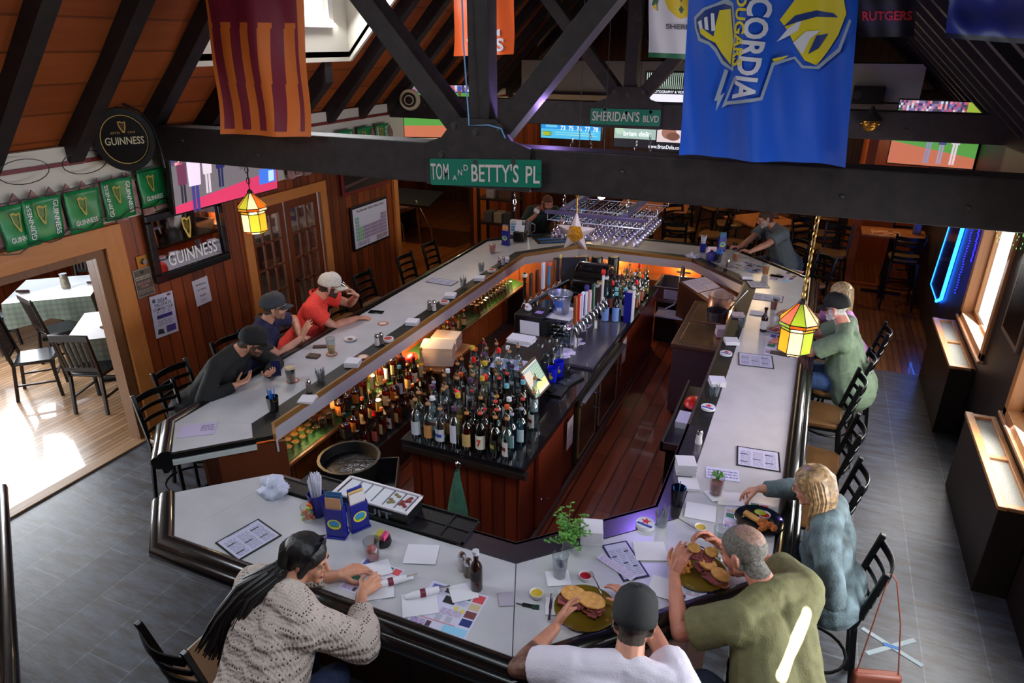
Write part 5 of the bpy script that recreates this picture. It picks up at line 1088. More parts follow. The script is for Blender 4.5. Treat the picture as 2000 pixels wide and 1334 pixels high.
# ================================================================ walls: mirrors, posters, doors, banners, screens, flags, signs
YD = V((0, 1, 0)); ZD = V((0, 0, 1)); XD = V((1, 0, 0)); WX = LX+.03
WP = M('white_print', (.9, .9, .9), .6); BP = M('black_print', (.05, .05, .06), .6); GP = M('gold_print', (.78, .62, .30), .5)
# French doors (each leaf a thing with glazed panes)
DW = wood('door_wood', (.30, .13, .06), (.46, .22, .10), 'Z', 3, 'Y', seam=0, rough=.35)
for i, (y0, lab) in enumerate(((6.19, 'french door leaf with nine panes nearest the poster wall'), (6.87, 'french door leaf with dark knob beside the framed chart'))):
    d = thing('door_%d' % (i+1), lab, 'door', (LX-.06, y0, 0)); d['kind'] = 'structure'; w_ = .655; mb = MB()
    for a, b, c, e in ((0, .095, 0, 2.05), (w_-.095, w_, 0, 2.05), (.09, w_-.09, 0, .26), (.09, w_-.09, 1.93, 2.05)): mb = MB().box(-.02, a, c, .025, b, e); mb.build('door_frame', DW, d, smooth=False, bevel=.004)
    for k in (1, 2): yy = .09+(w_-.18)*k/3; MB().box(-.012, yy-.012, .26, .018, yy+.012, 1.93).build('muntin', DW, d, smooth=False)
    for k in (1, 2, 3, 4): zz = .26+1.67*k/5; MB().box(-.012, .09, zz-.012, .018, w_-.09, zz+.012).build('muntin', DW, d, smooth=False)
    MB().box(0, .09, .26, .004, w_-.09, 1.93).build('glass_panes', glass('door_glass', (.85, .85, .85), .62), d, smooth=False)
    if i: MB().cyl((.02, .05, .98), (.05, .05, .98), .012).sph((.065, .05, .98), .028).build('door_knob', BLACK, d)
# big beer mirror
def harp(items, cx, cy, s_, col, asp=1.0):
    P_ = lambda L_: [(cx+x*s_*asp, cy+y*s_) for x, y in L_]
    items += [('p', P_([(-.42, .46), (-.1, .5), (.1, .40), (.44, .48), (.44, .40), (.12, .30), (-.1, .38), (-.34, .34)]), col), ('p', P_([(.32, .42), (.44, .44), (.40, .0), (.18, -.5), (.06, -.44), (.26, .0)]), col),
              ('p', P_([(-.42, .46), (-.30, .42), (-.20, .0), (.12, -.40), (.16, -.50), (-.02, -.48), (-.34, .0)]), col)]
    for k in range(4): items.append(('p', P_([(-.2+.12*k, .32), (-.18+.12*k, .32), (-.06+.08*k, -.22+.05*k), (-.08+.08*k, -.22+.05*k)]), col))
m_ = thing('bar_mirror', 'big black-framed beer mirror with gold harp and white lettering', 'mirror', (LX+.03, 4.74, 1.60)); Wm, Hm = 1.02, .72
mb = MB().box(0, 0, 0, .05, Wm, .09); mb.box(0, 0, Hm-.08, .05, Wm, Hm).box(0, 0, .09, .05, .08, Hm-.08).box(0, Wm-.08, .09, .05, Wm, Hm-.08); mb.build('frame', M('black_mirror_frame', (.05, .055, .055), .25, coat=.4), m_, smooth=False, bevel=.012)
MB().box(.0, .06, .06, .02, Wm-.06, Hm-.06).build('mirror_glass', M('mirror_silver', (.80, .78, .80), .03, 1), m_, smooth=False)
letters('lettering', 'GUINNESS', WP, m_, (.022, .53, .205), YD, ZD, .66, .14, .01); it = []; harp(it, .5, .5, .9, (.80, .68, .30), .7); canvas('harp_emblem', m_, (.022, .40, .36), YD, ZD, .22, .26, it)
# framed chart of beer styles
f_ = thing('framed_chart', 'black-framed beer style chart laid out like a periodic table', 'picture', (WX-.01, 8.13, 1.05)); W_, H_ = .96, .66
MB().box(0, 0, 0, .03, W_, H_).build('frame', BLACK, f_, smooth=False, bevel=.006); it = [('r', 0, 0, 1, 1, (.80, .80, .86))]
cols = [(.45, .65, .60), (.50, .72, .45), (.55, .60, .75), (.62, .50, .60), (.58, .52, .68), (.60, .55, .70), (.70, .55, .60)]
for c in range(16):
    top_ = 7 if c < 2 else (4 if c < 13 else 6)
    for r in range(top_): it.append(('r', .05+c*.057, .18+.0+r*.088, .05+c*.057+.048, .18+r*.088+.072, cols[min(6, c//2 if c < 4 else 3+(c % 4))]))
it += [('t', .08, .04, .4, .15, 4, (.4, .3, .4)), ('n', .62, .03, .95, .15, 6, 2, [(.6, .5, .6), (.55, .65, .6), (.7, .55, .6)], 3)]
canvas('chart', f_, (.032, .035, .035), YD, ZD, W_-.07, H_-.07, it, mat=paint()); letters('lettering', 'The Periodic Table of Beer Styles', BP, f_, (.034, W_/2, H_-.085), YD, ZD, .72, .05)
# red framed brewery sign
f_ = thing('brewery_sign', 'red and black framed brewery sign high on the pine wall', 'sign', (WX-.01, 7.98, 1.90)); MB().box(0, 0, 0, .04, 1.2, .62).build('frame', RED, f_, smooth=False, bevel=.01)
it = [('r', 0, 0, 1, 1, (.10, .05, .05)), ('p', [(0, .5), (.35, .5), (.28, 1), (0, 1)], (.62, .12, .10)), ('p', [(0, .1), (1, .3), (1, .36), (0, .18)], (.35, .25, .2))]
canvas('sign_face', f_, (.042, .05, .05), YD, ZD, 1.10, .52, it); letters('lettering', 'Budweiser', WP, f_, (.045, .62, .42), YD, ZD, .62, .16, .005, shear=.3)
# papers on the wall
def wallpaper(nm, lab, cat, y, z, w_, h_, base, items, texts, tilt=0):
    t = thing(nm, lab, cat, (WX-.022, y, z)); yd = V((0, math.cos(tilt), math.sin(tilt))); zd = V((0, -math.sin(tilt), math.cos(tilt)))
    canvas('sheet', t, (0, 0, 0), yd, zd, w_, h_, items, base)
    for s_, u, v, tw, th, m in texts: letters('lettering', s_, m, t, V((.002, 0, 0))+yd*(u*w_)+zd*(v*h_), yd, zd, tw*w_, th*h_, .006)
    return t
a = atX(292, 602, LX); wallpaper('poster', 'white 2024 tour poster pinned to the pine wall', 'poster', 4.63, 1.02, .29, .46, (.76, .76, .84), [('r', .18, .43, .85, .52, (.22, .20, .50)), ('r', .5, .06, .92, .22, (.28, .24, .52)), ('e', .16, .88, 0, .08, .05, (.35, .35, .42)), ('e', .82, .94, 0, .09, .03, (.5, .25, .2)), ('t', .2, .26, .8, .40, 4, (.45, .45, .58)), ('t', .2, .54, .85, .62, 2, (.5, .5, .6)), ('p', [(.1, .08), (.4, .06), (.36, .18), (.15, .2)], (.2, .2, .25))],
    [('2024', .5, .86, .42, .09, BP), ('TRI-STATE', .5, .76, .75, .075, BP), ('STAMPING TOUR', .5, .665, .85, .065, BP)], -.05)
wallpaper('notice', 'small white no smoking notice below the beer mirror', 'notice', 5.22, 1.18, .22, .30, (.78, .77, .82), [('t', .3, .1, .7, .2, 2, (.5, .5, .5))], [('No Smoking', .5, .78, .6, .09, BP), ('No Vaping', .5, .58, .55, .09, BP), ('Inside', .5, .36, .4, .09, BP)], .03)
wallpaper('notice', 'brown notice board sign beside the opening casing', 'notice', 4.53, 1.50, .21, .30, (.36, .33, .28), [('r', .02, .02, .98, .98, (.62, .60, .56)), ('r', .05, .04, .95, .96, (.34, .30, .26)), ('r', .08, .62, .92, .74, (.70, .66, .58)), ('t', .1, .12, .9, .28, 3, (.62, .58, .5)), ('e', .5, .86, 0, .12, .06, (.15, .14, .13))], [('NOW SERVING', .5, .68, .8, .08, BP), ('BLUE STATE', .5, .50, .7, .09, M('pink_print', (.80, .55, .52), .6)), ('LAGER', .5, .38, .45, .08, M('pink_print', (0, 0, 0)))])
t = thing('dimmer_switch', 'brass dimmer switch plate beside the opening casing', 'switch', (WX-.025, 4.60, 1.80)); MB().box(0, 0, 0, .01, .14, .13).build('plate', BRASS, t, smooth=False, bevel=.003); MB().cyl((.01, .07, .065), (.04, .07, .065), .03, .026, 18).build('knob', STEEL, t)
# picket strip, string of green banners and fairy-light wire along both walls
PK = M('weathered_pink_picket', (.58, .44, .42), .8, noise_=.3, nscale=12)
def pickets(X, y0, y1, lab, s=1):
    t = thing('picket_valance', lab, 'fence', (X, y0, 2.3)); y = 0; i = 0
    MB().box(-.012, 0, .08, .004, y1-y0, .36).build('backing_board', M('dark_backing', (.20, .12, .09), .7), t, smooth=False)
    while y < y1-y0-.1 and i < 90:
        w_ = .13; MB().slab([(.02*s, y, .02+.03*(i % 2)), (.02*s, y+w_, .02+.03*(i % 2)), (.02*s, y+w_, .36), (.02*s, y+w_/2, .46), (.02*s, y, .36)], (.014*s, 0, 0)).build('picket', PK, t, smooth=False); y += .155; i += 1
    return t
pickets(LX+.03, 2.9, 5.2, 'row of weathered pink pickets above the wide opening'); pickets(LX+.03, 6.9, 9.35, 'row of weathered pink pickets farther along the same wall')
GREEN = (.10, .50, .27)
def banner(loc_, xd, w_, h_, lab, tilt=0, side=True, grp=None):
    xd = V(xd); t = thing('beer_banner', lab, 'banner', loc_, group=grp); up = (V((0, 0, 1))+xd*tilt).normalized(); n_ = xd.cross(up); NU, NV = 10, 8
    def pos(u, v, k=0): return xd*(u*w_)+up*(-(1-v)*h_)+n_*(.012*math.sin(u*5+v*2.5)+.008*math.sin(v*7)+k)
    vs = [pos(i/NU, j/NV) for j in range(NV+1) for i in range(NU+1)]; mb = MB().add(vs, [(j*(NU+1)+i, j*(NU+1)+i+1, (j+1)*(NU+1)+i+1, (j+1)*(NU+1)+i) for j in range(NV) for i in range(NU)])
    o = mb.build('banner_cloth', M('green_banner_plastic', GREEN, .35, noise_=.25, nscale=9), t); o.modifiers.new('t', 'SOLIDIFY').thickness = .003
    it = []; harp(it, .5, .5, .9, (.72, .66, .32), .9); P_ = []
    for k_ in it: P_.append(([pos(.30+.4*u, .36+.5*v, .006) for u, v in k_[1]], k_[2]))
    flatmesh('harp_emblem', P_, paint(), t)
    def txt(s_, u0, v0, du, dv, rot):
        g, f = text_geo(s_, .01); mb = MB()
        mb.add([pos(u0+(du*a if not rot else -dv*(b-.5)*rot*1), v0+(dv*b if not rot else du*a*rot), .007) for a, b in g], f); mb.build('lettering', WP, t, smooth=False)
    if side: txt('GUINNESS', .16, .10, .80, .13, 1); txt('GUINNESS', .86, .90, .80, .13, -1)
    else: txt('GUINNESS', .16, .18, .68, .12, 0)
    return t
BG = 'green harp banners on the near string'
for i, (px, py, w_, tl, sd) in enumerate(((-12, 408, .30, 0, False), (40, 394, .34, .12, True), (122, 378, .34, .06, False), (194, 356, .33, .05, True), (264, 334, .31, .02, False))):
    q = atX(px, py, LX+.09); banner(q, YD, w_, .37, 'green harp banner, %s along the string over the wide opening' % ORD[i], tl, sd, BG)
for i, yy in enumerate((7.45, 7.95, 8.4, 8.85)): banner((LX+.09, yy, 2.80), YD, .34, .34, 'green harp banner, %s beyond the truss on the pine wall side' % ORD[i], 0, i % 2 == 1, 'green harp banners past the truss')
s_ = thing('banner_string', 'dark string and bare fairy-light wire sagging along the pickets', 'string', (LX+.10, 2.9, 2.7)); MB().tube([(0, 0, 0), (0, .8, .0), (0, 2.3, .06)], .004, 5).build('string', BLACK, s_)
pts = [(.02+.02*math.sin(i*2.1), .3+i*.09, -.42+.16*i/24*1.2+.03*math.sin(i*1.7)) for i in range(26)]; MB().tube(pts, .005, 5).build('fairy_light_wire', BLACK, s_)
for k in range(3):
    c = V((0, .25+.55*k, .22)); MB().tube([c+V((0, .18*math.cos(a)*1.2, .10*math.sin(a))) for a in [i*2*PI/18 for i in range(18)]], .004, 5, closed=True).build('wire_loop', BLACK, s_)
# round hanging pub sign
g_ = atX(243, 272, LX+.25); t = thing('pub_sign', 'round black pub sign with gold rim, hanging from an iron bracket', 'sign', tuple(g_))
FD = (V((0, 0, CH))-g_); FD.z = 0; FD = FD.normalized(); a_ = FD.cross(ZD)*-1; SR = .235
def disc(r0, r1, d0, d1, nm, m, n=40):
    mb = MB(); vs = []
    for k, (r, d) in enumerate(((r0, d0), (r1, d0), (r1, d1), (r0, d1))):
        vs += [a_*r*math.cos(2*PI*i/n)+ZD*r*math.sin(2*PI*i/n)*1.12+FD*d for i in range(n)]
    mb.add(vs, [(k*n+i, k*n+(i+1) % n, ((k+1) % 4)*n+(i+1) % n, ((k+1) % 4)*n+i) for k in range(4) for i in range(n)]); return mb.build(nm, m, t)
disc(SR*.86, SR*1.06, -.06, .06, 'rim', M('dark_iron_rim', (.16, .15, .15), .3, .4)); disc(.001, SR*.9, -.03, .03, 'face', M('black_sign_face', (.08, .045, .04), .25)); disc(SR*.80, SR*.83, .03, .034, 'gold_ring', GP)
letters('lettering', 'GUINNESS', M('cream_print', (.80, .76, .62), .5), t, FD*.033-ZD*.01, a_, ZD+a_*.06, .32, .068, .012); letters('lettering', 'ESTD      1759', GP, t, FD*.033+ZD*.062, a_, ZD, .20, .018)
it = []; harp(it, .5, .5, .95, (.74, .56, .25), .9); canvas('harp_emblem', t, FD*.033-a_*.045+ZD*.055, a_, ZD, .09, .11, it)
MB().tube([a_*-.06+ZD*.31-FD*.05, a_*.05+ZD*.31, a_*.17+ZD*.24, a_*.25+ZD*.10, a_*.28+ZD*-.1, a_*.285+ZD*-.28], .011, 8).build('bracket', M('iron_bracket', (.16, .15, .15), .4, .5), t); MB().cyl(ZD*.26, ZD*.31, .008).build('hook', BLACK, t); MB().tube([ZD*.3, ZD*.3-V((.5, 0, 0))], .012, 8).build('bracket', M('iron_bracket', 0), t)
# ---- screens
SCRM = paint('screen_picture', .3, .75)
def tv(lab, c, xd, w_, h_, items, texts=(), tiltup=0, grp=None):
    xd = V(xd).normalized(); yd = (ZD+xd.cross(ZD)*tiltup*-1).normalized(); n_ = xd.cross(yd); t = thing('television', lab, 'television', tuple(c)); o = -xd*w_/2-yd*h_/2
    R3 = Matrix((xd, n_*-1, yd)).transposed(); MB().obox(-n_*.035, (w_+.03, .06, h_+.03), R=R3).build('case', BLACK, t, smooth=False, bevel=.004)
    canvas('screen', t, o+n_*.0, xd, yd, w_, h_, items, step=.0002, mat=SCRM)
    for s_, u, v, tw, th, m in texts: letters('lettering', s_, m, t, o+xd*u*w_+yd*v*h_+n_*(.012), xd, yd, tw*w_, th*h_, .006)
    MB().tube([-n_*.06, -n_*.2+ZD*.1], .02).build('wall_bracket', BLACK, t); return t
LITW = glow('lit_white', (.95, .97, 1), 1.1); LITB = glow('lit_yellow', (.9, .8, .2), 1)
def crowd(u0, v0, u1, v1, nx, ny, seed, c=None): return ('n', u0, v0, u1, v1, nx, ny, c or [(.75, .35, .45), (.85, .85, .9), (.25, .25, .45), (.6, .5, .6), (.35, .3, .35), (.9, .6, .65), (.5, .45, .7)], seed)
def figure_(u, v, s, c1, c2, hat=None):
    return [('r', u-.018*s, v, u-.003*s, v+.20*s, c2), ('r', u+.003*s, v, u+.018*s, v+.20*s, c2), ('p', [(u-.03*s, v+.2*s), (u+.03*s, v+.2*s), (u+.034*s, v+.42*s), (u-.034*s, v+.42*s)], c1), ('e', u, v+.48*s, 0, .013*s, .05*s, (.45, .3, .25)), ('r', u-.016*s, v+.50*s, u+.016*s, v+.55*s, hat or c1)]
it = [('r', 0, 0, 1, 1, (.42, .40, .42)), ('p', [(0, 0), (1, 0), (1, .30), (0, .10)], (.80, .22, .38)), ('r', 0, .7, 1, 1, (.22, .3, .22)), crowd(.0, .62, 1, .92, 34, 8, 5)]
for u, v, s_, a, b in ((.08, .12, 1.2, (.4, .2, .3), (.15, .15, .2)), (.30, .18, 1.3, (.85, .8, .85), (.8, .75, .8)), (.42, .22, 1.3, (.12, .14, .35), (.12, .14, .3)), (.62, .4, .9, (.3, .3, .45), (.3, .3, .35)), (.70, .45, .8, (.7, .3, .4), (.4, .4, .45)), (.18, -.02, 1.7, (.88, .82, .90), (.25, .22, .5))): it += figure_(u, v, s_, a, b, (.2, .3, .7))
it += [('r', .80, .12, .98, .34, (.25, .45, .85)), ('r', .90, .14, .96, .30, (.7, .85, .95)), ('r', .05, .88, .28, 1, (.12, .12, .14)), ('r', .12, .90, .27, .99, (.2, .5, .85))]
tv('big television on the pine wall side showing a parade of baseball fans', tuple(atX(446, 322, -5.86)), YD, 1.50, .78, it, (('LIVE', .2, .945, .11, .06, LITW),), tiltup=-.12)
fld = [('r', 0, 0, 1, 1, (.35, .62, .28)), ('p', [(0, 0), (1, 0), (1, .24), (0, .22)], (.78, .45, .33)), ('r', 0, .86, 1, 1, (.2, .25, .5)), crowd(0, .88, 1, 1, 30, 3, 8)]
q = atY(857, 218, 9.95); xdv = V((.95, .31, 0)); W_ = 1.14
it = list(fld)+figure_(.80, .10, 1.6, (.25, .35, .75), (.75, .75, .88))+[('p', [(.70, .06), (.72, .05), (.79, .36), (.77, .37)], (.15, .1, .08))]
tv('television beyond the trusses showing a baseball batter on green turf', q, xdv, W_, .78, it, (('14', .66, .80, .06, .07, LITW),))
q = atY(1114, 254, 10.9); it = [('r', 0, 0, 1, 1, (.30, .72, .90)), ('r', 0, .52, 1, 1, (.16, .55, .84)), ('r', .03, .12, .18, .38, (.35, .55, .2)), ('r', .25, .2, .95, .24, (.6, .85, .8)), ('r', .25, .32, .9, .36, (.6, .85, .8)), ('r', .08, .6, .28, .8, (.4, .75, .9))]
tv('slim wide television with a blue number board 73 75 76 77 78', q, V((1, -.02, 0)), 1.02, .28, it, (('73  75  76  77  78', .65, .60, .62, .24, LITW), ('KENO', .1, .25, .13, .18, LITB)))
q = atY(1240, 262, 10.9); t = tv('television showing a pale photographer advertisement beside the number board', q, V((1, -.02, 0)), .66, .40, [('r', 0, 0, 1, 1, (.10, .09, .12)), ('r', 0, .32, 1, 1, (.62, .72, .68)), ('e', .12, .62, 0, .10, .16, (.7, .82, .72))], (('brian delia', .56, .52, .66, .18, LITW),))
q = atY(1298, 266, 10.9); tv('television showing hands and a web address behind the blue banner', q, V((1, -.02, 0)), .52, .44, [('r', 0, 0, 1, 1, (.10, .09, .12)), ('r', 0, .30, 1, 1, (.86, .80, .80)), ('e', .62, .62, 0, .22, .22, (.60, .42, .36)), ('e', .75, .5, 0, .2, .14, (.45, .3, .25))], (('www.BrianDelia.co', .5, .14, .92, .13, LITW),))
q = atY(1302, 170, 11.0); tv('bright striped photography advertisement screen above the small street sign', q, V((1, -.02, 0)), .66, .42, [('r', 0, 0, 1, 1, (.92, .92, .98)), ('r', 0, .26, 1, .42, (.06, .06, .08)), ('r', 0, .42, 1, 1, (.12, .13, .12))]+[('r', .03+i*.045, .44, .045+i*.045, .97, (.75, .85, .78)) for i in range(21)], (('PHOTOGRAPHY & VIDEO', .56, .34, .82, .09, LITW),))
q = atY(1828, 262, 10.6); it = list(fld); it[1] = ('p', [(0, 0), (1, 0), (1, .16), (0, .36)], (.78, .45, .33))
for u, s_, a, b in ((.45, 1.7, (.18, .2, .42), (.55, .56, .70)), (.60, 1.5, (.3, .3, .5), (.62, .60, .72)), (.75, 1.6, (.85, .8, .85), (.88, .82, .86))): it += figure_(u, .04, s_, a, b)
it += [crowd(.02, .80, .78, 1.0, 30, 5, 3), ('r', .78, .80, 1, 1, (.62, .72, .25))]
tv('television on the window side showing baseball players from behind', q, V((.985, -.17, 0)), .98, .80, it)
q = atX(1995, 310, 1.7)
t = thing('neon_sign', 'tall blue neon-outlined sign glowing on the window wall', 'sign', (RX-.02, 10.2, 0)); NEON = glow('blue_neon', (.10, .42, 1), 9); DBL = M('dark_sign_panel', (.05, .06, .12), .2)
P1 = [atX(x, y, RX-.03) for x, y in ((1855, 440), (1818, 555), (1829, 588), (1838, 584), (1882, 440))]; o_ = V((RX-.02, 10.2, 0)); P1 = [p-o_ for p in P1]
MB().slab([P1[0], P1[1], P1[2], P1[3], P1[4]], (.02, 0, 0)).build('panel', DBL, t, smooth=False); MB().tube(P1[:3], .008, 8).build('neon_tube', NEON, t); MB().tube(P1[2:], .022, 8).build('neon_tube', NEON, t)
area('neon_glow', (RX-.12, 10.1, 1.2), (-1, 9.6, .6), .3, 1.0, 2, (.1, .3, 1))
BL = glow('blue_led', (.12, .12, 1), 5); t = thing('blue_string_light', 'string of small blue lights trailing down the window wall beside the neon sign', 'string light', (RX-.04, 9.6, 0)); o_ = V((RX-.04, 9.6, 0)); rs2 = random.Random(4)
for (x0, y0, x1, y1, n_) in ((1903, 440, 1866, 572, 26), (1916, 440, 1898, 510, 18)):
    pp = [atX(x0+(x1-x0)*i/n_, y0+(y1-y0)*i/n_, RX-.04)-o_ for i in range(n_+1)]; MB().tube(pp, .003, 4).build('cord', BLACK, t)
    for p in pp: MB().sph(p+V((rs2.uniform(-.01, .0), 0, 0)), .009, 6, 4).build('light_bead', BL, t)
t = thing('green_string_light', 'tangle of small green lights at the top of the window wall', 'string light', (RX-.05, 7.4, 2.1)); GL = glow('green_led', (.55, .95, .55), 2.2)
for i in range(42):
    q = atX(rs2.uniform(1945, 1999), rs2.uniform(440, 490), RX-.05); MB().add([V((0, 0, 0)), V((0, .02, .006)), V((0, .006, .022))], [(0, 1, 2)]).build('light_bead', GL, t).location = q-V((RX-.05, 7.4, 2.1))
# framed pictures between the windows
for (y0, z0, w_, h_, lab) in ((6.66, 1.45, .62, .75, 'tan-framed dark picture hanging between the two windows'),):
    t = thing('framed_picture', lab, 'picture', (RX-.03, y0, z0)); MB().box(0, 0, 0, .03, w_, h_).build('frame', M('tan_frame', (.42, .34, .27), .5), t, smooth=False, bevel=.005); MB().box(-.004, .05, .05, 0, w_-.05, h_-.05).build('picture_face', M('dark_picture', (.06, .06, .055), .2), t, smooth=False)
# ---- flags
def flag(lab, corners, Yf, items_fn, fold=.05, NU=40, NV=50, kf=9, cloth=(.4, .1, .2), rgh=.6):
    """corners: pixel positions TL, TR, BR, BL on the plane Y=Yf"""
    TL, TR, BR, BL = [atY(x, y, Yf) for x, y in corners]; t = thing('hanging_flag', lab, 'flag', tuple((BL+BR)/2)); o_ = (BL+BR)/2
    def pos(u, v, k=0):
        p = (BL*(1-u)+BR*u)*(1-v)+(TL*(1-u)+TR*u)*v; d = fold*(math.sin(u*kf+1.5*v)*(1.2-v*.5)+.4*math.sin(u*kf*2.3+v*3))+.02*math.sin(v*9)*(1-v)
        return p-o_+V((0, d-k, 0))
    vs = [pos(i/NU, j/NV) for j in range(NV+1) for i in range(NU+1)]; me = bpy.data.meshes.new('flag_cloth'); fc = [(j*(NU+1)+i, j*(NU+1)+i+1, (j+1)*(NU+1)+i+1, (j+1)*(NU+1)+i) for j in range(NV) for i in range(NU)]
    me.from_pydata(vs, [], fc); cl = me.color_attributes.new('Col', 'FLOAT_COLOR', 'CORNER'); dd = []
    for j in range(NV):
        for i in range(NU): c = (*lin(items_fn((i+.5)/NU, (j+.5)/NV)), 1); dd += list(c)*4
    cl.data.foreach_set('color', dd); me.polygons.foreach_set('use_smooth', [True]*len(me.polygons))
    m = paint('flag_fabric', .5); me.materials.append(m); o = bpy.data.objects.new('flag_cloth', me); sc.collection.objects.link(o); o.parent = t; return t, pos
def on(t, pos, nm, polys, k=.004):
    "printed shapes that follow the cloth: polygons in flag coordinates, cut fine"
    import bmesh
    for i, (pts, c) in enumerate(polys):
        bm = bmesh.new(); vs = [bm.verts.new((u, v, 0)) for u, v in pts]; bm.faces.new(vs); bmesh.ops.triangulate(bm, faces=bm.faces[:])
        for _ in range(3):
            es = [e for e in bm.edges if e.calc_length() > .035]
            if es: bmesh.ops.subdivide_edges(bm, edges=es, cuts=1); bmesh.ops.triangulate(bm, faces=bm.faces[:])
        mb = MB(); bm.verts.index_update(); mb.add([pos(v.co.x, v.co.y, k+.0012*i) for v in bm.verts], [[v.index for v in f.verts] for f in bm.faces]); bm.free()
        mb.build(nm, c, t)
def on_text(t, pos, s_, m, org, ud, vd, w_, h_, k=.012):
    import bmesh
    g, f = text_geo(s_, .03); bm = bmesh.new(); vs = [bm.verts.new((a, b, 0)) for a, b in g]; bm.verts.ensure_lookup_table()
    for q in f:
        try: bm.faces.new([vs[i] for i in q])
        except ValueError: pass
    bmesh.ops.triangulate(bm, faces=bm.faces[:])
    for _ in range(2): bmesh.ops.subdivide_edges(bm, edges=[e for e in bm.edges if e.calc_length() > .06], cuts=1); bmesh.ops.triangulate(bm, faces=bm.faces[:])
    bm.verts.index_update(); mb = MB(); mb.add([pos(org[0]+ud[0]*v.co.x*w_+vd[0]*v.co.y*h_, org[1]+ud[1]*v.co.x*w_+vd[1]*v.co.y*h_, k) for v in bm.verts], [[v.index for v in q.verts] for q in bm.faces]); bm.free(); mb.build('lettering', m, t)
MAR, ORA = (.50, .12, .20), (.88, .45, .16)
def f1(u, v):
    if u > .93 or u < .03 or v < .03: return ORA
    if v > .70: return MAR
    return ORA if int(u*9.2+.55+.3*(1-v)) % 2 == 0 else MAR
flag('maroon and orange striped flag hanging in front of the white dormer', [(386, -60), (586, -60), (604, 268), (430, 262)], 4.72, f1, .035, 92, 60, 7)
BLU, YEL, WHI, GRY = (.09, .35, .82), M('flag_yellow', (.90, .82, .12), .5), M('flag_white', (.88, .88, .92), .5), M('flag_grey', (.62, .68, .74), .5)
NAVY = M('flag_blue', (.06, .20, .50), .5)
t, pos = flag('blue college flag with sideways white and yellow lettering hung before the truss', [(1346, -90), (1684, -90), (1651, 325), (1326, 303)], 4.60, lambda u, v: BLU, .05, 50, 60, 10)
# pixel -> flag coordinates (bilinear is close to affine here)
def F(x, y): v = 1-(y+90)/(303+90+22*(x-1330)/330); u0 = 1326+(1346-1326)*v; u1 = 1651+(1684-1651)*v; return ((x-u0)/(u1-u0), v)
def PF(L_): return [F(x, y) for x, y in L_]
on(t, pos, 'emblem_shape', [(PF([(1355, 25), (1375, 8), (1400, 0), (1425, -10), (1440, 0), (1446, 60), (1440, 130), (1415, 115), (1400, 90), (1388, 78), (1365, 70), (1357, 45)]), GRY), (PF([(1360, 28), (1380, 12), (1400, 5), (1420, 0), (1436, 5), (1441, 60), (1436, 122), (1418, 108), (1404, 84), (1390, 72), (1370, 65), (1361, 45)]), NAVY),
   (PF([(1366, 40), (1380, 50), (1398, 62), (1402, 40), (1410, 12), (1434, 10), (1440, 70), (1434, 116), (1416, 95), (1402, 74), (1385, 66), (1370, 56)]), YEL), (PF([(1364, 34), (1372, 30), (1375, 48), (1368, 46)]), WHI), (PF([(1378, 26), (1385, 24), (1388, 50), (1380, 48)]), WHI), (PF([(1392, 18), (1399, 18), (1402, 50), (1394, 52)]), WHI),
   (PF([(1530, 30), (1560, -8), (1650, -10), (1655, 20), (1640, 60), (1620, 92), (1600, 118), (1578, 108), (1560, 80), (1545, 50)]), YEL), (PF([(1524, 72), (1545, 48), (1575, 26), (1565, 50), (1545, 62)]), WHI), (PF([(1536, 44), (1560, 22), (1600, 12), (1632, 18), (1640, 26), (1600, 24), (1565, 34)]), NAVY), (PF([(1556, 74), (1580, 52), (1608, 50), (1588, 66), (1574, 96)]), WHI), (PF([(1584, 96), (1600, 60), (1622, 56), (1604, 84)]), NAVY),
   (PF([(1516, 105), (1548, 98), (1522, 116)]), YEL), (PF([(1422, 125), (1430, 128), (1412, 178), (1422, 172), (1402, 212), (1406, 188), (1399, 190)]), GRY), (PF([(1425, 190), (1494, 180), (1516, 112), (1560, 100), (1575, 118), (1600, 120), (1640, 84), (1660, 30), (1664, 32), (1644, 90), (1604, 125), (1572, 123), (1558, 105), (1520, 118), (1498, 186), (1426, 197), (1414, 204), (1442, 140), (1446, 142)]), GRY)])
on_text(t, pos, 'CORDIA', WHI, F(1472, -12), (F(1436, 184)[0]-F(1472, -12)[0], F(1436, 184)[1]-F(1472, -12)[1]), (F(1522, -12)[0]-F(1472, -12)[0], F(1522, -8)[1]-F(1472, -12)[1]), 1, .95)
on_text(t, pos, 'OUGARS', YEL, F(1448, -22), (F(1437, 118)[0]-F(1448, -22)[0], F(1437, 118)[1]-F(1448, -22)[1]), (F(1471, -22)[0]-F(1448, -22)[0], F(1471, -20)[1]-F(1448, -22)[1]), 1, .95)
t, pos = flag('orange college flag hanging behind the king post', [(883, -120), (1003, -120), (1003, 106), (886, 110)], 8.0, lambda u, v: (.93, .38, .10), .03, 30, 30, 6)
on_text(t, pos, 'VOLS', WHI, (.20, .03), (.66, 0), (0, .12), 1, 1); on_text(t, pos, 'TEAM', WHI, (.3, .17), (.5, 0), (0, .06), 1, 1)
def f3(u, v): return (.14, .42, .26) if v < .045 else (.82, .82, .80)
t, pos = flag('white family crest flag with yellow shield and green lions behind the truss', [(1266, -90), (1400, -90), (1400, 118), (1266, 112)], 8.0, f3, .03, 40, 60, 7); YL2 = M('crest_yellow', (.85, .74, .12), .6); GR2 = M('crest_green', (.08, .34, .18), .6)
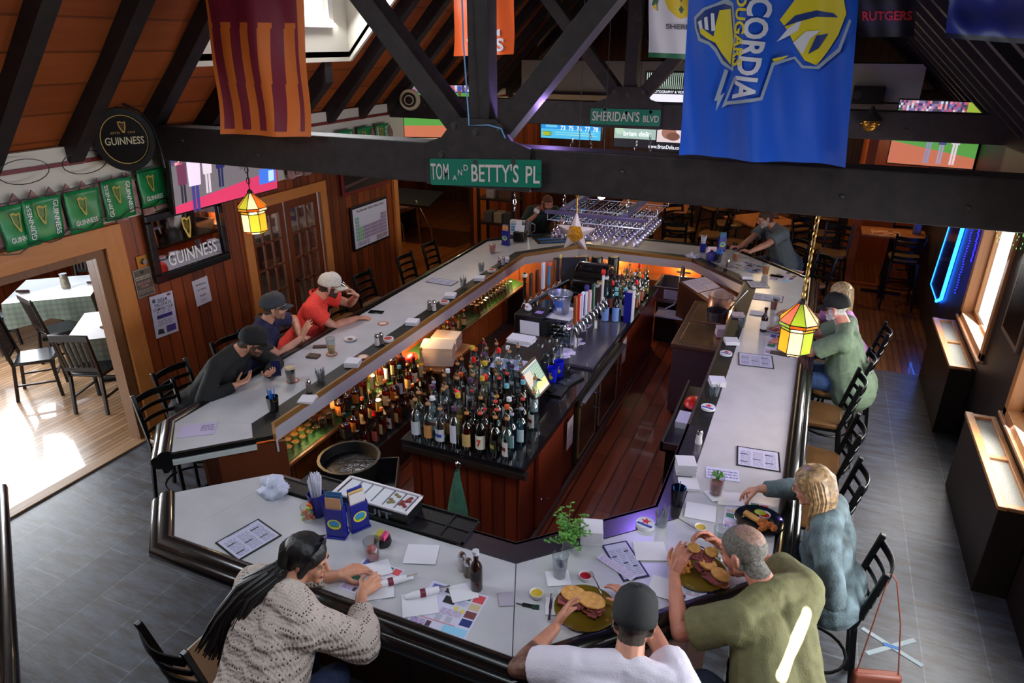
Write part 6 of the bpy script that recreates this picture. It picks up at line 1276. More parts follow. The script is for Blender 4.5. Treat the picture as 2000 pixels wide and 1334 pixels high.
on(t, pos, 'crest_shape', [([(.24, 1), (.24, .58), (.30, .48), (.42, .41), (.5, .39), (.58, .41), (.75, .5), (.78, 1)], YL2), ([(.42, .80), (.48, .84), (.5, .76), (.58, .80), (.55, .68), (.62, .6), (.54, .62), (.5, .54), (.47, .62), (.40, .60), (.45, .68), (.38, .72)], GR2), ([(.46, .48), (.5, .52), (.54, .48), (.5, .44)], GR2), ([(.03, .9), (.12, .95), (.16, .8), (.1, .7), (.16, .6), (.12, .5), (.05, .52), (.09, .62), (.03, .72)], GR2), ([(.12, .88), (.18, .92), (.17, .8)], YL2), ([(.06, .5), (.13, .46), (.12, .54)], YL2)])
on_text(t, pos, 'SHERIDAN', M('crest_ink', (.35, .35, .33), .6), (.26, .29), (.62, 0), (0, .05), 1, 1)
t, pos = flag('black college flag with red block lettering by the far gable', [(1672, -60), (1800, -60), (1785, 72), (1677, 73)], 7.3, lambda u, v: (.13, .13, .14) if not (.0 < v < .98 and v > .60 and v < .75 and u > .1) else (.72, .10, .16), .02, 30, 30, 6)
on_text(t, pos, 'RUTGERS', M('rutgers_red', (.75, .15, .20), .6), (.08, .25), (.85, 0), (0, .14), 1, 1)
flag('dark blue flag hanging close above the window side', [(1865, -80), (2080, -80), (2080, 92), (1848, 74)], 2.5, lambda u, v: (.07, .10, .36) if v > .06 else (.03, .03, .08), .03, 30, 30, 6)
# ---- street signs on the trusses
def street(lab, Yp, c1, c2, c3, c4, parts, hz):
    a, b = atY(*c1, Yp), atY(*c2, Yp); t = thing('street_sign', lab, 'sign', tuple((a+b)/2)); w_ = (b-a).length; xd = (b-a).normalized(); zd = V((0, 0, 1)); n_ = V((0, -1, 0)); mb = MB(); r_ = .015; pts = []
    for cx_, cz_, a0 in ((w_/2-r_, hz/2-r_, 0), (-w_/2+r_, hz/2-r_, PI/2), (-w_/2+r_, -hz/2+r_, PI), (w_/2-r_, -hz/2+r_, 1.5*PI)): pts += [xd*(cx_+r_*math.cos(a0+k*PI/6))+zd*(cz_+r_*math.sin(a0+k*PI/6)) for k in range(4)]
    mb.slab(pts, (0, .006, 0)); mb.build('plate', M('street_green', (.04, .45, .36), .4), t, smooth=False)
    for s_, u, v, tw, th in parts: letters('lettering', s_, M('reflective_white', (.80, .76, .74), .5), t, xd*(u-.5)*w_+zd*(v-.5)*hz, xd, zd, tw*w_, th*hz, .012, .004)
    for u in (-.485, .485): MB().sph(xd*u*w_, .006, 8, 6).build('screw', M('old_bolt', 0), t)
street("green street sign reading TOM AND BETTY'S PL on the near truss", 4.842, (840, 335.5), (1057, 340), 0, 0, [('TOM', .095, .52, .17, .62), ('A', .235, .30, .04, .20), ('N', .285, .50, .04, .22), ('D', .34, .68, .04, .22), ("BETTY'S", .60, .50, .42, .68), ('PL', .93, .47, .12, .62)], .205)
street("small green street sign reading SHERIDAN'S BLVD on the second truss", 9.34, (1153, 227), (1290, 231), 0, 0, [("SHERIDAN'S", .37, .54, .68, .62), ('BLVD', .87, .44, .22, .40)], .205)
# ---- odds and ends high up
q = atY(800, 195, 9.3); t = thing('round_clock', 'round cream bar clock half hidden behind the second truss beam', 'clock', tuple(q)); mb = MB(); FDc = V((.35, -.94, 0)).normalized(); ac = V((.94, .35, 0))
for nm, r_, d0, m in (('rim', .155, 0, M('cream_rim', (.80, .74, .60), .4)), ('face', .11, .035, M('dark_clock_face', (.10, .09, .09), .2)), ('inner_ring', .075, .04, M('cream_rim', 0)), ('hub', .06, .045, M('dark_clock_face', 0))):
    MB().cyl(FDc*-.04, FDc*(.02+d0), r_, r_*.94, 28).build(nm, m, t)
q = atY(1700, 238, 9.3); t = thing('carved_mask', 'small gold mask with a dark pointed hat on the second truss beam', 'mask', tuple(q)); MB().sph((0, 0, -.02), (.085, .06, .095), 16, 12).sph((0, -.05, -.03), (.02, .03, .03), 10, 8).sph((-.035, -.045, -.01), (.022, .02, .014), 8, 6).sph((.035, -.045, -.01), (.022, .02, .014), 8, 6).cap((-.03, -.05, -.07), (.035, -.05, -.06), .012, n=8).sph((-.085, 0, -.02), .02, 8, 6).sph((.085, 0, -.02), .02, 8, 6).build('face', M('gilt', (.75, .55, .22), .3, .9), t)
MB().lathe([(.13, .02), (.11, .05), (.05, .11), (.012, .17), (.001, .18)], n=16).build('hat', M('dark_hat', (.14, .13, .12), .6), t)
q = atY(1712, 188, 12.2); t = thing('speaker', 'small black loudspeaker on the soffit ledge', 'speaker', (q.x, 12.42, 3.063)); MB().box(-.33, -.30, 0, .10, -.02, .25).build('cabinet', BLACK, t, smooth=False, bevel=.01); MB().cyl((-.27, -.30, .12), (-.27, -.315, .12), .06, n=20).build('cone', M('grey_cone', (.25, .25, .25), .5), t)
t = thing('extension_lead', 'light blue cable running down the king post of the near truss', 'cable', (-2.50, 4.85, 3.3)); MB().tube([(0, 0, 2.9), (-.01, 0, 1.5), (.0, 0, .6), (.03, 0, .03), (.2, -.01, .04), (.30, -.01, .02), (.33, 0, -.05)], .006, 6).build('cable', M('light_blue_cable', (.45, .65, .85), .4), t)
t = thing('violet_spot_box', 'small added box with violet lamp hidden behind the near king post', 'lamp', (-2.42, 5.2, 3.22)); MB().box(-.06, -.04, -.03, .06, .04, .05).build('housing', BLACK, t, smooth=False); MB().box(-.04, -.045, -.02, .04, -.038, .03).build('lens', glow('violet_led', (.45, .25, 1), 6), t, smooth=False); t.name = 'added_violet_spot'  # housing added out of sight as a source for the violet light
point('violet_light', (-1.98, 5.30, 3.40), 7, (.45, .28, 1), .04); point('violet_light', (-.95, 5.35, 2.72), 26, (.32, .22, 1), .05)
# wooden ladder-like shelves and folded table in the openings
t = thing('folding_table', 'folded dark table on bent metal legs inside the side room', 'table', (-7.7, 12.3, 0)); MB().obox((0, 0, .95), (1.3, .7, .05), R=Matrix.Rotation(.25, 3, 'X')).build('tabletop', M('dark_table', (.12, .13, .14), .4), t, smooth=False)
for x, s_ in ((-.4, 1), (.3, 1), (.0, -1)): MB().tube([(x, -.25*s_, .95), (x+.25, -.1, .35), (x+.27, -.1, 0)], .016, 8).build('leg', CHROME, t)
t = thing('bench', 'low pink-cushioned bench along the side room wall', 'bench', (-8.6, 12.6, 0)); MB().box(-.3, -.9, .0, .3, .9, .42).build('base', DARKW, t, smooth=False); MB().box(-.3, -.9, .42, .3, .9, .52).build('cushion', M('pink_cushion', (.62, .42, .36), .7), t, bevel=.02)
t = thing('open_shelf_unit', 'dark open shelf frame stacked with glassware behind the barman', 'shelf', (-5.3, 11.6, 0))
for x in (-.35, .35):
    for y in (-.2, .2): MB().box(x-.025, y-.025, 0, x+.025, y+.025, 1.75).build('post', M('dark_shelf_wood', (.14, .07, .05), .5), t, smooth=False)
for z in (.35, .8, 1.25, 1.7): MB().box(-.38, -.22, z, .38, .22, z+.03).build('shelf_board', M('dark_shelf_wood', 0), t, smooth=False)
for i, (x, z) in enumerate(((-.2, .83), (0, .83), (.2, .83), (-.15, 1.28), (.1, 1.28))): one(MB().box(-.08, -.12, 0, .08, .12, .18), 'storage_box', M('box_%d' % i, [(.35, .33, .32), (.6, .55, .45), (.25, .25, .28), (.55, .52, .5), (.3, .2, .15)][i], .7), 'storage box on the dark shelf behind the barman, %s from the low end' % ORD[i], 'box', (-5.3+x, 11.6, z), smooth=False)
# ================================================================ things standing on the bar and on the island
def obj1(nm, lab, cat, loc_, mb, mat, rz=0, grp=None, **k): return one(mb, nm, mat, lab, cat, tuple(loc_), rz, grp, **k)
T_ = BZ+.0015
# menus in black frames: pixel corners (near-left, near-right, far-right, far-left)
PAPER = (.74, .74, .84); GREYT = (.52, .50, .62); DK = (.16, .13, .2)
def sheet(nm, lab, cat, px, base, items, thick=.002, z=T_, frame=0, texts=(), grp=None):
    a, b, c, d = [at(x, y, z) for x, y in px]; o = a; xd = (b-a); w_ = (b-a).length; yd = (d-a); h_ = yd.length; xd.normalize(); yd = (yd-xd*yd.dot(xd)).normalized()
    t = thing(nm, lab, cat, tuple(o), group=grp)
    if frame: MB().slab([V((0, 0, 0)), xd*w_, xd*w_+yd*h_, yd*h_], (0, 0, .004)).build('frame', M('black_menu_frame', (.06, .05, .07), .4), t, smooth=False)
    f_ = frame; canvas('page', t, xd*f_+yd*f_+ZD*(.005 if f_ else thick), xd, yd, w_-2*f_, h_-2*f_, items, base, thick*.8, step=.0001)
    for s_, u, v, tw, th, m in texts: letters('lettering', s_, m, t, xd*u*w_+yd*v*h_+ZD*.008, xd, yd, tw*w_, th*h_, .006, .001)
    return t
def menu_items(k=0):
    it = []
    for c in range(3): it.append(('t', .06+.31*c, .06, .32+.31*c, .84, 15+k, GREYT))
    for u, v in ((.05, .62), (.36, .40), (.67, .72), (.67, .28), (.05, .2)): it.append(('r', u, v, u+.2, v+.035, DK))
    return it
menus = [((465, 1097), (551, 1046), (512, 1013), (418, 1062), 'black-framed menu lying at the near end beyond the knit-sweatered woman'), ((1438, 909), (1525, 923), (1531, 888), (1443, 872), 'black-framed menu on the window side between two empty stools'), ((1442, 713), (1512, 721), (1511, 698), (1446, 689), 'black-framed menu next to the phone of the man in green'),
         ((1468, 584), (1528, 592), (1530, 580), (1474, 572), 'small black-framed menu in front of the iced tea'), ((1262, 1133), (1145, 1078), (1212, 1058), (1270, 1128), ''), ((831, 551), (881, 559), (895, 548), (850, 543), 'black-framed menu lying alone on the far part of the long side'), ((1466, 562), (1504, 563), (1494, 545), (1464, 549), 'black-edged menu near the straw holder on the far corner')]
for i, m_ in enumerate(menus):
    if not m_[4]: continue
    sheet('menu', m_[4], 'menu', m_[:4], PAPER, menu_items(i), frame=.012, texts=(('Sheridan Lunch & More', .5, .93, .5, .04, BP),) if i in (0, 1) else ())
sheet('menu', 'black-framed menu half under a printed receipt near the man in white', 'menu', ((1217, 1137), (1269, 1126), (1212, 1058), (1145, 1076)), PAPER, menu_items(2), frame=.012)
sheet('printed_slip', 'narrow printed drinks list lying across the menu near the man in white', 'paper', ((1165, 1090), (1232, 1135), (1243, 1114), (1180, 1084)), (.80, .78, .88), [('t', .05, .06, .95, .94, 14, (.62, .48, .62))], z=T_+.008)
def mat_items():
    return [('r', .02, .02, .98, .98, (.80, .79, .88)), ('r', .05, .80, .25, .95, (.35, .35, .62)), ('r', .29, .82, .40, .93, (.25, .2, .2)), ('r', .44, .84, .52, .95, (.2, .2, .2)), ('r', .57, .78, .76, .96, (.18, .45, .36)), ('r', .79, .78, .97, .96, (.80, .30, .32)), ('r', .79, .60, .97, .75, (.78, .70, .55)), ('r', .79, .42, .97, .57, (.45, .25, .25)), ('r', .79, .24, .97, .39, (.14, .20, .45)), ('r', .35, .60, .55, .76, (.15, .14, .15)), ('e', .22, .60, 0, .04, .05, (.85, .78, .4)), ('e', .62, .55, 0, .04, .05, (.85, .78, .4)), ('e', .73, .52, 0, .04, .05, (.85, .78, .4)), ('r', .05, .34, .32, .47, (.18, .48, .38)), ('r', .38, .2, .48, .34, (.68, .68, .74)), ('r', .55, .22, .65, .34, (.68, .68, .74)), ('r', .05, .18, .75, .2, (.8, .5, .55)), ('r', .58, .03, .97, .18, (.55, .78, .90)), ('r', .3, .04, .38, .15, (.3, .2, .25)), ('t', .05, .03, .28, .15, 4, (.55, .3, .6)), ('t', .4, .36, .75, .5, 5, (.7, .55, .7)), ('t', .05, .5, .2, .58, 3, (.8, .45, .5)), ('t', .6, .62, .76, .74, 4, (.6, .6, .75))]
mat_data = [((792, 1214), (908, 1250), (962, 1172), (852, 1136), 'advertising place mat with rolled cutlery at the empty place, front edge'), ((660, 1148), (740, 1176), (788, 1125), (718, 1090), 'advertising place mat in front of the woman in the knitted sweater'), ((1085, 1225), (1196, 1235), (1200, 1150), (1085, 1150), 'advertising place mat under the plate of the man in white'), ((1300, 1165), (1402, 1185), (1425, 1105), (1318, 1108), 'advertising place mat under the plate of the man in olive'), ((1410, 1030), (1500, 1050), (1525, 985), (1440, 975), 'advertising place mat under the plate of the woman in denim'), ((1490, 690), (1548, 700), (1552, 655), (1500, 650), 'advertising place mat beside the lantern on the window side'), ((1420, 520), (1470, 534), (1490, 518), (1445, 508), 'printed place mat in front of the man in grey'), ((1500, 545), (1540, 553), (1548, 525), (1512, 520), 'printed place mat next to the phone on the far corner')]
for m_ in mat_data: sheet('place_mat', m_[4], 'place mat', m_[:4], (.82, .81, .90), mat_items(), .001)
# napkins
NAP = M('white_napkin', (.86, .85, .88), .8)
napk = [(738, 1112, .2, .13, 'square napkin under the red cocktail'), (905, 1157, .1, .13, 'square napkin under the beer bottle at the empty place'), (823, 1083, .35, .17, 'unfolded white napkin lying alone on the front of the bar'), (1090, 1130, -.1, .12, 'square napkin under the frosted glass of water'), (1400, 967, .1, .12, 'square napkin under the garnished red drink'), (1368, 1000, .1, .17, 'folded paper towel between the red drink and the denim woman'), (1425, 975, .3, .15, 'folded paper towel near the hand of the denim woman'), (1270, 1077, .4, .17, 'white napkin above the menu near the man in olive'), (1300, 1150, 0, .16, 'white napkin beside the plate of the man in olive'), (1092, 1185, -.25, .13, 'folded napkin under the knife, near the mustard cup'), (735, 1150, .6, .17, 'napkin square under the rolled cutlery of the woman'), (820, 1180, .6, .17, 'napkin square under the rolled cutlery at the empty place'), (1480, 612, 0, .15, 'white napkin beside the tea, window side'), (1352, 500, .2, .16, 'crumpled white towel on the far ledge'), (1240, 505, 0, .14, 'thin white slip on the far ledge')]
for x, y, r_, s_, lab in napk[:-1]:
    p = at(x, y, T_+.002+.0007*(x % 9)/9*4); obj1('napkin', lab, 'napkin', p, MB().obox((0, 0, .003), (s_*1.15, s_, .004)), NAP, r_+.6 if s_ < .15 else r_, smooth=False, bevel=.0015)
for x, y, n_, lab, z in ((1155, 1052, .10, 'thick stack of square napkins near the mint sprig', T_), (1338, 920, .09, 'thick stack of napkins on the window-side ledge', T_), (690, 713, .05, 'stack of napkins on the ledge near the whiskeys', T_), (601, 782, .02, 'thin stack of napkins on the ledge beside the salt shaker', T_), (806, 632, .04, 'stack of napkins on the ledge below the phone', T_), (880, 580, .04, 'stack of napkins on the ledge by the far menu', T_), (937, 546, .04, 'stack of napkins on the ledge near the glass of picks', T_), (985, 510, .05, 'stack of napkins at the far bend of the ledge', T_), (1400, 750, .05, 'stack of napkins on the ledge above the star coaster', T_), (1428, 670, .04, 'napkins on the ledge beside the silverware glass', T_), (1345, 948, .02, 'white napkin with a pen holder on it', T_), (1458, 543, .04, 'stack of napkins on the far corner ledge', T_), (1438, 640, .17, 'tall stack of folded linen on the steel cooler', .92), (1410, 655, .10, 'second stack of folded linen on the steel cooler', .92)):
    p = at(x, y, z); mb = MB(); k = max(2, int(n_/.012))
    for i in range(k): mb.obox((rs.uniform(-.002, .002), rs.uniform(-.002, .002), n_*(i+.5)/k), (.135, .135, n_/k*.9), rs.uniform(-.05, .05))
    obj1('napkin_stack', lab, 'napkins', p, mb, NAP if z > 1 else M('pinkish_linen', (.82, .74, .76), .8), .3, smooth=False)
# coasters
def coaster(x, y, lab, c1, c2, h_=.004, r_=.052, star=True):
    p = at(x, y, T_); t = thing('coaster', lab, 'coaster', tuple(p)); MB().lathe([(r_*S, 0), (r_*S, h_), (.001, h_)], n=24).build('disc', M('coaster_%02d%02d' % (int(c1[0]*50), int(c1[1]*50)), c1, .7), t); it = [('e', .5, .5, 0, .36, .36, c2)]
    if star: it = [('p', [(.5+.3*(1 if i % 2 == 0 else .42)*math.sin(i*PI/5), .62+.3*(1 if i % 2 == 0 else .42)*math.cos(i*PI/5)) for i in range(10)], (.80, .12, .15)), ('p', [(.05, .3), (.9, .12), (.93, .3), (.1, .46)], (.15, .25, .6))]
    canvas('print', t, (-r_*S, -r_*S, h_+.0005), XD, YD, 2*r_*S, 2*r_*S, it); return t
for a in ((1260, 1028, 'round red-star coaster stack on the violet ledge near the glass of picks', (.82, .82, .85), (.8, .1, .1), .03), (1383, 798, 'round red-star coaster stack on the window-side ledge below the red pouch', (.82, .82, .85), (.8, .1, .1), .02), (1418, 692, 'round red-star coaster on the window-side ledge near the linen', (.82, .82, .85), (.8, .1, .1), .02)): coaster(*a)
RC_ = (.68, .36, .28)
for a in ((572, 744, 'red coaster under the black and tan pint'), (648, 692, 'red coaster under the half-finished beer'), (709, 697, 'red ring-marked coaster on the ledge near the whiskey bottles'), (748, 632, 'red coaster lying alone near the phone')): coaster(a[0], a[1], a[2], RC_, (.85, .78, .7), .004, star=False)
for a in ((758, 665, 'white coaster stack beside the salt and pepper by the man in red'), (868, 592, 'white coaster stack by the far napkins'), (960, 530, 'white coaster stack near the far end of the ledge')): coaster(a[0], a[1], a[2], (.85, .83, .83), (.7, .2, .2), .025, star=False)
# shakers
def shaker(x, y, lab, c, z=T_):
    p = at(x, y, z); t = thing('shaker', lab, 'shaker', tuple(p), group='glass salt and pepper shakers'); MB().lathe([(.026, 0), (.028, .01), (.022, .06), (.024, .085)], n=10).build('shaker_body', c, t); MB().lathe([(.025, .085), (.026, .10), (.018, .118), (.001, .12)], n=12).build('chrome_cap', CHROME, t)
SALT = M('salt_white', (.82, .80, .80), .3); PEP = M('pepper_grey', (.42, .38, .34), .4)
for a in ((903, 1112, 'salt shaker with chrome cap behind the beer bottle', SALT), (915, 1124, 'pepper shaker with chrome cap touching the beer bottle', PEP), (1364, 866, 'salt shaker standing alone on the window-side ledge', SALT), (604, 765, 'shaker with chrome cap on the ledge near the straw glass', PEP), (737, 674, 'salt shaker beside the white coasters by the man in red', SALT), (745, 671, 'pepper shaker beside the white coasters by the man in red', PEP), (839, 606, 'shaker on the ledge beside the far coasters', PEP), (848, 606, 'salt shaker on the ledge beside the far coasters', SALT), (975, 520, 'shaker near the far end of the ledge', PEP), (983, 517, 'salt shaker near the far end of the ledge', SALT), (1421, 522, 'shaker beside the pint of amber beer', PEP)): shaker(*a)
# drinks
def drink(nm, x, y, lab, prof_, fill, lvl, mat=CLR, z=T_, top=None, ice=False, extra=None):
    p = at(x, y, z) if not isinstance(x, V) else x; t = thing(nm, lab, 'glass', tuple(p)); MB().open_lathe([(r*S, zz*S) for r, zz in prof_], n=20).build('glass_wall', mat, t, ang=60)
    r0, r1, h_ = prof_[1][0]*S*.93, prof_[2][0]*S*.93, prof_[2][1]*S; rl = r0+(r1-r0)*lvl
    if fill: MB().lathe([(r0, .014), (rl, h_*lvl), (.001, h_*lvl)], n=18).build('drink', M('drink_%02d%02d%02d' % tuple(int(a*50) for a in fill), fill, .12), t)
    if top: MB().lathe([(rl, h_*lvl), (rl*1.02, h_*min(.98, lvl+top[1])), (.001, h_*min(.98, lvl+top[1]))], n=18).build('foam', M('foam_%02d' % int(top[0][0]*50), top[0], .7), t)
    if ice:
        for i in range(5): MB().obox((rs.uniform(-.6, .6)*rl*.7, rs.uniform(-.6, .6)*rl*.7, h_*lvl+rs.uniform(-.01, .02)), (.024, .024, .024), R=Matrix.Rotation(rs.uniform(0, 3), 3, V((1, rs.random(), 1)).normalized())).build('ice_cube', glass('ice', (.95, .97, 1), .7), t)
    if extra: extra(t, h_, rl)
    return t
MIX = [(.034, 0), (.035, .004), (.044, .125), (.042, .125), (.033, .012), (.001, .010)]
def straw(t, h_, rl): MB().tube([(0, .01, .03), (-.03, -.02, h_*1.12)], .0028, 6).build('straw', BLACK, t)
drink('cocktail_glass', 728, 1092, 'tall glass of bright red iced cocktail on a napkin by the knit-sweatered woman', MIX, (.72, .10, .10), .42, ice=True, extra=lambda t, h_, rl: MB().sph((0, 0, h_*.55), (.03, .03, .02)).build('cherry_slush', M('red_slush', (.78, .25, .25), .4), t))
drink('water_glass', 1093, 1127, 'tall frosted glass of iced water on a napkin', PINT, (.72, .66, .72), .55, ice=True)
def celery(t, h_, rl):
    for i in range(7): a = i*.9; MB().tube([(0, 0, h_*.6), (.012*math.cos(a), .012*math.sin(a), h_*1.05), (.035*math.cos(a), .035*math.sin(a), h_*1.22)], [.003, .004, .012], 5).build('mint_leaf', M('mint_green', (.35, .58, .22), .6), t)
drink('cocktail_glass', 1397, 966, 'red cocktail topped with a green leafy garnish', MIX, (.62, .17, .08), .68, extra=celery)
drink('iced_tea_glass', 1511, 606, 'glass of reddish iced tea near the beer bottle on the window side', MIX, (.62, .20, .08), .8, ice=True)
drink('beer_glass', 1435, 510, 'amber pint in front of the man in grey', PINT, (.80, .42, .10), .68, top=((.90, .85, .75), .08))
drink('beer_glass', 1494, 537, 'amber beer glass with orange slice beside the dark phone', PINT, (.84, .48, .12), .8, top=((.92, .88, .8), .06))
drink('beer_glass', 570, 748, 'black and tan pint with dark top in front of the man in black', PINT, (.52, .26, .08), .62, top=((.05, .04, .04), .26), extra=lambda t, h_, rl: MB().lathe([(.043*S, h_*.9), (.043*S, h_*.97), (.001, h_*.97)], n=18).build('foam', M('foam_cream', (.78, .68, .55), .7), t))
drink('beer_glass', 648, 690, 'half-finished pale beer with a red logo on the glass', PINT, (.78, .55, .18), .45)
drink('cocktail_glass', 962, 495, 'pink iced drink at the far end of the long side', MIX, (.85, .42, .38), .85)
drink('highball_glass', 1404, 1075, 'glass with lemon wedges near the man in olive', PINT, (.80, .62, .15), .35, ice=True)
h3 = p3['h']; q = V((-4.42, 5.86, 1.35))+V((-.07, -.04, .06)); gl_ = drink('beer_glass', q-V((0, 0, .0)), 0, 'tilted glass of amber beer held to the mouth of the man in red', MIX, (.82, .50, .14), .6, ice=True); gl_.rotation_euler = (.25, -.75, .6)
# beer bottles on the bar
b = bottle('brown beer bottle with silver neck label on a napkin', gl=GBR, H=.235, R=.031, sh=.60, nr=.0125, lab=(.12, .07, .05), cap='none_', capc=(.75, .75, .78), lr=(.30, .5)); b.location = at(931, 1150, T_+.004)
b = bottle('brown beer bottle with white label on the window side', gl=GBR, H=.235, R=.031, sh=.60, nr=.0125, lab=(.80, .80, .78), cap='none_', capc=(.12, .08, .06)); b.location = at(1490, 647, T_)
# plates of food
def plate(x, y, lab, r_, c, z=T_+.004, rimh=.02):
    p = at(x, y, z); t = thing('plate', lab, 'plate', tuple(p)); MB().lathe([(.001, .004), (r_*.62, .004), (r_*.72, .007), (r_*.98, rimh), (r_, rimh+.002), (r_*.99, rimh-.004), (r_*.7, 0), (.001, 0)], n=36).build('dish', c, t); return t, p
BRN = M('olive_glazed_plate', (.42, .34, .10), .15, coat=.5); BREAD = M('toasted_bread', (.80, .58, .30), .7, noise_=.2, nscale=30); CRUST = M('bread_crust', (.52, .28, .12), .7); MEAT = M('pink_corned_beef', (.55, .28, .28), .5, noise_=.3, nscale=60); FRY = M('french_fry', (.78, .50, .18), .6, noise_=.2, nscale=60); KET = M('ketchup', (.62, .08, .06), .25); MUS = M('mustard', (.78, .66, .18), .4); CUP = M('plastic_cup', (.88, .86, .88), .3)
def sandwich(p, rz, lab, s_=1.0, gap=1):
    t = thing('sandwich', lab, 'sandwich', tuple(p), rz)
    def slice_(cx_, z0, m, nm, r_=0):
        pts = [(cx_+.062*s_*math.cos(a)*(1.15 if math.cos(a) > 0 else 1), .05*s_*math.sin(a)) for a in [i*2*PI/16 for i in range(16)]]; MB().prism(pts, z0, z0+.014).build(nm, m, t, bevel=.004)
    for cx_ in (-.048, .055):
        slice_(cx_, .004+(cx_ > 0)*.003, CRUST, 'bread_slice'); slice_(cx_, .050+(cx_ > 0)*.004, BREAD, 'bread_slice'); 
    for i in range(14):
        a = rs.uniform(-.09, .1); MB().obox((a*s_, rs.uniform(-.055, -.01)*s_, rs.uniform(.022, .045)), (.05, .05, .006), R=Matrix.Rotation(rs.uniform(-.6, .6), 3, V((rs.random(), rs.random(), .6)).normalized())).build('meat_fold', MEAT, t, smooth=False)
    return t
def sauce(x, y, lab, m, z=T_):
    p = at(x, y, z); t = thing('sauce_cup', lab, 'cup', tuple(p)); MB().open_lathe([(.026, 0), (.030, .004), (.038, .032), (.036, .032), (.029, .006)], n=18).build('cup', CUP, t); MB().lathe([(.001, .020), (.033, .022), (.033, .018), (.001, .014)], n=18).build('sauce', m, t); return t
t, p = plate(1143, 1192, 'large olive-glazed plate in front of the man in white', .170, BRN); sandwich(p+V((-.03, .02, .008)), -.1, 'corned beef sandwich half on the plate of the man in white', 1.15)
t, p = plate(1363, 1120, 'large olive-glazed plate of fries in front of the man in olive', .165, BRN); sandwich(p+V((.08, .0, .008)), -.7, 'sandwich half on the plate of the man in olive', .9)
for i in range(16): one(MB().obox((0, 0, 0), (.075, .012, .012), R=Matrix.Rotation(rs.uniform(-.35, .35), 3, 'Y')), 'french_fry', FRY, 'golden french fry heaped on the olive-glazed plate of the man in olive', 'french fry', tuple(p+V((-.075+rs.uniform(-.03, .03), rs.uniform(-.06, .07), .015+.012*(i // 5)))), rs.uniform(0, 3), 'french fries on the olive-glazed plate', bevel=.002)
t, p = plate(1482, 1020, 'blue-black plate of fried food in front of the woman in denim', .155, M('blue_black_plate', (.07, .11, .15), .15, coat=.5))
for i in range(7): one(MB().sph((0, 0, 0), (.035, .02, .018), 10, 8), 'fried_piece', M('fried_batter', (.70, .38, .12), .7, noise_=.3, nscale=50), 'fried golden piece on the blue-black plate of the woman in denim', 'fried food', tuple(p+V((.05+rs.uniform(-.04, .05), -.06+rs.uniform(-.035, .035), .022+.01*(i//4)))), rs.uniform(0, 3), 'fried pieces on the blue-black plate')
one(MB().obox((0, 0, 0), (.13, .04, .03), R=Matrix.Rotation(.1, 3, 'X')), 'bread_roll', BREAD, 'split sandwich roll on the blue-black plate', 'bread', tuple(p+V((-.04, .0, .028))), -.5, bevel=.01)
one(MB().sph((0, 0, 0), (.04, .03, .012), 12, 8), 'pickle_slice', M('pickle_yellow_green', (.66, .72, .12), .4), 'yellow-green pickle slices on the blue-black plate', 'pickle', tuple(p+V((.0, .08, .02))), 0)
sauce(1492, 1012, 'ketchup cup on the blue-black plate', KET, T_+.006); sauce(1143, 1131, 'ketchup cup by the fork hand of the man in white', KET); sauce(1048, 1165, 'mustard cup on the folded napkin', MUS, T_+.007); sauce(1314, 1092, 'mustard cup beside the plate of the man in olive', MUS); sauce(1368, 1036, 'mustard cup near the lemon glass', MUS); sauce(1347, 1090, 'ketchup cup at the rim of the olive-glazed plate', KET)
q = V((-.27, 3.2, 1.29)); sw_ = sandwich(q, .3, 'sandwich half held up in the hands of the man in olive', .6); sw_.rotation_euler = (.5, .3, .4)
t, p = plate(684, 664, 'small white bowl with a leftover dip near the man in red', .065, M('white_china', (.88, .87, .86), .2), rimh=.018); one(MB().sph((0, 0, 0), (.03, .022, .006), 12, 8), 'dip', M('brown_dip', (.42, .22, .14), .4), 'brown leftover dip in the small white bowl', 'food', tuple(p+V((0, 0, .012))))
t, p = plate(1512, 646, 'small pale plate with cold cuts beside the lantern', .09, M('white_china', 0)); one(MB().sph((0, 0, 0), (.06, .05, .012), 14, 8), 'ham_slice', M('ham_pink', (.72, .42, .40), .5), 'pink ham slices on the small pale plate', 'food', tuple(p+V((0, 0, .018))))
# cutlery
def cutlery(x, y, rz, lab, knife=True, fork=True, z=T_+.008):
    p = at(x, y, z); t = thing('cutlery_roll', lab, 'cutlery', tuple(p), rz, 'napkin-rolled cutlery on the bar'); MB().tube([(-.10, 0, .016), (-.05, 0, .017), (.03, 0, .017), (.095, 0, .016)], [.012, .020, .022, .019], 12).build('napkin_roll', NAP, t); MB().cyl((-.012, 0, .017), (.018, 0, .017), .0235, n=14).build('paper_band', M('maroon_band', (.42, .10, .20), .5), t)
    MB().obox((.125, .008, .016), (.07, .014, .003)).build('knife_blade', CHROME, t, bevel=.001)
    for i in range(4): MB().cyl((.09, -.006-.005*i, .018), (.132, -.006-.005*i, .019), .0014, n=6).build('fork_tine', CHROME, t)
cutlery(762, 1141, .78, 'napkin-rolled knife and fork with maroon band by the knit-sweatered woman'); cutlery(825, 1163, .72, 'napkin-rolled knife and fork with maroon band at the empty place')
for a in ((1075, 1185, 1.25+.6, 'table knife lying beside the mustard cup', 'knife'), (1395, 1085, -.5, 'fork and knife resting on the plate of the man in olive', 'knife')):
    p = at(a[0], a[1], T_+.012); t = thing(a[4], a[3], 'cutlery', tuple(p), a[2]); MB().obox((.04, 0, 0), (.12, .017, .003)).build('blade', CHROME, t, bevel=.001); MB().obox((-.06, 0, 0), (.09, .014, .006)).build('handle', CHROME, t, bevel=.002)
q = at(1163, 1134, 1.15); t = thing('fork', 'fork held in the raised hand of the man in white', 'cutlery', tuple(q), 2.3); MB().tube([(-.12, 0, -.02), (0, 0, 0), (.03, 0, .0)], .004, 6).build('handle', CHROME, t)
